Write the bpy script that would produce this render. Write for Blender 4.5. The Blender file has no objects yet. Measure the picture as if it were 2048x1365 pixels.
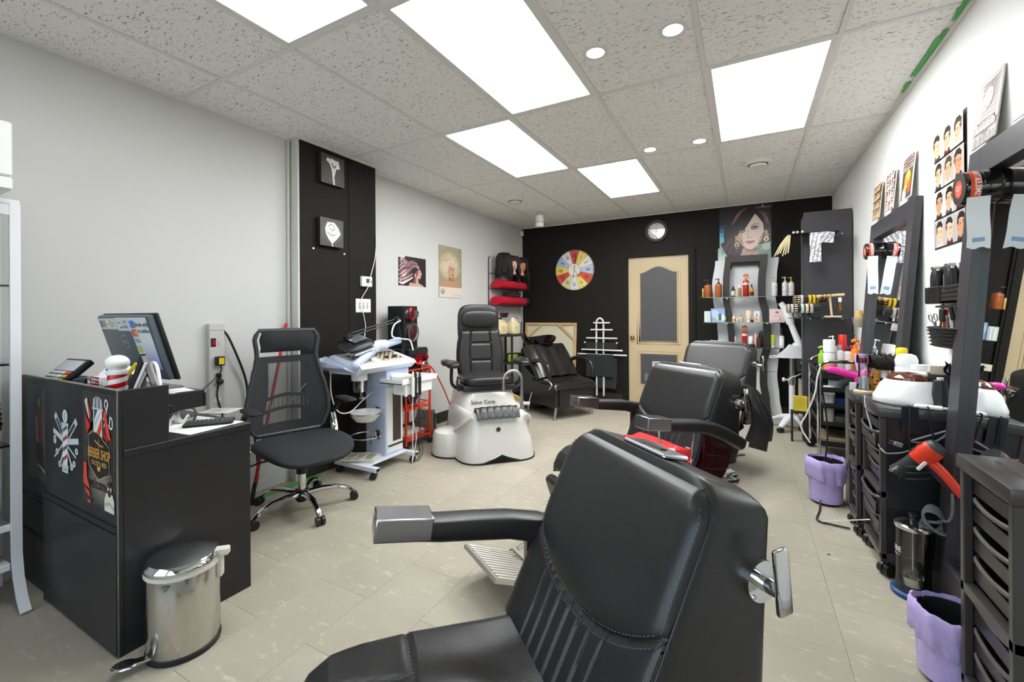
import bpy, bmesh, math, random
from mathutils import Vector, Matrix, Euler
PI = math.pi
random.seed(7)
SC = bpy.context.scene
COL = SC.collection

# ---------------------------------------------------------------- camera, sky, exposure
cam_d = bpy.data.cameras.new('camera'); cam = bpy.data.objects.new('camera', cam_d); COL.objects.link(cam)
cam_d.sensor_width = 36.0; cam_d.lens = 868.235/2048*36
cam_d.shift_y = -53.48/2048
cam_d.clip_start = 0.02
_yaw = 0.493967; _roll = -0.006
fw = Vector((-math.sin(_yaw), math.cos(_yaw), 0)); rt = Vector((math.cos(_yaw), math.sin(_yaw), 0)); up = Vector((0, 0, 1))
r2 = rt*math.cos(_roll)+up*math.sin(_roll); u2 = -rt*math.sin(_roll)+up*math.cos(_roll)
M3 = Matrix((r2, u2, -fw)).transposed()
cam.matrix_world = Matrix.Translation((0, 0, 1.25)) @ M3.to_4x4()
SC.camera = cam

W = bpy.data.worlds.new('world'); SC.world = W; W.use_nodes = True
_n = W.node_tree.nodes; _l = W.node_tree.links
bg = _n['Background']
sky = _n.new('ShaderNodeTexSky'); sky.sky_type = 'NISHITA'; sky.sun_disc = False; sky.sun_elevation = math.radians(40); sky.sun_rotation = math.radians(60)
_mix = _n.new('ShaderNodeMix'); _mix.data_type = 'RGBA'; _mix.inputs[0].default_value = 0.75
_l.new(sky.outputs[0], _mix.inputs[6]); _mix.inputs[7].default_value = (1.0, 1.0, 1.0, 1)
_l.new(_mix.outputs[2], bg.inputs[0]); bg.inputs[1].default_value = 2.0
sun_d = bpy.data.lights.new('sun', 'SUN'); sun_d.energy = 4.0; sun_d.angle = math.radians(.6); sun_d.color = (1, .96, .9)
sun = bpy.data.objects.new('sun', sun_d); COL.objects.link(sun); sun.rotation_euler = (math.radians(28), 0, math.radians(8))  # unseen sun, added so its bounce off the floor brightens the ceiling

VS = SC.view_settings
SC.display_settings.display_device = 'sRGB'
VS.view_transform = 'Standard'; VS.look = 'None'; VS.gamma = 1.0; VS.use_curve_mapping = False
VS.exposure = 0.26
PANEL_POWER = 12.0

# ---------------------------------------------------------------- materials
MATS = {}
def lin(h):
    h = h.lstrip('#'); r = []
    for i in (0, 2, 4):
        c = int(h[i:i+2], 16)/255
        r.append(c/12.92 if c <= .04045 else ((c+.055)/1.055)**2.4)
    return (r[0], r[1], r[2], 1)
def mat(name, col, rough=.5, metal=0., bump=0., scale=40., var=0., spec=.5, coat=0., trans=0., ior=1.45, sheen=0., emit=0., stretch=None, alpha=1.):
    if name in MATS: return MATS[name]
    m = bpy.data.materials.new(name); m.use_nodes = True; MATS[name] = m
    nt = m.node_tree; N = nt.nodes; L = nt.links; b = N['Principled BSDF']
    c = lin(col) if isinstance(col, str) else col
    b.inputs['Base Color'].default_value = c; b.inputs['Roughness'].default_value = rough; b.inputs['Metallic'].default_value = metal
    b.inputs['Specular IOR Level'].default_value = spec; b.inputs['Coat Weight'].default_value = coat; b.inputs['Coat Roughness'].default_value = .1
    b.inputs['Transmission Weight'].default_value = trans; b.inputs['IOR'].default_value = ior; b.inputs['Sheen Weight'].default_value = sheen
    b.inputs['Alpha'].default_value = alpha
    if emit: b.inputs['Emission Color'].default_value = c; b.inputs['Emission Strength'].default_value = emit
    if bump or var:
        tc = N.new('ShaderNodeTexCoord'); mp = N.new('ShaderNodeMapping'); L.new(tc.outputs['Object'], mp.inputs[0])
        if stretch: mp.inputs['Scale'].default_value = stretch
        nz = N.new('ShaderNodeTexNoise'); nz.inputs['Scale'].default_value = scale; nz.inputs['Detail'].default_value = 4
        L.new(mp.outputs[0], nz.inputs[0])
        if bump:
            bp = N.new('ShaderNodeBump'); bp.inputs['Strength'].default_value = bump; bp.inputs['Distance'].default_value = .01
            L.new(nz.outputs[0], bp.inputs['Height']); L.new(bp.outputs[0], b.inputs['Normal'])
        if var:
            n2 = N.new('ShaderNodeTexNoise'); n2.inputs['Scale'].default_value = scale*.13+.5; n2.inputs['Detail'].default_value = 5; L.new(mp.outputs[0], n2.inputs[0])
            mx = N.new('ShaderNodeMix'); mx.data_type = 'RGBA'
            mx.inputs[6].default_value = tuple(max(0, x*(1-var)) for x in c[:3])+(1,); mx.inputs[7].default_value = tuple(min(1, x*(1+var)) for x in c[:3])+(1,)
            mr = N.new('ShaderNodeMapRange'); mr.inputs[1].default_value = .3; mr.inputs[2].default_value = .7
            L.new(n2.outputs[0], mr.inputs[0]); L.new(mr.outputs[0], mx.inputs[0]); L.new(mx.outputs[2], b.inputs['Base Color'])
    return m
def glass(name, col, rough=.0, tint=.0, fac=.12):
    # thin clear sheet: mostly lets light through, some gloss at grazing angles
    if name in MATS: return MATS[name]
    m = bpy.data.materials.new(name); m.use_nodes = True; MATS[name] = m
    nt = m.node_tree; N = nt.nodes; L = nt.links; N.remove(N['Principled BSDF']); out = N['Material Output']
    t = N.new('ShaderNodeBsdfTransparent'); t.inputs[0].default_value = lin(col)
    g = N.new('ShaderNodeBsdfGlossy'); g.inputs['Roughness'].default_value = rough+.03
    f = N.new('ShaderNodeFresnel'); f.inputs[0].default_value = 1.45
    ad = N.new('ShaderNodeMath'); ad.operation = 'ADD'; ad.inputs[1].default_value = tint; L.new(f.outputs[0], ad.inputs[0])
    mx = N.new('ShaderNodeMixShader'); L.new(ad.outputs[0], mx.inputs[0]); L.new(t.outputs[0], mx.inputs[1]); L.new(g.outputs[0], mx.inputs[2])
    L.new(mx.outputs[0], out.inputs[0])
    return m
def print_mat(name='printed_paper', rough=.45, coat=0.):
    if name in MATS: return MATS[name]
    m = mat(name, '#ffffff', rough, coat=coat)
    a = m.node_tree.nodes.new('ShaderNodeVertexColor'); a.layer_name = 'Col'
    m.node_tree.links.new(a.outputs[0], m.node_tree.nodes['Principled BSDF'].inputs['Base Color'])
    return m

# ---------------------------------------------------------------- mesh builder
def frames(pts, closed=False):
    n = len(pts); T = []
    for i in range(n):
        a = pts[(i-1) % n] if (closed or i > 0) else pts[i]; b = pts[(i+1) % n] if (closed or i < n-1) else pts[i]
        t = (b-a); T.append(t.normalized() if t.length > 1e-9 else Vector((0, 0, 1)))
    ref = Vector((0, 0, 1)) if abs(T[0].z) < .9 else Vector((1, 0, 0))
    nrm = (ref-T[0]*ref.dot(T[0])).normalized(); out = []
    for t in T:
        nrm = (nrm-t*nrm.dot(t)); nrm = nrm.normalized() if nrm.length > 1e-6 else t.orthogonal().normalized()
        out.append((nrm.copy(), t.cross(nrm)))
    return out
def crom(pts, k=6, closed=False):
    P = [Vector(p) for p in pts]; n = len(P); out = []
    if n < 3 and not closed: return P
    rng = range(n if closed else n-1)
    for i in rng:
        p0 = P[(i-1) % n] if closed or i > 0 else P[0]; p1 = P[i]; p2 = P[(i+1) % n]; p3 = P[(i+2) % n] if closed or i+2 < n else P[-1]
        for j in range(k):
            t = j/k
            out.append(.5*((2*p1)+(-p0+p2)*t+(2*p0-5*p1+4*p2-p3)*t*t+(-p0+3*p1-3*p2+p3)*t*t*t))
    if not closed: out.append(P[-1])
    return out
class B:
    def __init__(s): s.v = []; s.f = []; s.c = []; s.m = Matrix(); s.col = None
    def add(s, vs, fs, col=None):
        o = len(s.v); s.v += [s.m @ Vector(v) for v in vs]; s.f += [tuple(i+o for i in f) for f in fs]
        s.c += [col or s.col]*len(fs); return s
    def at(s, loc=(0, 0, 0), rot=(0, 0, 0), scale=(1, 1, 1)):
        s.m = Matrix.Translation(loc) @ Euler(rot).to_matrix().to_4x4() @ Matrix.Diagonal((*scale, 1)); return s
    def box(s, c, d, bev=0., rot=None, col=None, seg=1):
        x, y, z = d[0]/2, d[1]/2, d[2]/2
        R = Euler(rot).to_matrix() if rot else None
        if bev <= 0:
            vs = [Vector((i*x, j*y, k*z)) for k in (-1, 1) for j in (-1, 1) for i in (-1, 1)]
            fs = [(0, 2, 3, 1), (4, 5, 7, 6), (0, 1, 5, 4), (2, 6, 7, 3), (0, 4, 6, 2), (1, 3, 7, 5)]
        else:
            bm = bmesh.new(); bmesh.ops.create_cube(bm, size=1); bmesh.ops.scale(bm, vec=(2*x, 2*y, 2*z), verts=bm.verts)
            bmesh.ops.bevel(bm, geom=list(bm.edges), offset=min(bev, .49*min(d)), segments=seg, affect='EDGES', profile=.5)
            bm.verts.index_update(); vs = [v.co.copy() for v in bm.verts]; fs = [tuple(v.index for v in f.verts) for f in bm.faces]; bm.free()
        if R: vs = [R @ v for v in vs]
        C = Vector(c); return s.add([v+C for v in vs], fs, col)
    def bx(s, x0, x1, y0, y1, z0, z1, bev=0., col=None, seg=1):
        return s.box(((x0+x1)/2, (y0+y1)/2, (z0+z1)/2), (abs(x1-x0), abs(y1-y0), abs(z1-z0)), bev, None, col, seg)
    def loft(s, rings, closed=False, cap=True, col=None):
        n = len(rings[0]); k = len(rings); vs = [p for r in rings for p in r]; fs = []
        for i in range(k if closed else k-1):
            for j in range(n):
                a = i*n+j; b = i*n+(j+1) % n; c = ((i+1) % k)*n+(j+1) % n; d = ((i+1) % k)*n+j
                fs.append((a, b, c, d))
        if cap and not closed: fs.append(tuple(range(n-1, -1, -1))); fs.append(tuple((k-1)*n+j for j in range(n)))
        return s.add(vs, fs, col)
    def tube(s, pts, r, n=8, smooth=0, closed=False, col=None, flat=1.):
        P = crom(pts, smooth, closed) if smooth else [Vector(p) for p in pts]
        F = frames(P, closed); rs = r if isinstance(r, (list, tuple)) else None; rings = []
        for i, (p, (a, b)) in enumerate(zip(P, F)):
            q = r
            if rs:
                t = i/(len(P)-1)*(len(rs)-1); k = min(int(t), len(rs)-2); q = rs[k]+(rs[k+1]-rs[k])*(t-k)
            rings.append([p+(a*math.cos(2*PI*j/n)*flat+b*math.sin(2*PI*j/n))*q for j in range(n)])
        return s.loft(rings, closed, True, col)
    def cyl(s, p0, p1, r0, r1=None, n=16, col=None):
        return s.tube([p0, p1], [r0, r0 if r1 is None else r1], n, col=col)
    def lathe(s, prof, c=(0, 0, 0), n=20, sx=1., sy=1., axis='z', cap=True, col=None):
        rings = []
        for r, z in prof:
            ring = []
            for j in range(n):
                a = 2*PI*j/n; u, v = r*math.cos(a)*sx, r*math.sin(a)*sy
                ring.append(Vector(c)+(Vector((u, v, z)) if axis == 'z' else Vector((z, u, v)) if axis == 'x' else Vector((v, z, u))))
            rings.append(ring)
        return s.loft(rings, False, cap, col)
    def ell(s, c, r, n=16, k=10, col=None, e1=1., e2=1.):
        def sp(x, e): return math.copysign(abs(x)**e, x)
        rings = []
        for i in range(1, k):
            t = -PI/2+PI*i/k; ring = []
            for j in range(n):
                a = 2*PI*j/n
                ring.append(Vector((c[0]+r[0]*sp(math.cos(t), e1)*sp(math.cos(a), e2), c[1]+r[1]*sp(math.cos(t), e1)*sp(math.sin(a), e2), c[2]+r[2]*sp(math.sin(t), e1))))
            rings.append(ring)
        return s.loft(rings, False, True, col)
    def prism(s, poly, d0, d1, plane='xy', col=None):
        def P(u, v, w): return (u, v, w) if plane == 'xy' else (u, w, v) if plane == 'xz' else (w, u, v)
        n = len(poly); vs = [P(u, v, d0) for u, v in poly]+[P(u, v, d1) for u, v in poly]
        fs = [tuple(range(n-1, -1, -1)), tuple(range(n, 2*n))]+[(i, (i+1) % n, n+(i+1) % n, n+i) for i in range(n)]
        return s.add(vs, fs, col)
    def grid(s, fn, nu, nv, th=0., col=None):
        # sheet sampled from fn(u,v); th>0 gives it a real thickness along -normal
        P = [[Vector(fn(i/nu, j/nv)) for j in range(nv+1)] for i in range(nu+1)]
        vs = [p for r in P for p in r]; w = nv+1
        fs = [(i*w+j, (i+1)*w+j, (i+1)*w+j+1, i*w+j+1) for i in range(nu) for j in range(nv)]
        if th:
            N = []
            for i in range(nu+1):
                for j in range(nv+1):
                    du = P[min(i+1, nu)][j]-P[max(i-1, 0)][j]; dv = P[i][min(j+1, nv)]-P[i][max(j-1, 0)]
                    q = du.cross(dv); N.append(q.normalized() if q.length > 1e-9 else Vector((0, 0, 1)))
            o = len(vs); vs = vs+[v-n*th for v, n in zip(vs, N)]
            fs = fs+[tuple(k+o for k in reversed(f)) for f in fs]
            bd = [i*w for i in range(nu+1)]+[nu*w+j for j in range(1, nv+1)]+[i*w+nv for i in range(nu-1, -1, -1)]+[j for j in range(nv-1, 0, -1)]
            for k in range(len(bd)):
                a, b = bd[k], bd[(k+1) % len(bd)]; fs.append((b, a, a+o, b+o))
        return s.add(vs, fs, col)
    def mesh(s, name, m, angle=35):
        me = bpy.data.meshes.new(name); me.from_pydata([tuple(v) for v in s.v], [], s.f)
        bm = bmesh.new(); bm.from_mesh(me)
        if not any(s.c): bmesh.ops.recalc_face_normals(bm, faces=bm.faces)
        bm.to_mesh(me); bm.free()
        if any(s.c):
            ca = me.color_attributes.new('Col', 'FLOAT_COLOR', 'CORNER')
            for p, c in zip(me.polygons, s.c):
                cc = c or (1, 1, 1, 1)
                for li in p.loop_indices: ca.data[li].color = cc
        for p in me.polygons: p.use_smooth = True
        me.set_sharp_from_angle(angle=math.radians(angle))
        me.materials.append(m); me.update(); return me
    def obj(s, name, m, parent=None, label=None, angle=35):
        o = bpy.data.objects.new(name, s.mesh(name, m, angle)); COL.objects.link(o)
        if parent: o.parent = parent
        if label: o['label'] = label
        return o
def thing(name, label, cat, loc=(0, 0, 0), rot=0., group=None):
    o = bpy.data.objects.new(name, None); COL.objects.link(o); o.empty_display_size = .05
    o.location = loc; o.rotation_euler = rot if isinstance(rot, (tuple, list)) else (0, 0, rot)
    o['label'] = label; o['category'] = cat
    if group: o['group'] = group
    return o
def tag(o, label, cat, group=None, loc=None, rot=None):
    o['label'] = label; o['category'] = cat
    if group: o['group'] = group
    if loc: o.location = loc
    if rot is not None: o.rotation_euler = rot if isinstance(rot, (tuple, list)) else (0, 0, rot)
    return o
def struct(o): o['kind'] = 'structure'; return o
def dup(root, loc, rot, label=None, group=None):
    r = root.copy(); COL.objects.link(r); r.location = loc; r.rotation_euler = rot if isinstance(rot, (tuple, list)) else (0, 0, rot)
    if label: r['label'] = label
    if group: r['group'] = group
    for ch in list(root.children):
        c = ch.copy(); COL.objects.link(c); c.parent = r
        for g in list(ch.children):
            d = g.copy(); COL.objects.link(d); d.parent = c
    return r
# ---- flat print: coloured polygons laid on a panel, u right, v up, in metres of the panel's own frame
class Print(B):
    def __init__(s, w, h): super().__init__(); s.w = w; s.h = h; s.k = 0
    def lay(s): s.k += 1; return .0004+s.k*.00006
    def poly(s, pts, col):
        z = s.lay(); n = len(pts)
        s.add([(p[0]*s.w, -z, p[1]*s.h) for p in pts], [tuple(range(n))], lin(col) if isinstance(col, str) else col)
        return s
    def rect(s, u0, v0, u1, v1, col): return s.poly([(u0, v0), (u1, v0), (u1, v1), (u0, v1)], col)
    def oval(s, u, v, ru, rv, col, rot=0., n=18):
        a = s.w/s.h; P = []
        for i in range(n):
            t = 2*PI*i/n; x = ru*math.cos(t)*s.w; y = rv*math.sin(t)*s.h
            P.append((u+(x*math.cos(rot)-y*math.sin(rot))/s.w, v+(x*math.sin(rot)+y*math.cos(rot))/s.h))
        return s.poly(P, col)
    def stroke(s, pts, wid, col, k=5):
        # tapered ribbon through pts (u,v), width in metres
        P = [Vector((p[0]*s.w, p[1]*s.h, 0)) for p in pts]; P = crom(P, k) if len(P) > 2 else P
        z = s.lay(); n = len(P); vs = []; fs = []
        for i, p in enumerate(P):
            t = (P[min(i+1, n-1)]-P[max(i-1, 0)]).normalized(); q = Vector((-t.y, t.x, 0))
            f = i/(n-1); ww = wid if not isinstance(wid, (tuple, list)) else wid[0]+(wid[1]-wid[0])*abs(2*f-1)
            vs += [(p.x+q.x*ww/2, -z, p.y+q.y*ww/2), (p.x-q.x*ww/2, -z, p.y-q.y*ww/2)]
        fs = [(2*i, 2*i+1, 2*i+3, 2*i+2) for i in range(n-1)]
        s.add(vs, fs, lin(col) if isinstance(col, str) else col); return s
    def text(s, txt, u, v, size, col, align='CENTER', xs=1., rot=0.):
        vs, fs = text_mesh(txt, align); z = s.lay(); c, q = math.cos(rot), math.sin(rot)
        P = []
        for x, y in vs:
            x *= size*xs; y *= size; P.append((u*s.w+x*c-y*q, -z, v*s.h+x*q+y*c))
        s.add(P, fs, lin(col) if isinstance(col, str) else col); return s
TXT = {}
def text_mesh(txt, align='CENTER'):
    k = (txt, align)
    if k in TXT: return TXT[k]
    cu = bpy.data.curves.new('text', 'FONT'); cu.body = txt; cu.size = 1; cu.align_x = align; cu.resolution_u = 2; cu.offset = .014
    o = bpy.data.objects.new('text', cu); COL.objects.link(o)
    dg = bpy.context.evaluated_depsgraph_get(); ev = o.evaluated_get(dg); me = ev.to_mesh()
    r = ([(v.co.x, v.co.y) for v in me.vertices], [tuple(p.vertices) for p in me.polygons])
    ev.to_mesh_clear(); bpy.data.objects.remove(o); bpy.data.curves.remove(cu); TXT[k] = r; return r
PRINT = print_mat()
GLOSSPRINT = print_mat('glossy_print', .25)
def clamp01(x): return 0 if x < 0 else 1 if x > 1 else x
# ================================================================ room shell
CEIL = 2.606; XL = -3.095; XLB = -3.125; XC = -3.0; XR = .885; YB = 6.17; YF = -1.6
def wall_mat(name, col, rough=.55):
    m = mat(name, col, rough, bump=.03, scale=90); return m
MW = wall_mat('wall_paint_light_grey', '#cfcfcc', .5)
MBK = mat('wall_paint_black', '#211f1c', .6, bump=.05, scale=60, var=.06, spec=.15)
# walls
b = B(); b.bx(XL-.15, XL, YF-.1, 2.14, 0, CEIL+.1); b.bx(XLB-.12, XLB, 2.14, YB+.1, 0, CEIL+.1); struct(b.obj('wall_left', MW))
b = B(); b.bx(XR, XR+.15, YF-.1, YB+.1, 0, CEIL+.1); struct(b.obj('wall_right', wall_mat('wall_paint_lightened', '#ececea', .5)))  # right wall's colour raised to stand in for light missing there
b = B(); b.bx(-1.6, -.5, YB+.046, YB+.12, 0, 2.2); b.bx(XLB-.1, -1.535, YB, YB+.12, 0, CEIL+.1); b.bx(-.595, XR+.1, YB, YB+.12, 0, CEIL+.1); b.bx(-1.535, -.595, YB, YB+.12, 2.1, CEIL+.1)
struct(b.obj('wall_back', MBK))
# shop front behind the camera: pillars, sill, lintel, two glazed bays
b = B(); b.bx(XL-.1, -2.9, YF-.15, YF, 0, CEIL+.1); b.bx(.7, XR+.1, YF-.15, YF, 0, CEIL+.1); b.bx(-2.9, .7, YF-.15, YF, 0, .35); b.bx(-2.9, .7, YF-.15, YF, 2.4, CEIL+.1); b.bx(-1.2, -1.05, YF-.15, YF, .35, 2.4)
struct(b.obj('wall_front', MW))
GW = glass('window_glass', '#f4f8f8')
for i, (a, c) in enumerate(((-2.9, -1.2), (-1.05, .7))):
    b = B(); b.bx(a, c, YF-.1, YF-.09, .35, 2.4); o = struct(b.obj('window_%d' % (i+1), GW))
    f = B(); f.bx(a, a+.05, YF-.13, YF-.06, .35, 2.4); f.bx(c-.05, c, YF-.13, YF-.06, .35, 2.4); f.bx(a, c, YF-.13, YF-.06, .35, .4); f.bx(a, c, YF-.13, YF-.06, 2.35, 2.4)
    f.obj('window_frame', mat('shopfront_aluminium', '#b8babc', .35, 1.), o)
# black chase on the left wall, with its white return and a panel seam
b = B(); b.bx(XLB-.02, XC, 2.152, 2.93, 0, CEIL); o = struct(b.obj('trim_1', MBK))
b = B(); b.bx(XLB-.02, XC+.0015, 2.138, 2.152, 0, CEIL); b.obj('return_face', MW, o)
b = B(); b.bx(XC, XC+.004, 2.62, 2.626, .1, CEIL); b.obj('seam', MBK, o)
b = B(); b.tube([(XL+.012, 2.118, .12), (XL+.012, 2.118, 1.5), (XL+.012, 2.121, CEIL)], .011, 8); b.obj('caulked_pipe', MW, o)
# baseboards
MBB = mat('baseboard_white', '#cfd2d2', .45); MBD = mat('baseboard_black', '#26241f', .5)
b = B()
for k, (z, t) in enumerate(((.155, .012), (.11, .022), (.065, .032))): b.bx(XL, XL+t, .7, 2.138, 0, z)
struct(b.obj('baseboard_left', MBB))
b = B(); b.bx(XL, XC+.0, 2.138-.028, 2.138, 0, .15); b.bx(XL, XC+.01, 2.138-.036, 2.138, 0, .09); struct(b.obj('trim_2', MBB))
b = B(); b.bx(XC, XC+.014, 2.152, 2.93, 0, .13); b.bx(XC, XC+.026, 2.152, 2.93, 0, .07); b.bx(XLB, XLB+.014, 2.94, YB, 0, .12); struct(b.obj('baseboard_chase', MBD))
b = B(); b.bx(XLB, -1.54, YB-.014, YB, 0, .11); b.bx(-.59, XR, YB-.014, YB, 0, .11); struct(b.obj('baseboard_back', MBD))
b = B(); b.bx(XR-.014, XR, .2, YB, 0, .10); struct(b.obj('baseboard_right', MBB))
# ---- floor: base slab, tiles laid as separate pieces
m = mat('vinyl_tile', '#d3cdbd', .38, spec=.3); nt = m.node_tree; N = nt.nodes; L = nt.links; bs = N['Principled BSDF']
tc = N.new('ShaderNodeNewGeometry'); oi = N.new('ShaderNodeObjectInfo'); mp = N.new('ShaderNodeMapping'); mp.inputs['Scale'].default_value = (1.1, 2.6, 1); mp.inputs['Rotation'].default_value = (0, 0, .32)
L.new(tc.outputs['Position'], mp.inputs[0])
ofs = N.new('ShaderNodeVectorMath'); ofs.operation = 'SCALE'; ofs.inputs[0].default_value = (3, 2, 0); L.new(oi.outputs['Random'], ofs.inputs['Scale'])
va = N.new('ShaderNodeVectorMath'); L.new(mp.outputs[0], va.inputs[0]); L.new(ofs.outputs[0], va.inputs[1])
n1 = N.new('ShaderNodeTexNoise'); n1.inputs['Scale'].default_value = 1.6; n1.inputs['Detail'].default_value = 6; n1.inputs['Distortion'].default_value = .8; L.new(va.outputs[0], n1.inputs[0])
n2 = N.new('ShaderNodeTexNoise'); n2.inputs['Scale'].default_value = 9; n2.inputs['Detail'].default_value = 8; n2.inputs['Roughness'].default_value = .75; L.new(va.outputs[0], n2.inputs[0])
r1 = N.new('ShaderNodeValToRGB'); r1.color_ramp.elements[0].position = .3; r1.color_ramp.elements[0].color = lin('#a29b8a'); r1.color_ramp.elements[1].position = .7; r1.color_ramp.elements[1].color = lin('#ada695'); L.new(n1.outputs[0], r1.inputs[0])
r2_ = N.new('ShaderNodeMapRange'); r2_.inputs[1].default_value = .56; r2_.inputs[2].default_value = .66; L.new(n2.outputs[0], r2_.inputs[0])
mx = N.new('ShaderNodeMix'); mx.data_type = 'RGBA'; mx.inputs[7].default_value = lin('#c4bfae'); mu = N.new('ShaderNodeMath'); mu.operation = 'MULTIPLY'; mu.inputs[1].default_value = .85
L.new(r2_.outputs[0], mu.inputs[0]); L.new(mu.outputs[0], mx.inputs[0]); L.new(r1.outputs[0], mx.inputs[6]); L.new(mx.outputs[2], bs.inputs['Base Color'])
rr = N.new('ShaderNodeMapRange'); rr.inputs[3].default_value = .3; rr.inputs[4].default_value = .5; L.new(n1.outputs[0], rr.inputs[0]); L.new(rr.outputs[0], bs.inputs['Roughness'])
MTILE = m
b = B(); b.bx(XLB-.1, XR+.1, YF-.1, YB+.1, -.06, -.004); FLOOR = struct(b.obj('floor', mat('floor_joint', '#a39c8c', .7)))
tm = B(); tm.box((0, 0, -.003), (.2992, .5992, .006), .0006); tm = tm.mesh('floor_tile', MTILE)
for i in range(-12, 3):
    x = .17+.3*i
    for j in range(0, 12):
        y = .48+.6*j+(.3 if i % 2 else 0)-.6
        if y < -.2 or x < XLB-.1: continue
        o = bpy.data.objects.new('floor_tile', tm); COL.objects.link(o); o.parent = FLOOR; o.location = (x, y, 0)
b = B(); b.bx(XLB, XR, YF, -.05, -.006, -.0005); b.obj('floor_strip', MTILE, FLOOR)
# ---- suspended ceiling
m = mat('fissured_ceiling_tile', '#c9c8c4', .9); nt = m.node_tree; N = nt.nodes; L = nt.links; bs = N['Principled BSDF']
tc = N.new('ShaderNodeNewGeometry'); oi = N.new('ShaderNodeObjectInfo'); ofs = N.new('ShaderNodeVectorMath'); ofs.operation = 'SCALE'; ofs.inputs[0].default_value = (31, 17, 0); L.new(oi.outputs['Random'], ofs.inputs['Scale'])
va = N.new('ShaderNodeVectorMath'); L.new(tc.outputs['Position'], va.inputs[0]); L.new(ofs.outputs[0], va.inputs[1])
def fiss(rot, sc, lo, hi):
    mp = N.new('ShaderNodeMapping'); mp.inputs['Rotation'].default_value = (0, 0, rot); mp.inputs['Scale'].default_value = sc; L.new(va.outputs[0], mp.inputs[0])
    v = N.new('ShaderNodeTexNoise'); v.inputs['Scale'].default_value = 1; v.inputs['Detail'].default_value = 3; v.inputs['Roughness'].default_value = .6; v.inputs['Distortion'].default_value = .6; L.new(mp.outputs[0], v.inputs[0])
    r = N.new('ShaderNodeMapRange'); r.inputs[1].default_value = lo; r.inputs[2].default_value = hi; L.new(v.outputs[0], r.inputs[0]); return r
fa = fiss(.35, (38, 110, 1), .62, .67); fb = fiss(1.1, (45, 120, 1), .63, .68)
mxm = N.new('ShaderNodeMath'); mxm.operation = 'MAXIMUM'; L.new(fa.outputs[0], mxm.inputs[0]); L.new(fb.outputs[0], mxm.inputs[1])
cm = N.new('ShaderNodeMix'); cm.data_type = 'RGBA'; cm.inputs[6].default_value = lin('#f2f1ee'); cm.inputs[7].default_value = lin('#8a8884'); L.new(mxm.outputs[0], cm.inputs[0]); L.new(cm.outputs[2], bs.inputs['Base Color'])
bp = N.new('ShaderNodeBump'); bp.inputs['Strength'].default_value = .5; bp.inputs['Distance'].default_value = .004; bp.invert = True; L.new(mxm.outputs[0], bp.inputs['Height']); L.new(bp.outputs[0], bs.inputs['Normal'])
MCT = m; MGRID = mat('ceiling_grid_white', '#e2e1de', .5)
b = B(); b.bx(XLB-.1, XR+.1, YF-.1, YB+.1, CEIL+.03, CEIL+.1); CEILO = struct(b.obj('ceiling', mat('ceiling_deck', '#bdbcb9', .9)))
gx = [-2.635+.61*i for i in range(6)]; gy = [1.409+1.2155*j for j in range(-2, 4)]
cx = [XLB]+gx+[XR]; cy = [YF]+gy+[YB]
PANELS = {(2, 2): 'near left', (3, 3): 'big', (2, 4): 'mid', (3, 5): 'far', (5, 4): 'right'}
for i in range(len(cx)-1):
    for j in range(len(cy)-1):
        if (i, j) in PANELS or (i, j) in ((3, 1), (5, 2), (5, 1)): continue
        w = cx[i+1]-cx[i]-.02; h = cy[j+1]-cy[j]-.02
        b = B(); b.bx(-w/2, w/2, -h/2, h/2, 0, .012, .004); o = b.obj('ceiling_tile', MCT, CEILO); o.location = ((cx[i]+cx[i+1])/2, (cy[j]+cy[j+1])/2, CEIL+.004)
for x in gx:
    b = B(); b.bx(x-.012, x+.012, YF, YB, CEIL-.002, CEIL+.02); b.obj('grid_bar', MGRID, CEILO)
for j, y in enumerate(gy):
    for i in range(len(cx)-1):
        b = B(); b.bx(cx[i]+(.012 if i else 0), cx[i+1]-(.012 if i < 6 else 0), y-.012, y+.012, CEIL-.002, CEIL+.02); b.obj('grid_bar', MGRID, CEILO)
b = B(); b.bx(XL, XL+.02, YF, 2.15, CEIL-.012, CEIL+.01); b.bx(XC, XC+.02, 2.15, 2.93, CEIL-.006, CEIL+.01); b.bx(XLB, XLB+.02, 2.93, YB, CEIL-.006, CEIL+.01); b.bx(XR-.02, XR, YF, YB, CEIL-.012, CEIL+.01); b.bx(XLB, XR, YB-.02, YB, CEIL-.006, CEIL+.01)
b.obj('wall_angle', MGRID, CEILO)
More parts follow.
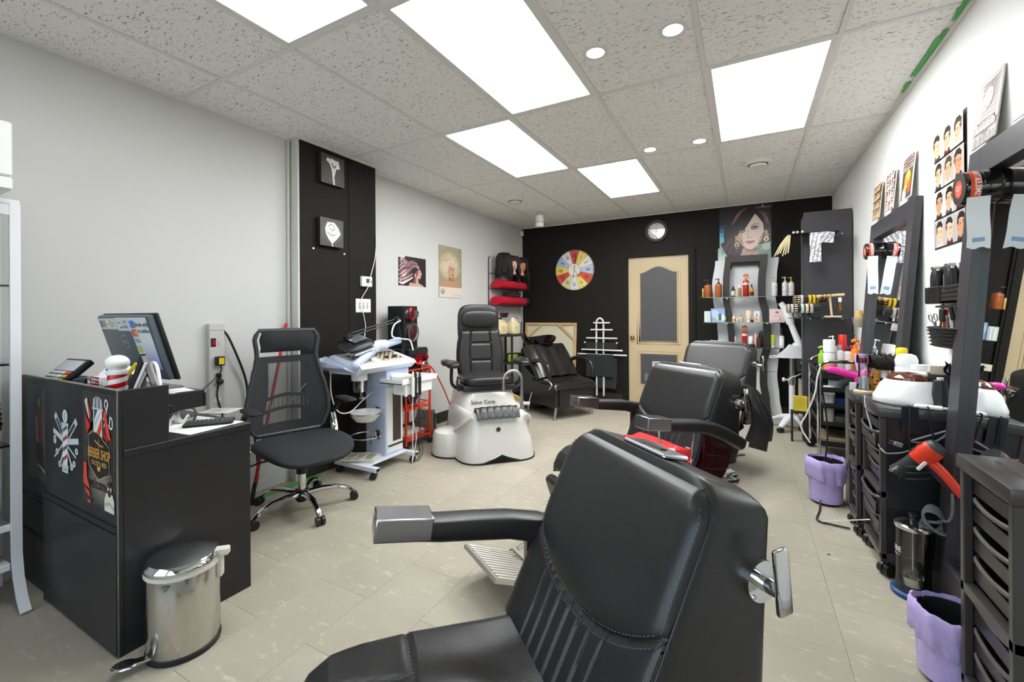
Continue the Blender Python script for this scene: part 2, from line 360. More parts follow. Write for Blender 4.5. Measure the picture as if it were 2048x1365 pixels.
# lights in the grid
PW_ = {(2, 2): .65, (3, 3): .75, (2, 4): 1.15, (3, 5): 1.9, (5, 4): 1.45}
lab = {(2, 2): 'light panel cut by the top photo edge, beside the big central one', (3, 3): 'biggest bright rectangular ceiling light panel, top centre', (2, 4): 'bright rectangular ceiling panel just beyond the biggest one, towards the left', (3, 5): 'smallest looking bright ceiling panel, nearest the black back wall', (5, 4): 'bright ceiling panel on the right, near the hairstyle poster wall'}
for (i, j) in list(PANELS)+[(3, 1), (5, 2), (5, 1)]:
    if (i, j) not in PANELS: 
        if True:
            w = cx[i+1]-cx[i]-.02; h = cy[j+1]-cy[j]-.02
            b = B(); b.bx(-w/2, w/2, -h/2, h/2, 0, .012, .004); o = b.obj('ceiling_tile', MCT, CEILO); o.location = ((cx[i]+cx[i+1])/2, (cy[j]+cy[j+1])/2, CEIL+.004)
            continue
    x0, x1, y0, y1 = cx[i]+.012, cx[i+1]-.012, cy[j]+.012, cy[j+1]-.012
    t = thing('ceiling_light_panel', lab.get((i, j), 'bright ceiling panel above and behind the viewpoint'), 'light', ((x0+x1)/2, (y0+y1)/2, CEIL), 0, 'flat ceiling light panels')
    w, h = (x1-x0)/2, (y1-y0)/2
    b = B(); b.bx(-w, w, -h, -h+.022, -.001, .02); b.bx(-w, w, h-.022, h, -.001, .02); b.bx(-w, -w+.022, -h+.022, h-.022, -.001, .02); b.bx(w-.022, w, -h+.022, h-.022, -.001, .02); b.obj('frame', MGRID, t)
    b = B(); b.bx(-w+.022, w-.022, -h+.022, h-.022, .006, .012); b.obj('diffuser', mat('lit_diffuser_%d%d' % (i, j), (.97, .985, 1., 1), .4, emit=PANEL_POWER*PW_[(i, j)]), t)
MPOT = mat('lit_downlight', (1, .98, .94, 1), .4, emit=40.)
for k, (x, y, l) in enumerate(((-.68, 2.194, 'near left round downlight of the four in the ceiling'), (-.3, 2.195, 'near right round downlight of the four, closest to the viewer'), (-.69, 3.707, 'far left round downlight of the four, by the far light panel'), (-.314, 3.715, 'far right round downlight of the four, left of the right panel'))):
    t = thing('downlight', l, 'light', (x, y, CEIL), 0, 'round ceiling downlights')
    b = B(); b.lathe([(.045, -.003), (.066, -.003), (.068, .004), (.045, .004)], n=28, cap=False); b.obj('trim_ring', MGRID, t)
    b = B(); b.lathe([(.001, -.001), (.046, -.001), (.046, .004), (.001, .004)], n=28); b.obj('lens', MPOT, t)
MPL = mat('white_plastic', '#e6e5e0', .4)
for x, y, l in ((-2.40, 4.547, 'round white ceiling air vent over the left side'), (.104, 4.493, 'round white ceiling air vent beyond the right light panel')):
    t = thing('ceiling_vent', l, 'vent', (x, y, CEIL), 0, 'round ceiling vents')
    b = B(); b.lathe([(.03, .004), (.115, .004), (.112, -.012), (.085, -.024), (.075, -.016), (.03, -.016)], n=28); b.obj('outer_ring', MPL, t)
    b = B(); b.lathe([(.001, -.022), (.02, -.022), (.07, -.026), (.066, -.044), (.001, -.05)], n=28); b.obj('centre_disc', MPL, t)
    b = B(); b.lathe([(.02, -.01), (.078, -.018), (.078, -.024), (.02, -.024)], n=24); b.obj('dark_gap', mat('dark_slot', '#3d3c3a', .8), t)
t = thing('hanging_sensor', 'white cylinder hanging from the ceiling near the back left corner', 'sensor', (-2.4, 5.243, CEIL))
b = B(); b.lathe([(.012, 0), (.012, -.03), (.03, -.035), (.052, -.05), (.056, -.1), (.056, -.185), (.05, -.2), (.001, -.2)], n=20); b.obj('housing', MPL, t)
b = B(); b.lathe([(.057, -.13), (.059, -.132), (.059, -.15), (.057, -.152)], n=20, cap=False); b.obj('band', mat('translucent_grey', '#c9cccd', .2), t)
for a in range(6):
    pass
t = thing('security_camera', 'small white camera high in the back left corner', 'camera', (XLB, 6.1, 2.52))
b = B(); b.box((.03, 0, 0), (.05, .05, .075), .012, seg=2); b.obj('body', MPL, t)
b = B(); b.cyl((.055, -.0, 0), (.062, 0, 0), .014, n=14); b.obj('lens', mat('black_gloss', '#0b0b0c', .12), t)
b = B(); b.cyl((0, 0, .045), (.02, 0, .03), .01, n=8); b.obj('bracket', MPL, t)
# painter's tape leftovers
MGT = mat('green_masking_tape', '#4fb552', .6, var=.25, scale=30)
def tape(x, y0, y1, w, z, label, n, sd):
    r = random.Random(sd); t = thing('masking_tape', label, 'tape', (x, y0, z))
    for i in range(n):
        if r.random() < .12 and i not in (0, n-1): continue
        w0 = w*(.55+.45*r.random()); b = B(); b.bx(-w0, 0, (y1-y0)*i/n, (y1-y0)*(i+.97)/n, -.0012, 0); b.obj('tape_piece', MGT, t)
tape(XR-.022, 2.55, 3.5, .026, CEIL-.0022, 'torn green tape strip along the ceiling edge above the right wall', 14, 3)
tape(-2.91, 1.62, 2.28, .07, .0017, 'green tape strip on the floor along the left baseboard', 4, 5)
# ---- back door
MDOOR = mat('door_beige', '#c4af8c', .4, bump=.03, scale=60); MPAN = mat('door_panel_charcoal', '#4a484b', .45); MBRASS = mat('brass', '#c9a24a', .2, 1.)
DX0, DX1, DZ = -1.457, -.663, 2.032
t = B(); t.bx(DX0, DX1, YB+.01, YB+.045, .01, DZ); DOOR = struct(t.obj('door_1', MDOOR))
fr = B()
for k, (o_, d) in enumerate(((0, .03), (.022, .042), (.045, .028), (.062, .012))):
    a = .085-o_; fr.bx(DX0-a, DX0-.0, YB-d, YB+.02, 0, DZ+a); fr.bx(DX1, DX1+a, YB-d, YB+.02, 0, DZ+a); fr.bx(DX0, DX1, YB-d, YB+.02, DZ+.003, DZ+a)
fr.obj('door_frame', MBK, DOOR)
def arch(x0, x1, z0, z1, rise):
    P = [(x0, z0), (x1, z0), (x1, z1)]
    for i in range(1, 16):
        f = i/16; P.append((x1+(x0-x1)*f, z1+rise*(.5-.5*math.cos(2*PI*f))))
    return P+[(x0, z1)]
def moulding(P, wd, y):
    pts = [Vector((p[0], y, p[1])) for p in P]; bb = B(); bb.tube(pts, wd, 6, closed=True); return bb
P1 = arch(-1.292, -.815, .872, 1.81, .085); P2 = [(-1.292, .272), (-.815, .272), (-.815, .684), (-1.292, .684)]
b = B(); b.prism(P1, YB+.003, YB+.012, 'xz'); b.obj('door_panel', MPAN, DOOR); b = B(); b.prism(P2, YB+.003, YB+.012, 'xz'); b.obj('door_panel', MPAN, DOOR)
def grow(P, g):
    c = (sum(p[0] for p in P)/len(P), sum(p[1] for p in P)/len(P)); xs = max(abs(p[0]-c[0]) for p in P); zs = max(abs(p[1]-c[1]) for p in P)
    return [(c[0]+(p[0]-c[0])*(1+g/xs), c[1]+(p[1]-c[1])*(1+g/zs)) for p in P]
for P in (P1, P2):
    moulding(grow(P, .014), .011, YB+.01).obj('panel_moulding', MDOOR, DOOR); moulding(grow(P, .045), .007, YB+.01).obj('panel_moulding', MDOOR, DOOR)
b = B(); b.lathe([(.001, -.055), (.018, -.054), (.027, -.043), (.026, -.03), (.012, -.022), (.011, -.008), (.026, -.006), (.028, .004), (.001, .004)], (-1.4, YB+.01, .912), n=18, axis='y'); b.obj('door_knob', MBRASS, DOOR)
p = Print(.16, .09); p.rect(0, 0, 1, 1, '#e9e9e6'); p.rect(.03, .5, .97, .92, '#b9bcc0'); p.text('WORK', .5, .56, .032, '#3b3d42'); p.rect(.06, .12, .9, .2, '#a9a9a9'); p.rect(.06, .28, .7, .34, '#b5b5b5')
o = p.obj('door_sticker', PRINT, DOOR); o.location = (-1.135, YB+.0028, .5)
# ================================================================ shared materials
BLK = mat('black_plastic', '#1d1d1f', .38); BLKM = mat('black_matt', '#222122', .7); CHR = mat('chrome', '#d9dadb', .09, 1.); STEEL = mat('brushed_steel', '#bfbfbd', .28, 1., bump=.03, scale=120, stretch=(1, 1, .05))
LEA = mat('black_leather', '#242323', .36, bump=.07, scale=260, spec=.6, var=.10); WHT = mat('white_gloss', '#eeeeec', .25); WHM = mat('white_matt', '#e9e9e6', .6); RED = mat('red_plastic', '#c4121d', .35)
LAM = mat('black_laminate', '#232224', .4, bump=.04, scale=50, var=.08); RUB = mat('rubber', '#161616', .75); GRY = mat('grey_plastic', '#6e7175', .45); PAPER = mat('white_paper', '#ededea', .7); CHARC = mat('charcoal_laminate', '#38363a', .36, bump=.03, scale=50, var=.06)
def caster(bm_, x, y, r=.024, w=.022, a=0.):
    c, s_ = math.cos(a), math.sin(a)
    for d in (-1, 1):
        p = Vector((x-s_*d*w*.55, y+c*d*w*.55, r)); q = Vector((-s_*w*.42, c*w*.42, 0)); bm_.cyl(p-q, p+q, r, n=14)
    return bm_
def cable(name, pts, r, m, label, cat='cable', group=None, k=7):
    b = B(); b.tube(pts, r, 6, smooth=k); return tag(b.obj(name, m), label, cat, group)
# ---------------------------------------------------------------- display cabinet at the left edge
t = thing('display_cabinet', 'tall white glass display cabinet of bead necklaces at left photo edge', 'cabinet', (-2.93, .42, 0))
PW = mat('white_powder_coat', '#e8eaee', .35)
def leg_pts(y): return [Vector((.145, y, 1.74)), Vector((.145, y, .30)), Vector((.148, y, .22)), Vector((.17, y, .13)), Vector((.21, y, .055)), Vector((.258, y, 0.008))]
for y in (-.2, .215):
    P = leg_pts(y); b = B(); rings = []
    for i, p in enumerate(P):
        d = (P[min(i+1, len(P)-1)]-P[max(i-1, 0)]).normalized(); n_ = Vector((-d.z, 0, d.x))
        rings.append([p+Vector((0, -.016, 0))-n_*.008, p+Vector((0, .016, 0))-n_*.008, p+Vector((0, .016, 0))+n_*.008, p+Vector((0, -.016, 0))+n_*.008])
    b.loft(rings); b.obj('leg', PW, t)
    b = B(); b.bx(-.15, -.12, y-.016, y+.016, 0, 1.74); b.obj('leg', PW, t)
b = B(); b.bx(-.15, .152, -.22, .23, 1.735, 1.757, .004); b.obj('top', PW, t)
b = B(); b.bx(.135, .15, -.19, .2, 1.69, 1.735); b.obj('top_rail', PW, t)
SG = glass('shelf_glass', '#dfe9e6', tint=.03)
for z in (1.39, 1.05, .70): b = B(); b.bx(-.145, .14, -.185, .2, z-.008, z, 0); b.obj('shelf', SG, t)
for z in (.36, .19): b = B(); b.bx(-.145, .14, -.185, .2, z-.03, z, .003); b.obj('shelf', PW, t)
b = B(); b.bx(-.15, -.146, -.19, .2, .36, 1.735); b.obj('back_panel', mat('cabinet_back_grey', '#9a9c9f', .4), t)
b = B(); b.bx(.1355, .1385, -.185, .2, .37, 1.69); b.obj('front_glass', glass('cabinet_glass', '#f2f6f5'), t)
def necklace(bm_, x, y, z, w, h, bead, colf, taper=1.):
    n = int((2*h+w)/(bead*1.75)); k = 0
    for i in range(n):
        f = i/n
        if f < .42: px, pz = -w/2*(.35+.65*f/.42), z-h*f/.42*.9
        elif f > .58: px, pz = w/2*(.35+.65*(1-f)/.42), z-h*(1-f)/.42*.9
        else: q = (f-.42)/.16; px, pz = -w/2*math.cos(PI*q), z-h*.9-h*.1*math.sin(PI*q)
        bm_.ell((x+(.004 if i % 2 else 0), y+px, pz), (bead, bead, bead), 7, 5, col=lin(colf(i)))
NECK = [('yellow', 1.66, .10, .235, .05, .0085, lambda i: ('#e8d21e', '#e8d21e', '#3a3a20', '#d8b512')[i % 4], 'yellow and black bead necklace hanging on the top shelf of the white cabinet'),
 ('green', 1.66, .03, .22, .05, .009, lambda i: ('#1f8a4a', '#2fa35c')[i % 2], 'green bead necklace on the top shelf of the white cabinet'),
 ('brown', 1.66, .16, .24, .03, .006, lambda i: ('#7b6a57', '#5c4a3a')[i % 2], 'thin brown bead necklace beside the yellow one in the white cabinet'),
 ('blue', 1.35, .15, .215, .04, .011, lambda i: ('#3aa4cf', '#2c8cba')[i % 2], 'turquoise blue bead necklace on the second shelf of the white cabinet'),
 ('maroon', 1.35, .07, .24, .05, .010, lambda i: ('#5b1f16', '#7a2f20')[i % 2], 'dark maroon bead necklace beside the turquoise one'),
 ('amber', 1.02, .04, .25, .06, .010, lambda i: ('#c8851f', '#8d5312')[i % 2], 'amber bead necklace on the third shelf of the white cabinet'),
 ('cream', 1.02, .11, .26, .035, .008, lambda i: ('#d9d0b2', '#bdb294')[i % 2], 'cream bead necklace hanging on the third shelf of the white cabinet'),
 ('orange', 1.0, .16, .25, .045, .012, lambda i: ('#b04a1c', '#6e2a14')[i % 2], 'orange brown bead necklace with big beads near the cabinet post'),
 ('olive', .68, .15, .27, .03, .008, lambda i: ('#b8a832', '#8b7c1e')[i % 2], 'olive bead necklace on the lowest glass shelf near the cabinet post'),
 ('gold', .68, .07, .28, .06, .010, lambda i: ('#c99018', '#e0b02a')[i % 2], 'gold bead necklace on the lowest glass shelf of the white cabinet'),
 ('rust', .68, .01, .26, .05, .011, lambda i: ('#7d2e14', '#a24a1d')[i % 2], 'rust coloured bead necklace at the extreme left of the lowest glass shelf')]
BEAD = print_mat('glazed_beads', .2)
for i, (n_, z, y, h, w, bd, cf, l) in enumerate(NECK):
    b = B(); necklace(b, 0, 0, 0, w, h, bd, cf); tag(b.obj('bead_necklace', BEAD), l, 'necklace', 'necklaces in the white cabinet', (-2.86, .42+y, z))
    t2 = B(); t2.cyl((-.0, 0, .02), (-.10, 0, .02), .003, n=6)
b = B(); b.lathe([(.03, 0), (.07, .02), (.085, .035), (.08, .037), (.05, .018), (.001, .008)], n=24); tag(b.obj('patterned_dish', mat('blue_glaze', '#33577f', .2, var=.8, scale=200)), 'small blue patterned dish on the third cabinet shelf', 'dish', loc=(-2.86, .50, .702))
b = B(); b.bx(-.08, .08, -.09, .09, 0, .05, .01); b.bx(-.06, .07, -.05, .1, .05, .075, .01); tag(b.obj('folded_cloth', mat('dark_cloth', '#22252c', .9)), 'dark folded cloth on the bottom white cabinet shelf', 'cloth', loc=(-2.9, .5, .19))
b = B(); b.box((0, 0, .02), (.001, .022, .03)); tag(b.obj('price_tag', PAPER), 'white price tag hanging in the cabinet below the turquoise necklace', 'tag', loc=(-2.80, .565, 1.0))
t = thing('microwave_oven', 'white microwave like box on top of the display cabinet', 'appliance', (-2.86, .36, 1.757))
b = B(); b.bx(-.2, .185, -.22, .245, .015, .30, .012, seg=2); b.obj('body', WHT, t)
b = B(); b.bx(.185, .197, -.22, .243, .075, .298, .006); b.obj('front_panel', WHT, t)
b = B(); b.bx(.185, .199, -.215, .243, .02, .068, .004); b.obj('lower_trim', WHT, t)
b = B(); b.bx(.196, .2, -.19, .165, .11, .265, .003); b.obj('window', mat('black_glass', '#15161a', .08), t)
for y in (-.19, .2):
    for x in (-.15, .15): b = B(); b.cyl((x, y, 0), (x, y, .016), .014, n=10); b.obj('foot', RUB, t)
# ---------------------------------------------------------------- reception desk
t = thing('reception_desk', 'black laminate reception desk with barber posters on its front', 'desk', (-2.55, .95, 0))
ox, oy = -2.55, .95
b = B(); b.bx(-2.73-ox, -2.0205-ox, .709-oy, .727-oy, .0, .978, .0015); b.obj('front_panel', LAM, t)
b = B(); b.bx(-3.08-ox, -2.735-ox, .722-oy, .738-oy, .0, .972, .0015); b.obj('front_panel', LAM, t)
b = B(); b.bx(-2.73-ox, -2.021-ox, .7035-oy, .709-oy, .012, .452, .001); b.obj('lower_panel', LAM, t)
EDG = mat('worn_edge_tape', '#77736c', .6, var=.3, scale=60)
b = B(); b.bx(-2.73-ox, -2.021-ox, .7045-oy, .7092-oy, .455, .478, .001); b.obj('tape_strip', BLKM, t)
b = B(); b.bx(-3.07-ox, -2.76-ox, .7185-oy, .7225-oy, .40, .425, .001); b.bx(-2.748-ox, -2.732-ox, .7065-oy, .7225-oy, 0, .5, .001); b.obj('tape_strip', BLKM, t)
b = B(); b.bx(-3.07-ox, -2.76-ox, .7195-oy, .7225-oy, .24, .252, .001); b.obj('tape_strip', BLKM, t)
b = B(); b.bx(-2.0212-ox, -2.0198-ox, .7085-oy, .7125-oy, .0, .978); b.bx(-2.73-ox, -2.022-ox, .7088-oy, .7275-oy, .978, .9795); b.obj('edge_banding', EDG, t)
b = B(); b.bx(-2.04-ox, -2.0215-ox, .7275-oy, 1.192-oy, 0, .73, .001); b.obj('side_panel', LAM, t)
b = B(); b.bx(-3.07-ox, -3.05-ox, .74-oy, 1.19-oy, 0, .73, .001); b.obj('side_panel', LAM, t)
b = B(); b.bx(-3.08-ox, -2.017-ox, .7285-oy, 1.196-oy, .73, .756, .002); b.obj('worktop', LAM, t)
b = B(); b.bx(-2.038-ox, -2.0205-ox, .7275-oy, .872-oy, .756, .978, .0012); b.obj('riser_side', LAM, t)
b = B(); b.bx(-3.075-ox, -2.039-ox, .739-oy, .895-oy, .872, .89, .001); b.obj('ledge', LAM, t)
b = B(); b.bx(-2.05-ox, -2.024-ox, .73-oy, .74-oy, .0, .72); b.obj('corner_strip', EDG, t)
# things stuck to the front
def panel_print(name, pr_, label, cat, loc, rz, thick=.0012, m=None, back='#dddddd', group=None):
    # a print on its own thin sheet: sheet is the top-level mesh, the picture its child
    b = B(); b.bx(0, pr_.w, 0, thick, 0, pr_.h); s_ = tag(b.obj(name, mat('sheet_'+back, back, .6)), label, cat, group, loc, rz)
    o = pr_.obj('picture', m or PRINT, s_); return s_
p = Print(.292, .43)
p.rect(0, 0, 1, 1, '#3b3738')
for i in range(16): p.rect(i/16, 0, (i+.5)/16, 1, ('#423d3d', '#484242', '#353133')[i % 3])
for i in range(7): p.oval(.55, .22, .38-.04*i, .2-.022*i, ('#4d4743', '#59524c', '#665d55', '#736960', '#80756b', '#8d8175', '#988b7e')[i])
for i in range(12): p.rect(.3+.045*i, .1, .303+.045*i, .34, '#4d4640')
# pole
p.poly([(.36, .60), (.62, .60), (.62, .86), (.36, .86)], '#e9e6e4'); p.poly([(.38, .86), (.49, .86), (.38, .76)], '#3b4a7c'); p.poly([(.40, .60), (.52, .60), (.61, .70), (.61, .80)], '#e2401f'); p.poly([(.38, .68), (.38, .74), (.6, .86), (.6, .84)], '#c9c7c9')
p.poly([(.33, .86), (.65, .86), (.62, .95), (.55, .975), (.42, .975), (.35, .95)], '#8d8f93')
for i in range(5): p.rect(.37+.052*i, .865, .39+.052*i, .955, ('#e4e4e6', '#55585c')[i % 2])
p.rect(.32, .858, .66, .872, '#c9cacc')
# clipper, comb, scissors
p.poly([(.08, .92), (.16, .95), (.3, .80), (.22, .76)], '#d7d7d9'); p.poly([(.16, .93), (.22, .9), (.3, .8), (.24, .77)], '#c92c22'); p.poly([(.12, .78), (.3, .70), (.33, .76), (.16, .64)], '#b8201f'); p.poly([(.1, .8), (.3, .68), (.34, .74), (.15, .62)], '#d43228')
p.stroke([(.7, .92), (.74, .96), (.8, .93), (.76, .87), (.7, .92)], .007, '#e7e7e7'); p.stroke([(.78, .93), (.76, .84), (.68, .72)], .006, '#dadada'); p.stroke([(.86, .82), (.92, .8), (.92, .73), (.85, .73), (.86, .82)], .007, '#e7e7e7'); p.stroke([(.84, .74), (.74, .76), (.66, .8)], .006, '#dadada')
p.poly([(.66, .84), (.74, .87), (.86, .66), (.78, .58)], '#c22a20'); p.stroke([(.7, .86), (.78, .7), (.86, .62)], .012, '#e2574a'); p.stroke([(.66, .66), (.8, .6)], .016, '#a31e1c')
# shield
sh = [(.2, .61), (.34, .655), (.52, .65), (.66, .60), (.84, .55), (.82, .48), (.84, .32), (.70, .29), (.52, .245), (.36, .3), (.22, .36), (.24, .46)]
p.poly(sh, '#151315'); p.stroke(sh+[sh[0]], .003, '#c5ae7c', 2); p.poly([(.52+(x-.52)*.93, .45+(y-.45)*.95) for x, y in sh], '#1f1b1b')
p.stroke([(.4, .585), (.52, .555), (.66, .545)], .005, '#c89a52'); p.stroke([(.52, .6), (.54, .52)], .006, '#a37a3c')
p.text('BERBER SHOP', .53, .43, .052, '#e0a13c', xs=.62); p.text('ONLY      MEN', .53, .365, .026, '#c9a04f', xs=.8); p.oval(.53, .36, .05, .045, '#d9a850'); p.oval(.53, .375, .03, .022, '#1f1b1b')
p.text('welcome', .5, .155, .062, '#1d1a1a', xs=.8)
# red chair, bearded man
p.poly([(.06, .36), (.15, .36), (.17, .22), (.24, .16), (.24, .13), (.05, .17)], '#e24b33'); p.poly([(.09, .13), (.24, .11), (.26, .06), (.14, .09)], '#e24b33'); p.poly([(.18, -.0+.005), (.28, .005), (.28, .035), (.18, .035)], '#d34232')
p.poly([(.7, .0), (.98, .0), (.98, .1), (.93, .16), (.76, .16), (.7, .1)], '#ddd8cc'); p.oval(.845, .2, .06, .05, '#e4dccb'); p.oval(.845, .235, .062, .025, '#2b2420'); p.oval(.845, .165, .05, .035, '#3a302a'); p.rect(.8, .205, .89, .215, '#4a3d35'); p.stroke([(.72, .05), (.85, .075), (.97, .04)], .012, '#b7ad94')
panel_print('barber_poster', p, 'colourful poster reading BERBER SHOP on the front of the desk', 'poster', (-2.314, .7076, .527), 0, back='#8d8a86')
p = Print(.30, .27)
def tool(a, c, col='#dfe0e2', w=.010): p.stroke([a, c], w, col, 2)
for (a, c, w) in (((.5, .5), (.12, .88), .03), ((.5, .5), (.88, .86), .03), ((.46, .5), (.06, .62), .022), ((.54, .5), (.94, .56), .024), ((.5, .45), (.3, .12), .012), ((.5, .45), (.72, .14), .012), ((.45, .48), (.1, .2), .008), ((.55, .45), (.86, .3), .008)): tool(a, c, '#d4d6d8', w)
for (a, c, w) in (((.42, .58), (.18, .82), .018), ((.58, .58), (.82, .8), .018)): tool(a, c, '#3a3b3e', w)
for u, v in ((.12, .46), (.2, .3), (.88, .4), (.8, .2), (.12, .5), (.3, .12), (.72, .14)): p.oval(u, v, .05, .05, '#e3e4e5'); p.oval(u, v, .025, .028, '#8f9194')
p.poly([(.42, .1), (.58, .1), (.6, .76), (.4, .76)], '#e9e9ea')
for i in range(4): p.poly([(.42, .18+.15*i), (.58, .26+.15*i), (.58, .32+.15*i), (.42, .24+.15*i)], ('#b5484a', '#56607f')[i % 2])
p.oval(.5, .89, .09, .1, '#e9e9ea'); p.oval(.5, .89, .055, .07, '#c4c6c8'); p.rect(.38, .74, .62, .79, '#cfd0d2'); p.poly([(.4, .02), (.6, .02), (.62, .14), (.38, .14)], '#d2d3d5'); p.rect(.42, .06, .58, .075, '#77797c')
tag(p.obj('barber_decal', PRINT), 'white barber pole and tools decal in the middle of the desk front', 'decal', None, (-2.645, .7088, .597), 0)
p = Print(.285, .43); p.rect(0, 0, 1, 1, '#4a4648'); 
for i in range(9): p.oval(.3+.05*i, .3+.06*(i % 4), .16, .2, ('#544f51', '#5d5759', '#4e494b')[i % 3])
p.poly([(.5, .72), (.62, .74), (.72, .52), (.66, .4), (.52, .42)], '#7e3334'); p.stroke([(.44, .66), (.5, .4), (.66, .3)], .018, '#a6a3a4'); p.poly([(.44, .4), (.74, .36), (.8, .12), (.52, .1)], '#2f2c2e'); p.stroke([(.5, .16), (.84, .1)], .014, '#938f90'); p.oval(.56, .82, .05, .05, '#8b8486')
panel_print('dark_poster', p, 'dim dark poster with a red figure on the desk front beside the cabinet post', 'poster', (-3.0, .7202, .508), 0, back='#9a9796')
# ---- on the ledge
LZ = .89
t = thing('card_terminal', 'card payment terminal with colour keys on the desk ledge', 'terminal', (-2.80, .80, LZ), .1)
b = B(); b.at((0, 0, .10), (.75, 0, 0)); b.box((0, 0, 0), (.20, .15, .03), .008, seg=2); b.m = Matrix(); b.bx(-.06, .06, -.02, .05, 0, .08); b.obj('body', BLK, t)
b = B(); b.at((0, 0, .10), (.75, 0, 0)); b.box((0, .03, .0155), (.17, .06, .002)); b.obj('screen', mat('lcd_grey', '#c4c8cc', .2), t)
b = B(); b.at((0, 0, .10), (.75, 0, 0))
for i in range(4):
    for j in range(3): b.box((-.066+.044*i, -.012-.02*j, .017), (.034, .014, .005), .001, col=lin(('#d8dadc', '#d8dadc', '#d8dadc', ('#e8552e', '#eeb422', '#7cc04a')[j])[i]))
b.obj('keypad', print_mat('keys', .5), t)
b = B(); b.tube([(-.11, .02, .05), (-.135, .01, .07), (-.13, .04, .09), (-.115, .06, .06)], .006, 6, smooth=5); b.obj('coiled_lead', BLK, t)
t = thing('phone_stand', 'small dark triangular metal stand beside the card terminal', 'stand', (-2.60, .815, LZ), 1.1)
b = B(); b.prism([(-.06, 0), (-.045, .085), (.005, .09), (-.02, .078), (-.035, .01), (.05, .01), (.045, 0)], -.045, .045, 'xz'); b.obj('body', mat('slate_metal', '#5c676f', .35, .6), t)
b = B(); b.prism([(.0, .092), (.02, .09), (.075, 0), (.055, 0)], -.046, .046, 'xz'); b.obj('arm', mat('silver_paint', '#b7babd', .3, .7), t)
p = Print(.11, .035); p.rect(0, 0, 1, 1, '#f2efed'); p.rect(0, 0, .72, 1, '#b71f27')
for i in range(3):
    for j in range(2): p.oval(.1+.12*i, .3+.4*j, .045, .16, '#f1ecea')
p.text('EXTRA', .55, .55, .012, '#ffffff'); p.rect(.42, .2, .68, .3, '#f0dada')
panel_print('gum_packet', p, 'red and white small packet standing behind the desk front edge', 'packet', (-2.42, .765, .966), 0, .02)
b = B(); b.bx(-.11, .12, -.02, .04, 0, .07, .003); tag(b.obj('card_box', mat('dark_box', '#2b2d30', .5)), 'low dark box under the red and white packet', 'box', loc=(-2.36, .785, LZ))
# football
m = mat('football_white', '#ecedee', .35)
ico = bmesh.new(); bmesh.ops.create_icosphere(ico, subdivisions=1, radius=1)
bmesh.ops.bevel(ico, geom=list(ico.verts), offset=.36, segments=1, affect='VERTICES')
t = thing('toy_football', 'white and black toy football behind the barber pole figurine', 'ball', (-2.375, .845, LZ), (.5, .2, .3))
bw, bk = B(), B()
for f in ico.faces:
    vs = [v.co.normalized() for v in f.verts]; c = sum(vs, Vector())/len(vs)
    pts = [(c+(v-c)*.97) for v in vs]; tgt = bk if len(vs) == 5 else bw
    sub = [c.normalized()*.078+Vector((0, 0, 0))]+[p_.normalized()*.078 for p_ in pts]
    rim = [p_.normalized()*.0755 for p_ in vs]; n_ = len(vs)
    tgt.add(sub+rim, [(0, i+1, (i+1) % n_+1) for i in range(n_)]+[(i+1, n_+i+1, n_+(i+1) % n_+1, (i+1) % n_+1) for i in range(n_)])
ico.free()
for bb, nm, mm in ((bw, 'white_panels', m), (bk, 'black_panels', BLKM)):
    bb.v = [v+Vector((0, 0, 0)) for v in bb.v]; o = bb.obj(nm, mm, t); o.location = (0, 0, 0)
t.location = (-2.375, .845, LZ+.078)
t = thing('barber_pole_figurine', 'red and white striped barber pole figurine with a round white top', 'figurine', (-2.23, .785, LZ))
m = mat('barber_stripes', '#f2efee', .25); nt = m.node_tree; N = nt.nodes; L = nt.links
tc = N.new('ShaderNodeTexCoord'); sp = N.new('ShaderNodeSeparateXYZ'); L.new(tc.outputs['Object'], sp.inputs[0])
at = N.new('ShaderNodeMath'); at.operation = 'ARCTAN2'; L.new(sp.outputs[1], at.inputs[0]); L.new(sp.outputs[0], at.inputs[1])
m1 = N.new('ShaderNodeMath'); m1.operation = 'MULTIPLY_ADD'; m1.inputs[1].default_value = 1/(2*PI); L.new(at.outputs[0], m1.inputs[0])
m2 = N.new('ShaderNodeMath'); m2.operation = 'MULTIPLY'; m2.inputs[1].default_value = -26.; L.new(sp.outputs[2], m2.inputs[0]); L.new(m2.outputs[0], m1.inputs[2])
fr_ = N.new('ShaderNodeMath'); fr_.operation = 'FRACT'; L.new(m1.outputs[0], fr_.inputs[0]); gt = N.new('ShaderNodeMath'); gt.operation = 'GREATER_THAN'; gt.inputs[1].default_value = .5; L.new(fr_.outputs[0], gt.inputs[0])
mx = N.new('ShaderNodeMix'); mx.data_type = 'RGBA'; mx.inputs[6].default_value = lin('#f2efee'); mx.inputs[7].default_value = lin('#cf1d1d'); L.new(gt.outputs[0], mx.inputs[0]); L.new(mx.outputs[2], N['Principled BSDF'].inputs['Base Color'])
b = B(); b.lathe([(.027, .025), (.031, .04), (.031, .12), (.03, .128)], n=24); b.obj('striped_shaft', m, t)
b = B(); b.lathe([(.03, .126), (.035, .13), (.035, .142), (.029, .146), (.027, .152)], n=24); b.ell((0, 0, .173), (.04, .04, .033), 20, 12); b.obj('round_top', WHT, t)
b = B(); b.lathe([(.04, 0), (.04, .012), (.03, .027)], n=24); b.obj('base', WHT, t)
t = thing('tent_sign', 'black tent shaped sign holder with silver edge below the monitor', 'sign', (-2.135, .838, LZ), 1.12)
b = B(); b.prism([(-.01, .205), (.004, .205), (-.057, 0), (-.067, 0)], -.05, .05, 'xz'); b.obj('board', BLKM, t)
b = B(); b.prism([(-.006, .205), (.008, .205), (.067, 0), (.05, 0)], -.052, .052, 'xz'); b.obj('board', mat('silver_paint', '#b7babd', .3, .7), t)
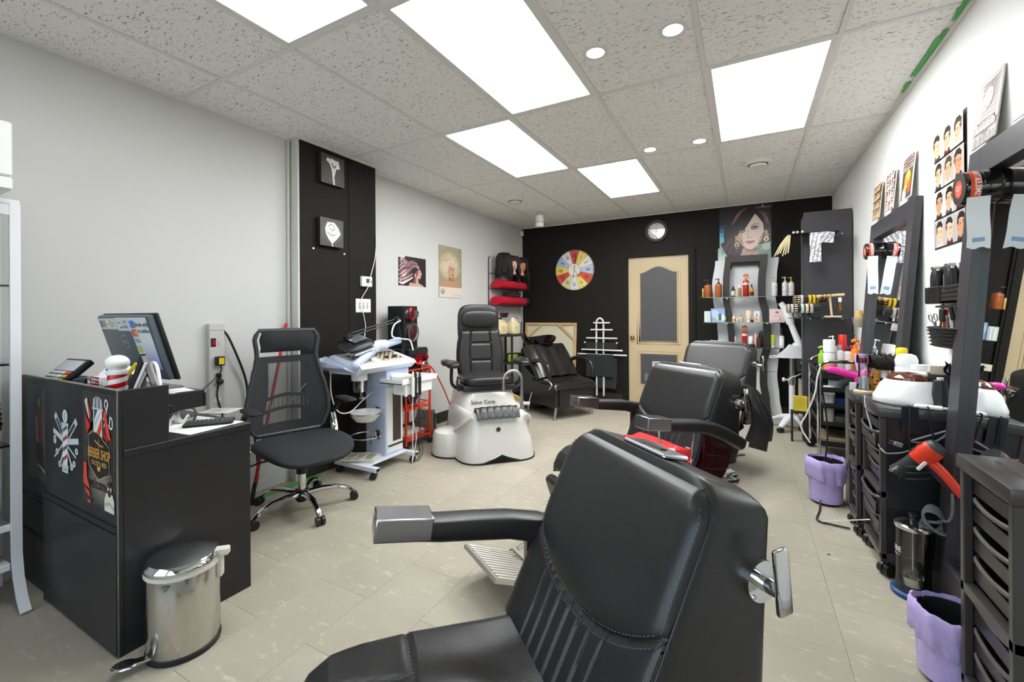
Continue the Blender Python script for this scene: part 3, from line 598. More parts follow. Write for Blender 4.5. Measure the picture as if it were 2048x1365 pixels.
b = B(); b.prism([(-.008, .2), (.0, .2), (.056, 0), (.046, 0)], -.048, -.02, 'xz'); b.obj('liner', BLK, t)
t = thing('acrylic_sign', 'thin white leaning acrylic card holder beside the barber pole figurine', 'sign', (-2.085, .79, LZ), 1.15)
b = B(); b.prism([(-.035, 0), (-.027, 0), (.034, .175), (.026, .178)], -.03, .03, 'xz'); b.obj('sheet', mat('acrylic_white', '#dcdde0', .15), t)
b = B(); b.prism([(-.029, .004), (-.0255, .004), (.0345, .172), (.033, .172)], -.028, .028, 'xz'); b.obj('card', mat('card_red', '#9b3a44', .5), t)
b = B(); b.tube([(-.1, .06, .05), (-.02, .05, .15), (.03, .04, .155), (.075, .02, .06), (.08, .01, 0.005)], .007, 8, smooth=6); tag(b.obj('bent_white_stem', WHT), 'curved white gooseneck stem between the sign holders', 'stem', loc=(-2.2, .85, LZ), rot=.3)
t = thing('yellow_marker', 'yellow capped marker leaning behind the barber pole figurine', 'pen', (-2.27, .80, LZ), .9)
b = B(); b.cyl((0, 0, 0), (.03, 0, .115), .007, n=10); b.obj('barrel', WHT, t); b = B(); b.cyl((.03, 0, .115), (.062, 0, .165), .0085, .007, n=10); b.obj('cap', mat('yellow_plastic', '#e6d21c', .35), t)
# ---- raised shelf box, monitor, papers, keyboard
t = thing('monitor_shelf', 'black raised shelf box carrying the monitor on the desk', 'shelf', (-2.65, 1.0, .756))
b = B(); b.bx(-.40, .38, -.1, .125, .066, .144, .002); b.obj('box', LAM, t)
b = B(); b.bx(.345, .385, .121, .1285, .068, .13, .001); b.obj('end_block', BLK, t)
b = B(); b.bx(-.4, -.38, -.1, .12, 0, .066); b.obj('support', LAM, t); b = B(); b.bx(.05, .07, -.1, .12, 0, .066); b.obj('support', LAM, t)
t = thing('monitor', 'grey computer monitor seen from behind with stickers, on the desk', 'monitor', (-2.53, 1.02, .9))
TI = math.atan2(.085, .30)
def mrot(bb): bb.m = Matrix.Translation((0, .0, .065)) @ Matrix.Rotation(TI, 4, 'X'); return bb
MB_ = mat('monitor_back_grey', '#566069', .4)
b = mrot(B()); b.box((0, .0, .155), (.53, .016, .315), .006, seg=2); b.obj('screen_bezel', BLK, t)
b = mrot(B()); b.box((0, .0085, .16), (.51, .002, .29)); b.obj('screen', mat('black_glass', '#15161a', .08), t)
b = mrot(B()); b.box((-.004, -.02, .157), (.515, .03, .305), .012, seg=2); b.obj('back_shell', MB_, t)
b = B(); b.bx(-.03, .03, -.05, -.03, 0, .2, .004); b.obj('stand_neck', MB_, t); b = B(); b.bx(-.11, .11, -.09, .09, 0, .012, .005); b.obj('stand_base', MB_, t)
p = Print(.50, .29); 
p.rect(.0, .80, .36, .985, '#dcdfe4')
for i, c in enumerate(('#2f6db5', '#d88a3c', '#e9eaec', '#c7cf9a', '#e9eaec')): p.rect(.03+.066*i, .83, .085+.066*i, .95, c)
p.text('VISA', .19, .87, .012, '#2b3a7a'); 
for i in range(4): p.rect(.295+.014*(i % 2), .85+.045*(i//2), .305+.014*(i % 2), .88+.045*(i//2), '#55585c')
p.rect(.37, .78, .63, 1., '#d8dbe0'); p.text('interac', .44, .90, .012, '#55585c'); p.poly([(.41, .82), (.49, .82), (.49, .87)], '#8f8f95')
p.text('PAY', .56, .90, .022, '#4c4f55'); p.text('MAX', .56, .82, .022, '#4c4f55')
p.rect(.63, .40, .755, 1., '#d8dbe2')
for i, (c, v) in enumerate((('#3d7cc9', .83), ('#c0563a', .69), ('#d8dbe2', .56), ('#bfc56f', .42))): p.rect(.645, v, .735, v+.12, c)
p.text('VISA', .69, .59, .026, '#2b3a7a'); p.oval(.672, .75, .03, .05, '#d8382c'); p.oval(.705, .75, .03, .05, '#e79a2e')
for i in range(14): c = i/13; p.rect(.755, 1-.06*(i+1)-.03*0, .985, 1-.06*i, (.72-.52*max(0, c-.45)*1.5, .74-.55*max(0, c-.45)*1.5, .80-.1*c, 1))
p.text('Book with', .87, .855, .030, '#2c2f3a'); p.text('us online', .87, .755, .030, '#2c2f3a'); p.text('Booksy', .86, .25, .02, '#d8d8f2')
cx_, cy_ = .45, .60; p.stroke([(cx_+.062*math.cos(a*PI/12), cy_+.107*math.sin(a*PI/12)) for a in range(25)], .003, '#aab2b8', 2); p.text('DELL', cx_, cy_-.03, .022, '#aab2b8')
o = p.obj('back_stickers', PRINT, t); o.matrix_local = Matrix.Translation((0, 0, .065)) @ Matrix.Rotation(TI, 4, 'X') @ Matrix.Translation((-.254, -.0352, .012))
for k, (x, y, z, w, h, a) in enumerate(((-2.37, 1.03, .9, .16, .1, .2), (-2.35, 1.045, .902, .14, .1, -.15))):
    b = B(); b.bx(-w/2, w/2, -h/2, h/2, 0, .0015); tag(b.obj('paper_sheet', PAPER), ('lower white sheet on the raised shelf beside the monitor', 'upper white sheet on the raised shelf beside the monitor')[k], 'paper', loc=(x, y, z), rot=a)
t = thing('keyboard', 'black slim keyboard on white paper on the desk', 'keyboard', (-2.15, 1.085, .7595), .95)
b = B(); b.box((0, 0, .008), (.19, .075, .012), .003); b.obj('base', BLK, t)
b = B()
for i in range(11):
    for j in range(4): b.box((-.083+.0166*i, -.026+.0172*j, .0155), (.0135, .014, .004), .001)
o = b.obj('keys', mat('key_grey', '#3c3d40', .5), t); o['kind'] = 'stuff'
t = B(); t.bx(-.16, .16, -.14, .1, 0, .0012); tag(t.obj('desk_paper', PAPER), 'large white paper under the keyboard', 'paper', loc=(-2.21, 1.07, .7562), rot=.12)
p = Print(.16, .12); p.rect(0, 0, 1, 1, '#c9cbc8')
for i in range(9): p.rect(.08, .1+.09*i, .5+.4*((i*7) % 5)/5, .14+.09*i, '#7c807c')
o = p.obj('printed_form', PRINT); tag(o, 'grey printed form lying behind the keyboard', 'paper', loc=(-2.45, 1.18, .7572)); o.rotation_euler = (-PI/2, 0, .5)
r = random.Random(2); b = B(); b.grid(lambda u, v: ((u-.5)*.12+.012*math.sin(9*v), (v-.5)*.10+.01*math.sin(8*u), .022+.02*math.sin(u*7+v*4)*math.cos(v*8-u*3)+.016*math.sin(13*u*v+2)), 14, 12, .001); tag(b.obj('crumpled_tissue', PAPER), 'crumpled white tissue on the desk behind the riser', 'tissue', loc=(-2.33, 1.0, .757))
b = B(); b.tube([(-.16, -.01, .006), (-.05, .03, .03), (.06, .0, .02), (.13, -.04, .006)], .005, 6, smooth=6); tag(b.obj('desk_cable', BLK), 'black cable lying on the desk under the raised shelf', 'cable', loc=(-2.42, 1.13, .757))
# ---------------------------------------------------------------- pedal bin
t = thing('pedal_bin', 'stainless steel pedal bin in front of the desk side', 'bin', (-1.892, .862, 0), 0)
MIRST = mat('polished_steel', '#c9c7c2', .16, 1., bump=.012, scale=30, var=.05)
b = B(); b.lathe([(.111, .012), (.115, .02), (.115, .30), (.113, .305)], n=40); b.obj('body', MIRST, t)
b = B(); b.lathe([(.114, 0), (.118, .002), (.118, .018), (.114, .02)], n=40); b.obj('base_ring', BLK, t)
b = B(); b.lathe([(.114, .298), (.121, .302), (.121, .314), (.116, .318)], n=40); b.obj('rim', mat('ivory_plastic', '#d5d2c5', .4), t)
b = B(); b.lathe([(.12, .317), (.122, .322), (.12, .332), (.108, .347), (.07, .357), (.001, .36)], n=40); b.obj('lid', CHR, t)
b = B(); b.box((.09, .09, .335), (.05, .03, .03), .005, rot=(0, 0, .78)); b.box((.085, .085, .29), (.02, .03, .1), .004, rot=(0, 0, .78)); b.obj('hinge', mat('ivory_plastic', '#d5d2c5', .4), t)
b = B(); b.at((-.012, -.15, .03), (-.12, 0, -.35)); b.box((0, .03, 0), (.035, .07, .008), .003); b.ell((0, -.025, .0), (.032, .038, .006), 18, 8); b.obj('pedal', CHR, t)
b = B(); b.add([(.0, 0, 0), (.028, -.0, 0), (.014, 0, -.02), (0, .002, 0), (.028, .002, 0), (.014, .002, -.02)], [(0, 1, 2), (5, 4, 3), (0, 3, 4, 1), (1, 4, 5, 2), (2, 5, 3, 0)]); o = b.obj('label', GRY, t); o.location = (.063, -.103, .29); o.rotation_euler = (0, 0, .55)
# ---------------------------------------------------------------- power strip on the wall
t = thing('power_strip', 'grey metal wall power strip with a red switch left of the office chair', 'power strip', (XL, 1.59, .2))
MP = mat('strip_grey', '#c3c2be', .4)
b = B(); b.bx(0, .04, -.046, .046, 0, .99, .003); b.obj('housing', MP, t); b = B(); b.bx(0, .043, -.047, .047, .955, 1.0, .003); b.obj('end_cap', MP, t)
b = B(); b.bx(.04, .045, -.038, -.008, .85, .905, .002); b.obj('switch_frame', BLK, t); b = B(); b.bx(.045, .05, -.033, -.013, .86, .895, .002); b.obj('rocker', mat('red_rocker', '#a11d20', .3), t)
for z in (.73, .62, .5, .38):
    b = B(); b.cyl((.04, 0, z), (.0415, 0, z), .02, n=16); b.obj('socket', WHT, t)
p = Print(.03, .06); p.text('Active', .5, .3, .012, '#3b3b3b', rot=PI/2); o = p.obj('printing', PRINT, t); o.location = (.0402, -.002, .85); o.rotation_euler = (0, 0, PI/2)
t = thing('plug_adapter', 'black plug adapter with a yellow label in the wall power strip', 'plug', (XL+.042, 1.595, .985-.03))
b = B(); b.bx(0, .04, -.024, .024, -.03, .03, .004); b.obj('body', BLK, t); b = B(); b.bx(.04, .041, -.016, .016, -.02, .022); b.obj('label', mat('label_yellow', '#e0c81e', .5), t)
t = thing('power_plug', 'black plug low in the wall power strip, beside the desk', 'plug', (XL+.0415, 1.59, .82))
b = B(); b.ell((.02, .005, -.0), (.022, .022, .022), 12, 8); b.obj('body', BLK, t); b = B(); b.box((.015, 0, .04), (.03, .028, .035), .006); b.obj('upper_plug', BLK, t)
cable('charger_lead', [(XL+.06, 1.6, .93), (XL+.07, 1.6, .90), (XL+.06, 1.585, .86), (XL+.07, 1.52, .81), (XL+.09, 1.40, .72), (-2.95, 1.3, .62)], .004, BLK, 'thin black cord from the yellow labelled adapter down to the desk')
cable('extension_lead', [(XL+.06, 1.59, .82), (XL+.055, 1.58, .74), (XL+.045, 1.6, .66), (XL+.04, 1.62, .58), (XL+.03, 1.61, .2)], .005, BLK, 'black cord hanging straight down from the low plug in the power strip')
cable('extension_lead', [(XL+.02, 1.637, 1.155), (XL+.03, 1.67, 1.1), (XL+.03, 1.74, .93), (XL+.02, 1.79, .78), (XL+.02, 1.80, .62), (XL+.02, 1.84, .42), (XL+.05, 1.85, .15), (XL+.08, 1.8, .02)], .0075, BLK, 'thick black cord from the top of the power strip to the office chair')
# ---------------------------------------------------------------- mop handle
t = thing('mop_handle', 'red pole leaning on the wall behind the office chair', 'pole', (-2.88, 1.70, 0))
p0, p1 = Vector((0, 0, .0)), Vector((-.185, .385, 1.19)); 
b = B(); b.cyl(p0+(p1-p0)*.1, p1, .011, n=12); b.obj('pole', RED, t); b = B(); b.cyl(p0, p0+(p1-p0)*.11, .014, n=12); b.obj('black_end', BLK, t)
# ================================================================ office chair
CHF = mat('black_mesh_fabric', '#26272a', .85, bump=.15, scale=500)
def net_mat(name, col, open_):
    if name in MATS: return MATS[name]
    m = bpy.data.materials.new(name); m.use_nodes = True; MATS[name] = m; nt = m.node_tree; N = nt.nodes; L = nt.links
    pb = N['Principled BSDF']; pb.inputs['Base Color'].default_value = lin(col); pb.inputs['Roughness'].default_value = .7
    t = N.new('ShaderNodeBsdfTransparent'); mx = N.new('ShaderNodeMixShader'); mx.inputs[0].default_value = 1-open_
    L.new(t.outputs[0], mx.inputs[1]); L.new(pb.outputs[0], mx.inputs[2]); L.new(mx.outputs[0], N['Material Output'].inputs[0]); return m
t = thing('office_chair', 'black mesh back office chair on a chrome star base beside the desk', 'chair', (-2.54, 1.83, 0), -.27)
b = B(); b.cyl((0, 0, .075), (0, 0, .125), .045, .04, 20); b.cyl((0, 0, .05), (0, 0, .08), .03, .045, 16); b.obj('hub', BLK, t)
b = B(); b.cyl((0, 0, .12), (0, 0, .30), .026, n=18); b.obj('gas_column', CHR, t); b = B(); b.cyl((0, 0, .23), (0, 0, .385), .034, n=18); b.obj('column_cover', BLK, t)
for k in range(5):
    a = math.radians(-90+72*k)+.27; c, s_ = math.cos(a), math.sin(a)
    b = B(); rings = []
    for f, z, w, h in ((.03, .098, .022, .02), (.12, .11, .02, .018), (.2, .108, .019, .016), (.27, .088, .018, .015), (.315, .056, .016, .012), (.322, .05, .014, .006)):
        p = Vector((c*f, s_*f, z)); q = Vector((-s_, c, 0)); u_ = Vector((c*.5 if f > .25 else 0, s_*.5 if f > .25 else 0, 1)).normalized()
        rings.append([p+q*w*math.cos(2*PI*j/10)+u_*h*math.sin(2*PI*j/10) for j in range(10)])
    b.loft(rings); lg = b.obj('leg', CHR, t)
    b = B(); q = Vector((-s_, c, 0)); p = Vector((c*.318, s_*.318, .026))
    for d in (-1, 1): b.cyl(p+q*(.006*d), p+q*(.024*d), .026, n=14)
    b.cyl(p+Vector((0, 0, .004)), p+Vector((0, 0, .03)), .012, n=8); b.obj('caster', BLK, lg)
b = B()
def sup(a, p): c, q = math.cos(a), math.sin(a); return math.copysign(abs(c)**p, c), math.copysign(abs(q)**p, q)
rings = []
for k in range(19):
    ph = -PI/2+PI*k/18; cr = max(.02, math.cos(ph))**.42; zz = math.copysign(abs(math.sin(ph))**.8, math.sin(ph)); ring = []
    for j in range(48):
        u, v = sup(2*PI*j/48, .62); x = .045+.285*u*cr*(1.0 if u < 0 else 1.02); y = .275*v*cr*(1-.06*max(0, u)); z = .428+.047*zz
        if zz > 0: z += -.012*(1-abs(v)**2)*(cr < .98)-.004
        z -= .05*max(0, (x-.12)/.21)**2; 
        z -= .006*max(0, 1-abs(abs(y)-.15)/.012)*(zz > .5)
        ring.append(Vector((x, y, z)))
    rings.append(ring)
b.loft(rings); b.obj('seat', CHF, t, angle=70)
b = B(); b.bx(-.16, .14, -.1, .1, .355, .385, .008); b.obj('mechanism', BLK, t)
b = B(); b.tube([(.02, -.1, .365), (.02, -.26, .36), (.02, -.31, .35)], .006, 8); b.obj('tilt_lever', BLK, t)
# back: outline half-widths by height
BK = [(.46, .20), (.50, .235), (.58, .262), (.66, .262), (.75, .245), (.85, .218), (.93, .198), (.98, .19), (1.03, .195), (1.09, .205), (1.14, .19), (1.165, .15)]
def bw_(z):
    for (z0, w0), (z1, w1) in zip(BK, BK[1:]):
        if z0 <= z <= z1: f = (z-z0)/(z1-z0); f = f*f*(3-2*f); return w0+(w1-w0)*f
    return BK[0][1] if z < BK[0][0] else BK[-1][1]
def bx_(z): return -.235-.02*math.sin((z-.46)*4)-.06*max(0, z-.75)**1.2
def bp(y, z): return Vector((bx_(z)+1.1*y*y*.6, y, z))
out = [bp(s_*bw_(z), z) for s_, zs in ((1, [x/100 for x in range(46, 117, 3)]), (-1, [x/100 for x in range(115, 45, -3)])) for z in zs]
b = B(); b.tube(out, .014, 8, closed=True); b.obj('back_frame', GRY if False else mat('dark_grey_plastic', '#3a3b3e', .4), t)
b = B()
for s_ in (1, -1):
    def side(u, v, s_=s_): z = .47+.49*v; W_ = bw_(z); inn = W_*(.50+.25*abs(2*v-1)**1.5*(1 if v < .5 else .55)); return bp(s_*(inn+(W_-inn)*u), z)
    b.grid(side, 6, 18, .004)
b.grid(lambda u, v: bp((2*u-1)*bw_(.93+.045*v)*.97, .93+.045*v), 14, 3, .006); b.grid(lambda u, v: bp((2*u-1)*bw_(.46+.07*v)*.97, .46+.07*v), 14, 3, .006)
o = b.obj('back_side_panel', net_mat('dense_net', '#2a2b2e', .12), t)
b = B(); b.grid(lambda u, v: bp((2*u-1)*bw_(.53+.4*v)*.72, .53+.4*v), 14, 14, .0015); b.obj('back_net', net_mat('open_net', '#3c3d40', .62), t)
b = B()
for s_ in (0, 1):
    b.tube([bp(.165*(2*i/10-1), .60+.022*math.cos(PI*(i/10-.5))+(.075+.012*math.cos(PI*(i/10-.5)))*s_)+Vector((-.012, 0, 0)) for i in range(11)], .011, 8)
b.obj('lumbar_band', BLK, t)
for i in range(11): 
    y = -.135+.027*i; b = B(); b.tube([bp(y, .615+.01*math.cos(y*9))+Vector((-.014, 0, 0)), bp(y, .69+.018*math.cos(y*9))+Vector((-.014, 0, 0))], .0042, 6); b.obj('lumbar_rib', mat('pale_grey_plastic', '#a9a9ab', .5), t)
b = B()
def head(u, v):
    z = 1.005+.15*v; W_ = bw_(z)*.87; a = 2*u-1; return bp(a*W_, z)+Vector((.012+.034*(1-a**4)*math.sin(PI*min(1, max(0, v*.94+.03)))**.5, 0, 0))
b.grid(head, 18, 12, .03); b.obj('headrest', CHF, t, angle=70)
for s_ in (1, -1):
    b = B(); b.tube([(-.10, s_*.25, .40), (-.16, s_*.285, .46), (-.2, s_*.285, .56)], [.024, .026, .02], 10, smooth=4, flat=.6); b.obj('arm_bracket', CHR, t)
    b = B(); b.tube([(-.2, s_*.288, .55), (-.165, s_*.292, .575), (-.12, s_*.294, .625), (-.04, s_*.294, .652), (.02, s_*.294, .655)], .017, 8, smooth=5, flat=.9); ar = b.obj('arm', BLK, t)
    b = B(); b.ell((.005, s_*.294, .672), (.12, .042, .018), 22, 10, e2=.6); b.obj('arm_pad', BLKM, ar)
# ================================================================ facial steamer machine
BLW = mat('pale_blue_plastic', '#c3cee8', .35); BLW2 = mat('white_blue_plastic', '#dfe4ef', .35)
t = thing('facial_machine', 'pale blue facial steamer trolley with hose and bowl by the black chase', 'trolley', (-2.68, 2.62, 0))
ox, oy = -2.68, 2.62
def bxo(bb, x0, x1, y0, y1, z0, z1, bev=0.): return bb.bx(x0-ox, x1-ox, y0-oy, y1-oy, z0, z1, bev)
for y in (2.405, 2.845):
    b = B(); bxo(b, -2.91, -2.455, y-.022, y+.022, .058, .092, .003); r_ = b.obj('base_rail', BLW2, t)
    b = B(); bxo(b, -2.4565, -2.453, y-.016, y+.016, .063, .087); b.obj('tube_end', BLKM, r_)
    for x in (-2.5, -2.87):
        b = B(); caster(b, x-ox, y-oy, .027, .026, .6); b.cyl((x-ox, y-oy, .03), (x-ox, y-oy, .06), .008, n=8); b.obj('caster', BLK, r_)
b = B(); bxo(b, -2.83, -2.56, 2.42, 2.83, .08, .094, .002); b.obj('base_plate', BLW2, t)
b = B(); bxo(b, -2.815, -2.595, 2.628, 2.83, .09, .72, .004); b.obj('column', BLW, t)
b = B(); bxo(b, -2.597, -2.588, 2.64, 2.825, .11, .70, .003); b.obj('column_front', WHT, t)
b = B(); bxo(b, -2.589, -2.5865, 2.705, 2.80, .20, .60, .001); b.obj('brown_panel', mat('brown_smoked_panel', '#4a3a30', .25, var=.25, scale=30), t)
b = B(); bxo(b, -2.588, -2.58, 2.65, 2.83, .165, .178, .002); b.obj('black_bar', BLK, t)
b = B()
for k in range(3): b.box((-2.76-ox+.0, 2.6275-oy, .235-.028*k), (.012, .002, .016), .0008)
b.obj('switch_row', BLKM, t)
# console head: wedge, elongated along the wall
def cons(y):
    return [(-2.86-ox, y, .80), (-2.56-ox, y, .80), (-2.50-ox, y, .845), (-2.52-ox, y, .868), (-2.80-ox, y, .945), (-2.86-ox, y, .93)]
b = B(); b.loft([[Vector(p) for p in cons(2.30-oy)], [Vector(p) for p in cons(2.90-oy)]]); b.obj('console', BLW2, t)
b = B(); b.loft([[Vector((-2.88-ox, 2.29-oy, .815)), Vector((-2.57-ox, 2.29-oy, .815)), Vector((-2.57-ox, 2.29-oy, .83)), Vector((-2.88-ox, 2.29-oy, .93))], [Vector((-2.90-ox, 2.20-oy, .86)), Vector((-2.58-ox, 2.20-oy, .86)), Vector((-2.58-ox, 2.2-oy, .87)), Vector((-2.90-ox, 2.2-oy, .91))]]); b.obj('console_wing', BLW, t)
sl = math.atan2(.077, .28)
def onslope(bb, yc, xs=-2.66, dz=0.): bb.m = Matrix.Translation((xs-ox, yc-oy, .9065+dz)) @ Matrix.Rotation(sl, 4, 'Y'); return bb
BEI = mat('control_beige', '#b7ab94', .5)
for yc, w_ in ((2.42, .16), (2.71, .26)):
    b = onslope(B(), yc); b.box((0, 0, .0015), (.2, w_, .004), .0015); pn = b.obj('control_panel', BEI, t)
    k = 0
    b = onslope(B(), yc)
    for i in range(4):
        for j in range(int(w_/.05)): b.cyl((-.07+.045*i, -w_/2+.035+.048*j, .003), (-.07+.045*i, -w_/2+.035+.048*j, .012), .007, n=8)
    o = b.obj('control_buttons', BLKM, pn); o['kind'] = 'stuff'
    for j in range(2 if w_ > .2 else 1):
        b = onslope(B(), yc); b.cyl((.05, -.05+.09*j, .003), (.05, -.05+.09*j, .02), .016, n=14); b.obj('dial', BLK, pn)
b = B(); b.tube([(-2.56-ox, 2.30-oy, .885), (-2.58-ox, 2.42-oy, .935), (-2.62-ox, 2.50-oy, .965)], .030, 14, smooth=4); b.ell((-2.557-ox, 2.288-oy, .878), (.032, .032, .032), 14, 8); b.obj('steam_nozzle', BLW, t)
b = B(); P = [Vector((-2.62-ox, 2.50-oy, .965)), Vector((-2.66-ox, 2.60-oy, 1.0)), Vector((-2.68-ox, 2.72-oy, 1.0))]; Q = crom(P, 12); rr_ = [(.043 if i % 2 else .033) for i in range(len(Q))]
F_ = frames(Q); rings = [[p+(a*math.cos(2*PI*j/14)+c*math.sin(2*PI*j/14))*r_ for j in range(14)] for p, (a, c), r_ in zip(Q, F_, rr_)]; b.loft(rings); b.obj('steam_hose', BLW2, t)
b = B(); b.cyl((-2.68-ox, 2.72-oy, 1.0), (-2.70-ox, 2.90-oy, 1.025), .031, n=14); b.obj('steam_tube', BLW, t)
b = B(); b.lathe([(.055, .655), (.058, .665), (.058, .735), (.052, .742)], (-2.66-ox, 2.42-oy, 0), n=20); b.obj('water_jar', glass('jar_glass', '#e3e6e8', tint=.08), t)
b = B(); b.lathe([(.06, .742), (.06, .782), (.05, .80)], (-2.66-ox, 2.42-oy, 0), n=20); b.obj('jar_cap', WHM, t); b = B(); b.box((-2.61-ox, 2.40-oy, .7), (.012, .02, .09), .003); b.obj('jar_clip', WHM, t)
b = B(); b.cyl((-2.64-ox, 2.42-oy, .60), (-2.64-ox, 2.42-oy, .655), .008, n=10); b.cyl((-2.64-ox, 2.42-oy, .598), (-2.64-ox, 2.42-oy, .612), .022, n=12); b.obj('drain_tap', CHR, t)
b = B(); b.tube([(-2.70-ox, 2.63-oy, .475), (-2.66-ox, 2.615-oy, .475)], .008, 8); 
b.tube([Vector((-2.655-ox+.121*math.cos(2*PI*i/28), 2.475-oy+.121*math.sin(2*PI*i/28), .478)) for i in range(28)], .0045, 8, closed=True); b.obj('bowl_ring', CHR, t)
b = B(); b.tube([Vector((-2.655-ox+.12*math.cos(2*PI*i/28), 2.475-oy+.12*math.sin(2*PI*i/28), .295)) for i in range(28)], .0045, 8, closed=True); b.tube([(-2.68-ox, 2.629-oy, .24), (-2.68-ox, 2.612-oy, .25), (-2.68-ox, 2.60-oy, .295)], .006, 8); b.obj('empty_ring', CHR, t)
b = B(); b.cyl((-2.70-ox, 2.6-oy, .24), (-2.7-ox, 2.629-oy, .24), .006, n=6); b.bx(-2.7-ox, -2.66-ox, 2.622-oy, 2.63-oy, .23, .30, .002); b.bx(-2.7-ox, -2.66-ox, 2.622-oy, 2.63-oy, .42, .49, .002); b.obj('ring_bracket', BLKM, t)
b = B(); bxo(b, -2.60, -2.36, 2.57, 3.0, .70, .712, .003); bxo(b, -2.365, -2.355, 2.57, 3.0, .70, .745, .003); bxo(b, -2.60, -2.36, 2.57, 2.58, .70, .74, .003); bxo(b, -2.60, -2.36, 2.99, 3.0, .70, .74, .003); bxo(b, -2.50, -2.37, 2.62, 2.95, .61, .70, .004); b.obj('tool_tray', WHT, t)
b = B(); bxo(b, -2.83, -2.55, 2.60, 2.86, .66, .80, .004); b.obj('neck_block', BLW, t)
# bowl rests in the ring
b = B(); b.lathe([(.02, .405), (.075, .415), (.108, .455), (.118, .4835), (.122, .488), (.115, .489), (.10, .46), (.06, .425), (.001, .418)], (0, 0, -.405), n=32); tag(b.obj('facial_bowl', mat('milky_bowl', '#dfe0dc', .2)), 'white bowl in the chrome ring of the facial machine', 'bowl', loc=(-2.655, 2.475, .405))
# magnifier lamp
t = thing('magnifier_lamp', 'black swing arm magnifier lamp clamped above the facial machine', 'lamp', (-2.68, 2.93, .93))
E_ = Vector((-.02, -.05, .275)); H_ = Vector((-.02, -.59, .16))
b = B(); b.cyl((.0, .0, -.09), (0, 0, .03), .014, n=12); b.box((0, 0, -.09), (.05, .05, .03), .005); b.obj('clamp', BLK, t)
for d in (-.01, .01):
    b = B(); b.cyl((d, 0, .02), (E_.x+d, E_.y, E_.z), .006, n=8); b.obj('lower_arm', BLK, t)
    b = B(); b.cyl((E_.x, E_.y, E_.z+d*1.2), (H_.x, H_.y, H_.z+d*1.2), .006, n=8); b.obj('upper_arm', BLK, t)
for p_ in (E_, H_):
    b = B(); b.cyl(p_+Vector((-.02, 0, 0)), p_+Vector((.022, 0, 0)), .03, n=16); j_ = b.obj('joint', BLK, t); b = B(); b.cyl(p_+Vector((.022, 0, 0)), p_+Vector((.027, 0, 0)), .012, n=12); b.obj('joint_bolt', CHR, j_)
b = B(); b.at(tuple(H_+Vector((.03, .05, -.06))), (.25, .28, 0)); b.ell((0, 0, 0), (.11, .13, .035), 24, 8, e2=.5); b.obj('lamp_head', BLK, t)
b = B(); b.at(tuple(H_+Vector((.05, .055, -.095))), (.25, .28, 0)); b.box((0, 0, .0), (.19, .2, .012), .006); b.obj('lens_frame', mat('silver_paint', '#b7babd', .3, .7), t)
b = B(); b.at(tuple(H_+Vector((.04, .05, -.03))), (.25, .28, 0)); b.box((.01, 0, .012), (.1, .13, .006), .002); b.obj('lens', mat('dark_lens', '#5b5f63', .08), t)
b = B(); b.tube([H_+Vector((0, .02, -.01)), H_+Vector((.02, .1, -.05)), H_+Vector((.02, .05, -.08))], .01, 8, smooth=4); b.obj('yoke', BLK, t)
# newspaper on the base plate
p = Print(.25, .2); p.rect(0, 0, 1, 1, '#dedcd4'); r = random.Random(4)
p.text('NEWS', .3, .84, .03, '#33322f')
for i in range(10):
    for j in range(3):
        u, v = .06+.31*j, .06+.078*i
        if r.random() < .3: p.rect(u, v, u+.26, v+.07, r.choice(['#d9b84a', '#8f8d86', '#b9c98a', '#6f6d68']))
        else:
            for q in range(2): p.rect(u, v+.035*q, u+.26*r.uniform(.6, 1), v+.035*q+.018, '#8d8b84')
b = B()
for k in range(4): b.box((.005*(k % 2), .004*(k % 3), .002+.004*k), (.25-.004*k, .2, .0035), .001, rot=(0, 0, .05*k))
o = tag(b.obj('newspaper', mat('newsprint', '#d9d7cf', .8)), 'folded newspaper on the base of the facial machine', 'newspaper', loc=(-2.72, 2.5, .095), rot=.35)
q = p.obj('front_page', PRINT, o); q.rotation_euler = (-PI/2, 0, .15); q.location = (-.12, -.11, .0165)
# hand tools on the tray
t = thing('tool_dryer', 'white handheld steamer gun on the tray of the facial machine', 'tool', (-2.43, 2.62, .712), .5)
b = B(); b.cyl((-.05, 0, .045), (.05, 0, .045), .033, .028, 16); b.ell((-.05, 0, .045), (.03, .034, .034), 14, 8); b.obj('body', WHT, t)
b = B(); b.tube([(.0, 0, .03), (.045, -.01, -.06), (.05, -.01, -.11)], [.018, .016, .014], 10); b.obj('handle', WHT, t); b = B(); b.cyl((.05, 0, .045), (.10, 0, .047), .03, .018, 14); b.obj('nozzle', mat('cream_plastic', '#ddd4bd', .4), t)
for k, (x, y, m_, l) in enumerate(((-2.36, 2.70, BLK, 'black wand hanging nearest the white gun on the facial tray'), (-2.355, 2.745, BLK, 'second black wand hanging on the facial tray edge'), (-2.355, 2.665, WHT, 'white wand hanging on the facial tray edge'))):
    t = thing('wand', l, 'tool', (x+.022, y, .60), 0, 'wands on the facial tray')
    b = B(); b.cyl((0, 0, 0), (-.0, 0, .15), .012, .014, 10); b.obj('grip', m_, t); b = B(); b.cyl((0, 0, .15), (-.0, 0, .2), .009, .006, 10); b.obj('tip', m_, t)
    b = B(); b.tube([Vector(q)-Vector((x+.022, y, .60)) for q in [(x+.022, y, .6), (x+.03, y-.02, .45), (x+.035, y+.02*(k-1), .28), (x+.03, y+.05-.03*k, .12), (x+.0, y-.03+.02*k, .06), (x-.03, y+.05, .12), (x-.06, y+.09, .4)]], .003, 6, smooth=7); b.obj('cord', m_, t)
t = thing('glass_tube', 'clear glass attachment lying on the facial tray', 'attachment', (-2.47, 2.80, .712), .3)
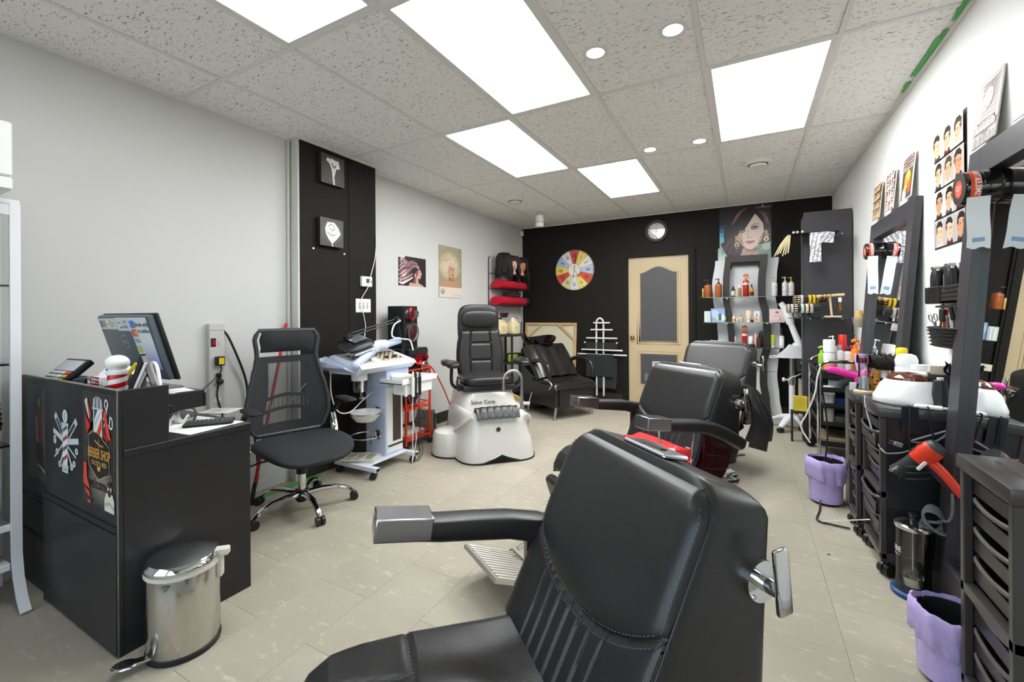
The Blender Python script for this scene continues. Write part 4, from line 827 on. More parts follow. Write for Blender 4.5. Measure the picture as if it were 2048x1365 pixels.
b = B(); b.cyl((0, -.05, .02), (0, .05, .02), .016, n=12); b.ell((0, .07, .02), (.024, .028, .022), 12, 8); b.obj('tube', glass('jar_glass', '#e3e6e8'), t)
cable('machine_cord', [(-2.83, 2.29, .82), (-2.80, 2.27, .65), (-2.74, 2.28, .52), (-2.70, 2.36, .50), (-2.72, 2.5, .56), (-2.72, 2.62, .62)], .005, WHT, 'white cord dipping below the facial console to its column')
cable('machine_cord', [(-2.86, 2.26, .84), (-2.92, 2.12, .72), (-2.96, 2.0, .55), (-2.95, 1.95, .35)], .0035, WHT, 'thin white cord behind the office chair arm by the black chase')
# ================================================================ red trolley with stereo
ORR = mat('orange_red_paint', '#d8401f', .35)
t = thing('red_trolley', 'orange red metal trolley carrying the stereo behind the facial machine', 'trolley', (-2.87, 3.19, 0))
for (x, y, h) in ((.14, -.17, .70), (.14, .17, .74), (-.14, -.17, .70), (-.14, .17, .74)):
    b = B(); b.cyl((x, y, .05), (x, y, h), .011, n=10); b.obj('post', ORR, t); b = B(); caster(b, x, y, .025, .02, .4); b.obj('caster', BLK, t)
for z in (.10, .38, .70):
    b = B(); b.bx(-.135, .135, -.165, .165, z-.006, z, .001); sh = b.obj('shelf', ORR, t)
    for y in (-.165, .165): b = B(); b.cyl((-.14, y, z+.03), (.14, y, z+.03), .006, n=8); b.obj('rail', ORR, sh)
    b = B(); b.cyl((.14, -.17, z+.035), (.14, .17, z+.035), .007, n=8); b.cyl((.14, -.17, z-.01), (.14, .17, z-.01), .007, n=8); b.obj('front_rail', ORR, sh)
REDM = mat('red_metal_ring', '#b01226', .2, .6); SMK = mat('smoked_cone', '#3d1d18', .3); SIL = mat('silver_ring', '#8f8d8b', .25, .8)
def speaker(loc, rz, label, h=.40):
    t = thing('loudspeaker', label, 'speaker', loc, rz, 'stereo loudspeakers')
    b = B(); b.bx(-.1, .09, -.11, .11, 0, h, .006); b.obj('cabinet', BLK, t)
    b = B(); b.lathe([(.1, -.1), (.112, -.04), (.10, .0), (.06, .02), (.001, .02)], (.09, 0, h*.36), n=8, axis='x', sx=1.05, sy=1.2); b.obj('front_baffle', mat('gloss_dark_plastic', '#2a2a2d', .2), t)
    b = B(); b.lathe([(.085, .016), (.09, .03), (.074, .032), (.066, .018)], (.09, 0, h*.36), n=24, axis='x'); b.obj('woofer_ring', SIL, t); b = B(); b.lathe([(.07, .02), (.03, .035), (.001, .04)], (.09, 0, h*.36), n=24, axis='x'); b.obj('woofer_cone', SMK, t)
    b = B(); b.ell((.075, -.005, h*.80), (.05, .105, .07), 18, 10); b.obj('tweeter_housing', mat('gloss_dark_plastic', '#2a2a2d', .2), t)
    b = B(); b.lathe([(.05, .0), (.062, .03), (.05, .04), (.03, .012), (.001, .01)], (.09, -.03, h*.80), n=20, axis='x', sx=.75, sy=1.1); b.obj('red_horn', REDM, t)
    b = B(); b.lathe([(.03, .01), (.036, .03), (.022, .034), (.001, .026)], (.09, .055, h*.81), n=18, axis='x'); b.obj('tweeter', SIL, t)
    return t
speaker((-2.92, 3.20, .935), .12, 'upper black and red loudspeaker standing on the stereo')
speaker((-2.90, 3.19, .381), .05, 'lower black and red loudspeaker on the middle trolley shelf', .27)
t = thing('stereo', 'black stereo unit with red knobs on the red trolley top', 'stereo', (-2.88, 3.23, .70), .1)
b = B(); b.bx(-.13, .12, -.15, .15, 0, .233, .01); b.obj('case', BLK, t)
b = B(); b.bx(.118, .128, -.14, .14, .17, .215, .002); b.obj('upper_bar', mat('gloss_dark_plastic', '#2a2a2d', .2), t)
b = B(); b.lathe([(.05, .0), (.056, .02), (.044, .022), (.03, .01), (.001, .01)], (.12, -.03, .12), n=22, axis='x'); b.obj('big_dial', REDM, t); b = B(); b.lathe([(.03, .0), (.03, .02), (.02, .026), (.001, .026)], (.12, .1, .14), n=18, axis='x'); b.obj('red_knob', REDM, t)
b = B(); b.lathe([(.05, .0), (.06, .018), (.05, .03), (.025, .018), (.001, .018)], (.12, .07, .045), n=22, axis='x'); b.obj('silver_dial', SIL, t); b = B(); b.bx(.12, .126, -.14, -.08, .06, .14, .002); b.obj('display', mat('black_glass', '#15161a', .08), t)
b = B(); b.bx(-.1, .1, -.14, .13, 0, .03, .004); b.bx(-.11, .1, -.12, .14, .03, .045, .004); tag(b.obj('paper_stack', mat('beige_paper', '#c9c0b4', .8)), 'beige paper stack on the bottom shelf of the red trolley', 'paper', loc=(-2.87, 3.19, .101))
t = thing('paper_bag', 'grey bag behind the lower shelf of the red trolley', 'bag', (-2.84, 3.43, 0), .1)
b = B(); b.loft([[Vector((x*sc, y*sc2, z)) for x, y in ((-.1, -.03), (.1, -.035), (.1, .035), (-.1, .03))] for z, sc, sc2 in ((0, 1, 1.1), (.15, 1.02, 1.2), (.3, .9, .7))]); b.obj('body', mat('grey_bag', '#8c857c', .7, bump=.2, scale=12), t)
b = B(); b.bx(.1, .104, -.012, .012, .05, .27, .001); b.obj('strap', BLKM, t)
cable('orange_hose', [(-2.60, 2.98, .83), (-2.62, 3.1, .80), (-2.68, 3.25, .77), (-2.70, 3.37, .72), (-2.62, 3.45, .5), (-2.58, 3.52, .25), (-2.62, 3.46, .12), (-2.72, 3.36, .16), (-2.73, 3.35, .45)], .007, ORR, 'orange red rubber hose looping beside the red trolley')
cable('audio_cord', [(-2.70, 3.1, .44), (-2.66, 3.16, .36), (-2.68, 3.22, .28), (-2.76, 3.2, .27)], .003, BLK, 'thin black cord drooping across the red trolley shelf')
cable('lamp_cord', [(-2.68, 2.90, 1.2), (-2.66, 2.80, 1.16), (-2.64, 2.76, 1.07), (-2.66, 2.9, 1.04), (-2.66, 3.0, 1.02), (-2.64, 3.02, .93)], .007, WHT, 'white cord curling below the magnifier lamp elbow')
# ================================================================ left wall pictures and fittings
def canvas(nm, pr_, label, x, y0, z0, w, h, th):
    t = thing(nm, label, 'picture', (x, y0, z0), PI/2, None)
    b = B(); b.bx(0, w, -th, 0, 0, h, .003); b.obj('stretcher', BLKM, t)
    o = pr_.obj('picture', PRINT, t); o.location = (0, -th, 0); return t
p = Print(.225, .235); p.rect(.0, .0, 1, 1, '#3d3c39'); p.oval(.5, .5, .45, .45, '#474643'); p.stroke([(.5, .5), (.52, .2), (.55, .0)], (.02, .012), '#d5d5d0'); p.poly([(.3, .75), (.42, .9), (.62, .86), (.74, .88), (.8, .62), (.68, .66), (.62, .5), (.56, .3), (.48, .28), (.44, .52), (.38, .66)], '#e4e4e0'); p.oval(.3, .82, .08, .07, '#dcdcd8'); p.stroke([(.44, .74), (.54, .6), (.62, .7)], .014, '#77766f'); p.poly([(.62, .6), (.76, .58), (.74, .72)], '#f2f2ef')
canvas('flower_canvas', p, 'upper small canvas of a white lily on the black chase', XC, 2.318, 2.315, .225, .235, .04)
p = Print(.225, .225); p.rect(.0, .0, 1, 1, '#403f3c'); p.oval(.5, .5, .45, .42, '#4b4a47'); p.poly([(.2, .62), (.3, .86), (.6, .88), (.78, .7), (.88, .5), (.76, .34), (.62, .2), (.5, .1), (.36, .24), (.24, .42)], '#deded9'); p.oval(.48, .68, .2, .16, '#efefec'); p.stroke([(.34, .7), (.48, .8), (.62, .66), (.5, .58), (.4, .66)], .01, '#a8a7a1'); p.stroke([(.3, .5), (.5, .4), (.74, .5)], .012, '#b5b4ae'); p.stroke([(.5, .12), (.52, 0)], .012, '#cfcfca'); p.poly([(.6, .5), (.86, .5), (.74, .36)], '#f4f4f1')
canvas('flower_canvas', p, 'lower small canvas of a white rose on the black chase', XC, 2.305, 1.81, .225, .225, .04)
for k, (y, z) in enumerate(((2.27, 1.78), (2.57, 1.77))):
    b = B(); b.cyl((0, 0, 0), (.008, 0, 0), .008, n=10); tag(b.obj('wall_pin', WHT), ('white pin left below the rose canvas', 'white pin right below the rose canvas')[k], 'pin', loc=(XC, y, z))
t = thing('thermostat', 'white wall thermostat on the black chase', 'thermostat', (XC, 2.80, 1.55))
b = B(); b.bx(0, .028, -.06, .06, -.045, .045, .005, seg=2); b.obj('case', WHM, t); b = B(); b.bx(.028, .0295, -.012, .03, -.012, .025); b.obj('display', mat('lcd_dark', '#55534c', .2), t); b = B(); b.bx(.028, .03, .038, .05, -.01, .01, .001); b.obj('button', GRY, t)
t = thing('switch_plate', 'white triple switch plate below the thermostat', 'switch', (XC, 2.775, 1.335))
b = B(); b.bx(0, .006, -.085, .085, -.06, .06, .002); b.obj('plate', WHT, t)
for k in range(3): b = B(); b.bx(.006, .0075, -.057+.045*k, -.033+.045*k, -.03, .03, .0005); sw = b.obj('switch', mat('switch_grey', '#b9b9b6', .4), t); b = B(); b.box((.011, -.045+.045*k, .006), (.01, .01, .016), .002); b.obj('toggle', WHT, sw)
cable('white_lead', [(XC+.012, 2.93, 1.98), (XC+.012, 2.91, 1.78), (XC+.034, 2.84, 1.62), (XC+.036, 2.80, 1.5), (XC+.012, 2.75, 1.40), (XC+.022, 2.735, 1.33), (XC+.012, 2.77, 1.25), (XC+.012, 2.79, 1.16), (XC+.1, 2.70, 1.08), (-2.80, 2.6, .97)], .0035, WHT, 'thin white cord running down the black chase over thermostat and switches')
def leanposter(nm, pr_, label, loc, rot, th, m=None, back='#2a2626', group=None):
    t = thing(nm, label, 'poster', loc, rot, group)
    b = B(); b.bx(0, pr_.w, 0, th, 0, pr_.h); b.obj('board', mat('board_'+back, back, .6), t); pr_.obj('picture', m or PRINT, t); return t
# swirling hair poster
p = Print(.435, .31); p.rect(0, 0, 1, 1, '#2b2528'); r = random.Random(8)
p.poly([(.60, .12), (.56, .4), (.72, .62), (.80, .56), (.845, .46), (.82, .42), (.84, .385), (.80, .36), (.79, .28), (.70, .27), (.72, .12), (.9, .04), (.9, 0), (.35, 0), (.4, .12)], '#c9a394'); p.poly([(.62, .5), (.72, .62), (.7, .42), (.62, .3)], '#9c4a44'); p.poly([(.56, .25), (.64, .38), (.62, .1), (.5, .1)], '#8a5247'); p.stroke([(.795, .375), (.83, .38)], .006, '#8a3436'); p.stroke([(.77, .5), (.81, .52)], .006, '#4a2c2a')
for i in range(34):
    a = r.uniform(0, 1); c = r.choice(['#d9c9cb', '#b89a9a', '#8d6a6b', '#efe4e4', '#6f4a4c', '#d2b7b4']); y0 = .45+.35*(a-.5)
    p.stroke([(.74-.1*a+r.uniform(-.04, .04), .6+.22*a), (.55-.06*a, .72+.2*(a-.3)), (.35, .62+.35*(a-.5)), (.12+.1*r.random(), .55+.8*(a-.5)), (r.uniform(.0, .1), .35+.75*(a-.4))], (r.uniform(.018, .03), .004), c)
for i in range(12):
    a = r.random(); p.stroke([(.5, .48-.2*a), (.3, .35-.2*a), (.12, .3-.25*a), (.02, .25-.15*a)], (.016, .004), r.choice(['#c9b4b4', '#8d6a6b', '#5a3c3f', '#e4d5d5']))
p.rect(-.005, .94, .22, 1.01, '#d6d6d4')
leanposter('hair_poster', p, 'small poster of swirling blonde hair in profile on the left wall', (XLB+.001, 3.355, 1.555), (0, 0, PI/2), .003, back='#cfcfcc')
p = Print(.46, .61); 
for i in range(16): c = i/15; p.rect(0, .2+.8*i/16, 1, .2+.8*(i+1)/16, (.36+.02*c, .29+.05*c, .18+.05*c, 1))
for i in range(8): p.oval(.46, .62, .46-.03*i, .28-.018*i, ('#b8a88a', '#bcac8f', '#c0b094', '#c5b699', '#cabb9f', '#cfc0a5', '#d2c3aa', '#d6c8b0')[i])
r = random.Random(5)
for i in range(60):
    a = r.uniform(0, 2*PI); rr_ = r.uniform(.5, 1.05); u, v = .47+.40*rr_*math.cos(a), .60+.235*rr_*math.sin(a); p.stroke([(u, v), (u+r.uniform(-.06, .06), v+r.uniform(-.04, .04)), (u+r.uniform(-.09, .09), v+r.uniform(-.05, .05))], (.009, .003), r.choice(['#d9cbb0', '#c7b493', '#e2d6bf', '#b39d7a']))
p.poly([(.4, .40), (.44, .3), (.62, .3), (.66, .42)], '#a07a5e'); p.poly([(.05, .2), (.1, .29), (.4, .33), (.64, .32), (.86, .3), (.95, .2)], '#b98f70'); p.oval(.53, .53, .145, .155, '#c69a7c', -.1); p.poly([(.4, .62), (.5, .72), (.66, .66), (.62, .58), (.5, .62)], '#d3bfa0')
p.stroke([(.47, .565), (.54, .555)], .007, '#4a352a'); p.stroke([(.58, .56), (.65, .57)], .007, '#4a352a'); p.stroke([(.58, .55), (.6, .49), (.575, .485)], .004, '#94684f'); p.oval(.57, .44, .05, .012, '#9b4a44'); p.poly([(.4, .4), (.44, .34), (.5, .38)], '#7d5b45')
p.rect(0, 0, 1, .2, '#d9cfc1'); p.oval(.14, .115, .1, .062, '#9d9c97'); p.oval(.14, .12, .06, .045, '#c3c1bb'); p.oval(.15, .105, .03, .03, '#7a7974'); p.rect(.6, .055, .95, .062, '#8f8578'); p.text('1', .88, .945, .02, '#3a322a'); p.rect(.8, .93, .97, .936, '#5a5044')
leanposter('curly_hair_poster', p, 'tall sepia poster of a woman with pale curly hair on the left wall', (XLB+.001, 4.02, 1.455), (0, 0, PI/2), .022)
# ================================================================ wire wall shelf with heads and towels
WIRE = mat('black_wire', '#1b1b1b', .45)
t = thing('wire_rack', 'black wire wall rack in the back left corner holding heads and towels', 'rack', (XLB, 5.56, 1.36))
for y in (-.45, .42):
    b = B(); b.cyl((.012, y, 0), (.012, y, .66), .006, n=8); b.cyl((.012, y, .66), (.03, y, .69), .006, n=8); b.obj('upright', WIRE, t)
for z in (.015, .245, .455):
    b = B(); b.tube([(.012, -.45, z), (.24, -.45, z), (.24, .42, z), (.012, .42, z)], .005, 6)
    for i in range(7): b.cyl((.012, -.45+.87*(i+.5)/7, z), (.24, -.45+.87*(i+.5)/7, z), .003, n=6)
    b.cyl((.24, -.45, z-.02), (.24, .42, z-.02), .004, n=6); b.obj('tier', WIRE, t)
for y in (-.45, -.16, .18, .42):
    b = B(); b.cyl((.012, y, .03), (.2, y+.1 if y < .3 else y-.1, .24), .003, n=6); b.cyl((.012, y, .26), (.2, y+.1 if y < .3 else y-.1, .45), .003, n=6); b.obj('brace', WIRE, t)
def towel(name, label, loc, L_, W_, H_, m, rz=0., seed=1, group=None):
    r = random.Random(seed); b = B(); rings = []
    for i in range(15):
        f = i/14; e = 1-.12*abs(2*f-1)**6; ph = r.uniform(-.006, .006)
        rings.append([Vector((W_/2*math.copysign(abs(math.cos(a))**.6, math.cos(a))*e+.004*math.sin(5*f*6+a*3), L_*(f-.5), H_/2+(H_/2*math.copysign(abs(math.sin(a))**.7, math.sin(a)))*e+(ph if math.sin(a) > 0 else 0)+.004*math.sin(a*5+f*20)*(math.sin(a) > .2))) for a in [2*PI*j/18 for j in range(18)]])
    b.loft(rings); return tag(b.obj(name, m, angle=60), label, 'towel', group, loc, rz)
TRED = mat('red_terry', '#c40f2c', .95, bump=.5, scale=220, var=.12); TBLK = mat('black_terry', '#2f3031', .95, bump=.5, scale=220)
towel('folded_towel', 'upper long folded red towel on the wire wall rack', (XLB+.125, 5.55, 1.611), .82, .2, .115, TRED, 0, 1, 'folded towels on the wall rack')
towel('folded_towel', 'lower long folded red towel on the wire wall rack', (XLB+.125, 5.50, 1.381), .76, .2, .115, TRED, 0, 2, 'folded towels on the wall rack')
towel('folded_towel', 'black towel rolled on top of the lower red towel', (XLB+.12, 5.60, 1.49), .32, .14, .085, TBLK, .05, 3)
towel('folded_towel', 'black towel at the right end of the lower red towel', (XLB+.125, 5.93, 1.381), .10, .18, .12, TBLK, 0, 4)
SKN = [mat('doll_skin_pale', '#e6c4b0', .45), mat('doll_skin_tan', '#d99a6c', .4), mat('doll_skin_pink', '#d9a08c', .45)]
HAIR = mat('black_hair', '#17120f', .5, bump=.5, scale=60, stretch=(8, 8, .6)); HAIRB = mat('brown_hair', '#33201a', .5, bump=.5, scale=60, stretch=(8, 8, .6))
def mannequin(loc, rz, skin, hair, label, drop, side=0.):
    t = thing('mannequin_head', label, 'head', loc, rz, 'mannequin heads on the wall rack')
    b = B(); prof = [(.055, 0), (.052, .02), (.042, .045), (.043, .075)]; b.lathe(prof, n=18); b.obj('neck', skin, t)
    # head: lathe-like loft with a face profile (front is +x)
    H = [(.07, .040, .050, .040), (.085, .066, .060, .052), (.105, .075, .064, .06), (.125, .078, .066, .066), (.15, .076, .068, .072), (.175, .078, .068, .078), (.205, .076, .066, .08), (.235, .062, .056, .07), (.258, .035, .034, .045), (.266, .008, .01, .012)]
    b = B(); rings = []
    for z, fr_, sd, bk in H: rings.append([Vector(((fr_ if math.cos(a) > 0 else bk)*math.cos(a), sd*math.sin(a), z)) for a in [2*PI*j/24 for j in range(24)]])
    b.loft(rings)
    b.loft([[Vector((x, y, z)) for x, y, z in ring] for ring in ([(.074, -.008, .165), (.074, .008, .165), (.07, 0, .175)], [(.098, -.012, .135), (.098, .012, .135), (.088, 0, .15)], [(.076, -.013, .128), (.076, .013, .128), (.07, 0, .13)])])
    for s_ in (1, -1): b.ell((-.002, s_*.068, .155), (.018, .008, .03), 10, 6)
    b.obj('face', skin, t, angle=60)
    b = B(); b.ell((.074, 0, .108), (.008, .02, .006), 12, 6); b.obj('lips', mat('lip_red', '#a8473f', .4), t)
    b = B()
    for s_ in (1, -1): b.ell((.069, s_*.028, .166), (.008, .014, .0065), 10, 6); b.box((.074, s_*.03, .184), (.006, .03, .004), .001)
    b.obj('eyes', BLK, t)
    b = B(); r = random.Random(int(abs(drop)*100))
    b.ell((-.012, 0, .205), (.092, .084, .078), 22, 12)
    b.obj('hair_cap', hair, t)
    b = B()
    for i in range(34):
        a = PI*(.32+1.36*i/33)+r.uniform(-.05, .05); L_ = drop*(.7+.45*r.random()); c, s_ = math.cos(a), math.sin(a)
        b.tube([(c*.06-.01, s_*.06, .265), (c*.098-.01, s_*.09, .215), (c*.105-.01, s_*.098, .13), (c*.105+r.uniform(-.02, .02), s_*.105+r.uniform(-.02, .02)+side*.3, .06-L_*.4), (c*.1+r.uniform(-.03, .03), s_*.1+r.uniform(-.03, .03)+side, .05-L_)], [.02, .022, .018, .013, .003], 6, smooth=3)
    o = b.obj('hair_strands', hair, t); o['kind'] = 'stuff'; return t
mannequin((XLB+.17, 5.26, 1.822), 2.2, SKN[2], HAIR, 'left mannequin head turned away with long black hair on the wall rack', .12)
mannequin((XLB+.16, 5.53, 1.822), -.7, SKN[0], HAIRB, 'middle pale mannequin head with brown hair on the wall rack', .06)
mannequin((XLB+.17, 5.78, 1.822), -.5, SKN[1], HAIR, 'right tan mannequin head with hair hanging far down on the wall rack', .28, .04)
# ================================================================ barber chairs
MAH = mat('mahogany_lacquer', '#3a0d10', .16, coat=.6, var=.25, scale=14); STI = mat('stitch_thread', '#6f6f70', .6)
def lerp(a, b, f): return a+(b-a)*f
def barber_chair(label, loc, rz, foot_turn=0., sides=(1, -1)):
    t = thing('barber_chair', label, 'barber chair', loc, rz, None)
    # base and pump
    b = B(); b.lathe([(.31, 0), (.315, .012), (.30, .024), (.20, .034), (.10, .045), (.06, .06), (.055, .07), (.001, .07)], n=48); b.obj('base', CHR, t)
    b = B(); b.cyl((0, 0, .06), (0, 0, .30), .05, n=24); b.cyl((0, 0, .29), (0, 0, .34), .075, .09, 24); b.obj('column', CHR, t)
    b = B(); b.tube([(-.05, .09, .12), (-.12, .17, .12), (-.25, .24, .14)], .009, 8, smooth=4); b.ell((-.27, .25, .145), (.035, .02, .008), 12, 6); b.obj('pump_lever', CHR, t)
    # backrest: wedge body, front inclined, back upright
    HW = .266; Z0, Z1 = .40, .915
    def fx(z): return -.205-.50*(z-.47)
    XB = -.575
    def body_ring(v):
        z = lerp(Z0, Z1, v); top = max(0, (v-.88)/.12); inset = .005*top**2; w = HW-.045*top**2.2+(-.012 if v < .1 else 0); f = fx(z)-.004-inset; bk = XB+.03*top**1.6+.012*(1-v)
        ring = []
        for u_ in range(40):
            a = 2*PI*u_/40; c, s_ = math.copysign(abs(math.cos(a))**.22, math.cos(a)), math.copysign(abs(math.sin(a))**.22, math.sin(a))
            ring.append(Vector((lerp(bk, f, (c+1)/2), s_*w, z-.03*max(0, (v-.7)/.3)**1.5*(1-c)/2)))
        return ring
    vs_ = [0, .04, .12, .25, .4, .55, .7, .82, .88, .92, .95, .975, .99, 1.0]
    rings = [body_ring(v) for v in vs_]; last = [Vector(((p.x-(-.46))*.86-.46, p.y*.93, p.z+.004)) for p in rings[-1]]
    b = B(); b.loft(rings+[last]); b.obj('backrest', LEA, t, angle=50)
    # front cushion: upper pillow over a swept seam, pleats underneath
    def curve(u): return .50-.17*(1-(2*abs(u-.5))**2.4)
    def cush(u, v):
        z = lerp(.43, Z1-.012, v); w = (HW-.004)*(1-.15*max(0, (v-.88)/.12)**2.4); y = (2*u-1)*w; c = curve(u); d = v-c
        e = min(u, 1-u)*2*w; ev = (1-v)*.485; edge = max(0, 1-min(e, ev)/.04); rd = math.sqrt(max(0, 1-edge**2)); h = .012*rd-.004*max(0, 1-ev/.03)
        if d > 0: h += .014*(1-math.exp(-d/.06))*(rd if e < ev else min(1, .3+rd))
        else:
            h += .004*(1-math.exp(d/.03)); q = abs(u-.5)
            if q < .30: 
                k = (u-.5)/.0857*(1+.10*(c-v)); fr_ = k-math.floor(k); h -= .007*math.exp(-(min(fr_, 1-fr_)/.09)**2)*min(1, -d/.04)*max(0, min(1, (.30-q)/.05+.3))
        h -= .009*math.exp(-(d/.010)**2)
        return (fx(z)-.006+h, y, z)
    b = B(); b.grid(cush, 120, 90, .02); b.obj('back_cushion', LEA, t, angle=80)
    b = B()
    def stitch(P, step=.009, off=Vector((.0015, 0, 0))):
        acc = 0
        for p, q in zip(P, P[1:]):
            L_ = (q-p).length; acc += L_
            if acc >= step:
                acc = 0; m_ = (p+q)/2+off; d = (q-p).normalized()*.0026; b.cyl(m_-d, m_+d, .0007, n=4)
    for dv in (.022, -.022): stitch([Vector(cush(i/260, curve(i/260)+dv)) for i in range(8, 253)])
    for du in (-2, -1, 0, 1, 2): stitch([Vector(cush(.5+.0857*du/(1+.10*(curve(.5)-v)), v)) for v in [.02+.29*i/60 for i in range(61)]])
    for s_ in (.012, .988): stitch([Vector(cush(s_, v)) for v in [.02+.93*i/130 for i in range(131)]])
    o = b.obj('stitching', STI, t); o['kind'] = 'stuff'
    b = B(); P = [Vector((fx(lerp(.43, Z1-.02, v))-.012, s_*(HW-.001)*(1-.16*max(0, (v-.88)/.12)**2.4), lerp(.43, Z1-.02, v))) for s_, vv in ((1, [i/20 for i in range(21)]), (-1, [1-i/20 for i in range(21)])) for v in vv]
    b.tube(P, .0035, 8); b.obj('piping', LEA, t)
    b = B(); b.box((-.49, 0, .9125), (.075, .16, .012), .004, rot=(0, -.2, 0)); b.obj('headrest_plate', mat('satin_chrome', '#b9bbc0', .2, 1.), t); b = B(); b.box((-.491, 0, .9195), (.022, .07, .003), .001, rot=(0, -.2, 0)); b.obj('headrest_slot', BLK, t)
    # seat
    rings = []
    prof = [(-.215, .432), (-.10, .438), (.02, .446), (.085, .452), (.0945, .447), (.104, .452), (.20, .453), (.27, .446), (.318, .422), (.345, .385), (.35, .34)]
    W_ = 24; top = []
    b = B()
    def seat(u, v):
        k = u*(len(prof)-1); i = min(int(k), len(prof)-2); f = k-i; x, z = lerp(prof[i][0], prof[i+1][0], f), lerp(prof[i][1], prof[i+1][1], f)
        a = 2*v-1; e = max(0, (abs(a)-.82)/.18); w = .25*(1-.10*max(0, (x-.23)/.12)**2)
        h = -.03*e**2+.010*math.exp(-((x-.0)/.09)**2)*math.cos(a*PI/2)-.004*math.sin(10*a+18*x)*math.exp(-((x-.02)/.08)**2)*math.exp(-(a/.5)**2)
        if x > .11 and abs(a) < .8:
            h -= .004*math.exp(-((abs(a)-.30-.9*(x-.11))/.03)**2)
        return (x, a*w, z+h)
    b.grid(seat, 80, 48, .06); b.obj('seat', LEA, t, angle=75)
    b = B(); b.bx(-.20, .29, -.235, .235, .30, .39, .02, seg=2); b.obj('seat_frame', BLK, t)
    b = B()
    for dx in (-.012, .012): 
        P = [Vector(seat(.3945 if False else 0, 0)) for _ in ()]
        P = [Vector(seat(.4+dx*1.9, .03+.94*i/70)) for i in range(71)]; stitch(P, .008, Vector((0, 0, .0015)))
    for s_ in (1, -1): stitch([Vector(seat(.46+.40*i/60, .5+s_*(.30+.9*max(0, lerp(.11, .3, i/60)-.11))/2)) for i in range(55)], .008, Vector((0, 0, .0015)))
    o = b.obj('seat_stitching', STI, t); o['kind'] = 'stuff'
    # calf pad
    b = B(); b.at((.36, 0, .24), (0, -1.25, 0)); b.box((0, 0, 0), (.20, .44, .06), .026, seg=3); b.obj('calf_pad', LEA, t)
    # arms
    for s_ in (1, -1):
        ya, yb = .243, .328; rings = []; ar = None
        A = [(.10, .715, .052, 0), (.0, .70, .058, 0), (-.10, .690, .062, 0), (-.20, .678, .064, 0), (-.29, .655, .066, 0), (-.37, .62, .066, 0), (-.49, .555, .064, 0), (-.505, .545, .05, 0)]
        for x, zt, th, _ in A:
            cy = s_*(ya+yb)/2; hw = (yb-ya)/2; tilt = .5 if x < -.25 else .14
            ring = []
            for j in range(20):
                a = 2*PI*j/20; c, q = math.copysign(abs(math.cos(a))**.45, math.cos(a)), math.copysign(abs(math.sin(a))**.45, math.sin(a))
                ring.append(Vector((x-q*th/2*tilt, cy+c*hw, zt-th/2+q*th/2)))
            rings.append(ring)
        if s_ not in sides: rings = None
        if rings: b = B(); b.loft(rings); ar = b.obj('armrest', LEA, t, angle=60)
        if rings: b = B(); b.at((.165-.07, s_*(ya+yb)/2, .7265-.031), (0, -.135, 0)); b.box((0, 0, 0), (.148, .09, .060), .004, seg=2); b.obj('arm_cap', mat('satin_chrome', '#b9bbc0', .2, 1.), ar, angle=20)
        if s_ > 0 and rings:
            for P in ([(.06, .285, .67), (.055, .285, .56), (.045, .27, .50), (-.03, .255, .47)], [(-.24, .285, .62), (-.17, .285, .615), (-.165, .275, .50)]): b = B(); b.tube(P, .005, 8); b.obj('arm_bracket', CHR, ar)
        if s_ not in sides: continue
        b = B(); y0 = s_*.262; y1 = s_*.285
        pl = [(-.25, .615), (-.32, .60), (-.42, .56), (-.445, .52), (-.44, .46), (-.42, .40), (-.38, .355), (-.335, .345), (-.26, .355), (-.19, .375), (-.20, .40), (-.235, .46), (-.25, .53)]
        b.prism(pl, min(y0, y1), max(y0, y1), 'xz'); sp = b.obj('side_panel', MAH, t)
        for zz in (.50, .43):
            b = B(); b.tube([(-.25, y1+s_*.001, zz), (-.33, y1+s_*.002, zz-.02), (-.425, y1+s_*.001, zz-.035)], .004, 6, smooth=4); b.obj('panel_bead', MAH, sp)
        b = B(); b.prism([(-.20, .375), (-.22, .34), (.12, .29), (.14, .32), (.0, .36)], min(y0, y1)*.999+.0, max(y0, y1), 'xz'); b.obj('side_rail', MAH, t)
    # recline handle on the left
    b = B(); b.cyl((-.525, HW-.004, .732), (-.525, HW+.012, .732), .040, n=32); b.lathe([(.016, 0), (.014, .03), (.012, .036), (.001, .036)], (-.525, HW+.012, .732), n=18, axis='y'); dc = b.obj('recline_boss', CHR, t)
    b = B(); b.at((-.527, HW+.05, .738), (0, .10, 0)); b.box((0, 0, .015), (.034, .012, .125), .005, seg=2); b.obj('recline_lever', STEEL if False else CHR, dc)
    for q in ((-.553, .755), (-.50, .708)): b = B(); b.cyl((q[0], HW+.012, q[1]), (q[0], HW+.0145, q[1]), .004, n=8); b.obj('screw', STEEL, dc)
    # footrest on two bars, turned a little against the seat
    def R(x, y, z): c, s_ = math.cos(foot_turn), math.sin(foot_turn); return Vector((x*c-y*s_, x*s_+y*c, z))
    b = B()
    for s_ in (-.07, .07): b.tube([R(.06, s_*.6, .26), R(.38, s_, .20), R(.66, s_*1.3, .10)], .011, 8, smooth=4)
    b.obj('footrest_arm', CHR, t)
    b = B(); n_ = 13
    P4 = [R(.65, -.16, .05), R(.65, .16, .05), R(.91, .16, .16), R(.91, -.16, .16)]
    nn = (P4[1]-P4[0]).cross(P4[3]-P4[0]).normalized()
    if nn.z < 0: nn = -nn
    b.add(P4+[p-nn*.018 for p in P4], [(0, 1, 2, 3), (7, 6, 5, 4), (0, 4, 5, 1), (1, 5, 6, 2), (2, 6, 7, 3), (3, 7, 4, 0)]); ALU = mat('ribbed_aluminium', '#d6d0c9', .38, .9); pl_ = b.obj('footrest_plate', ALU, t)
    b = B()
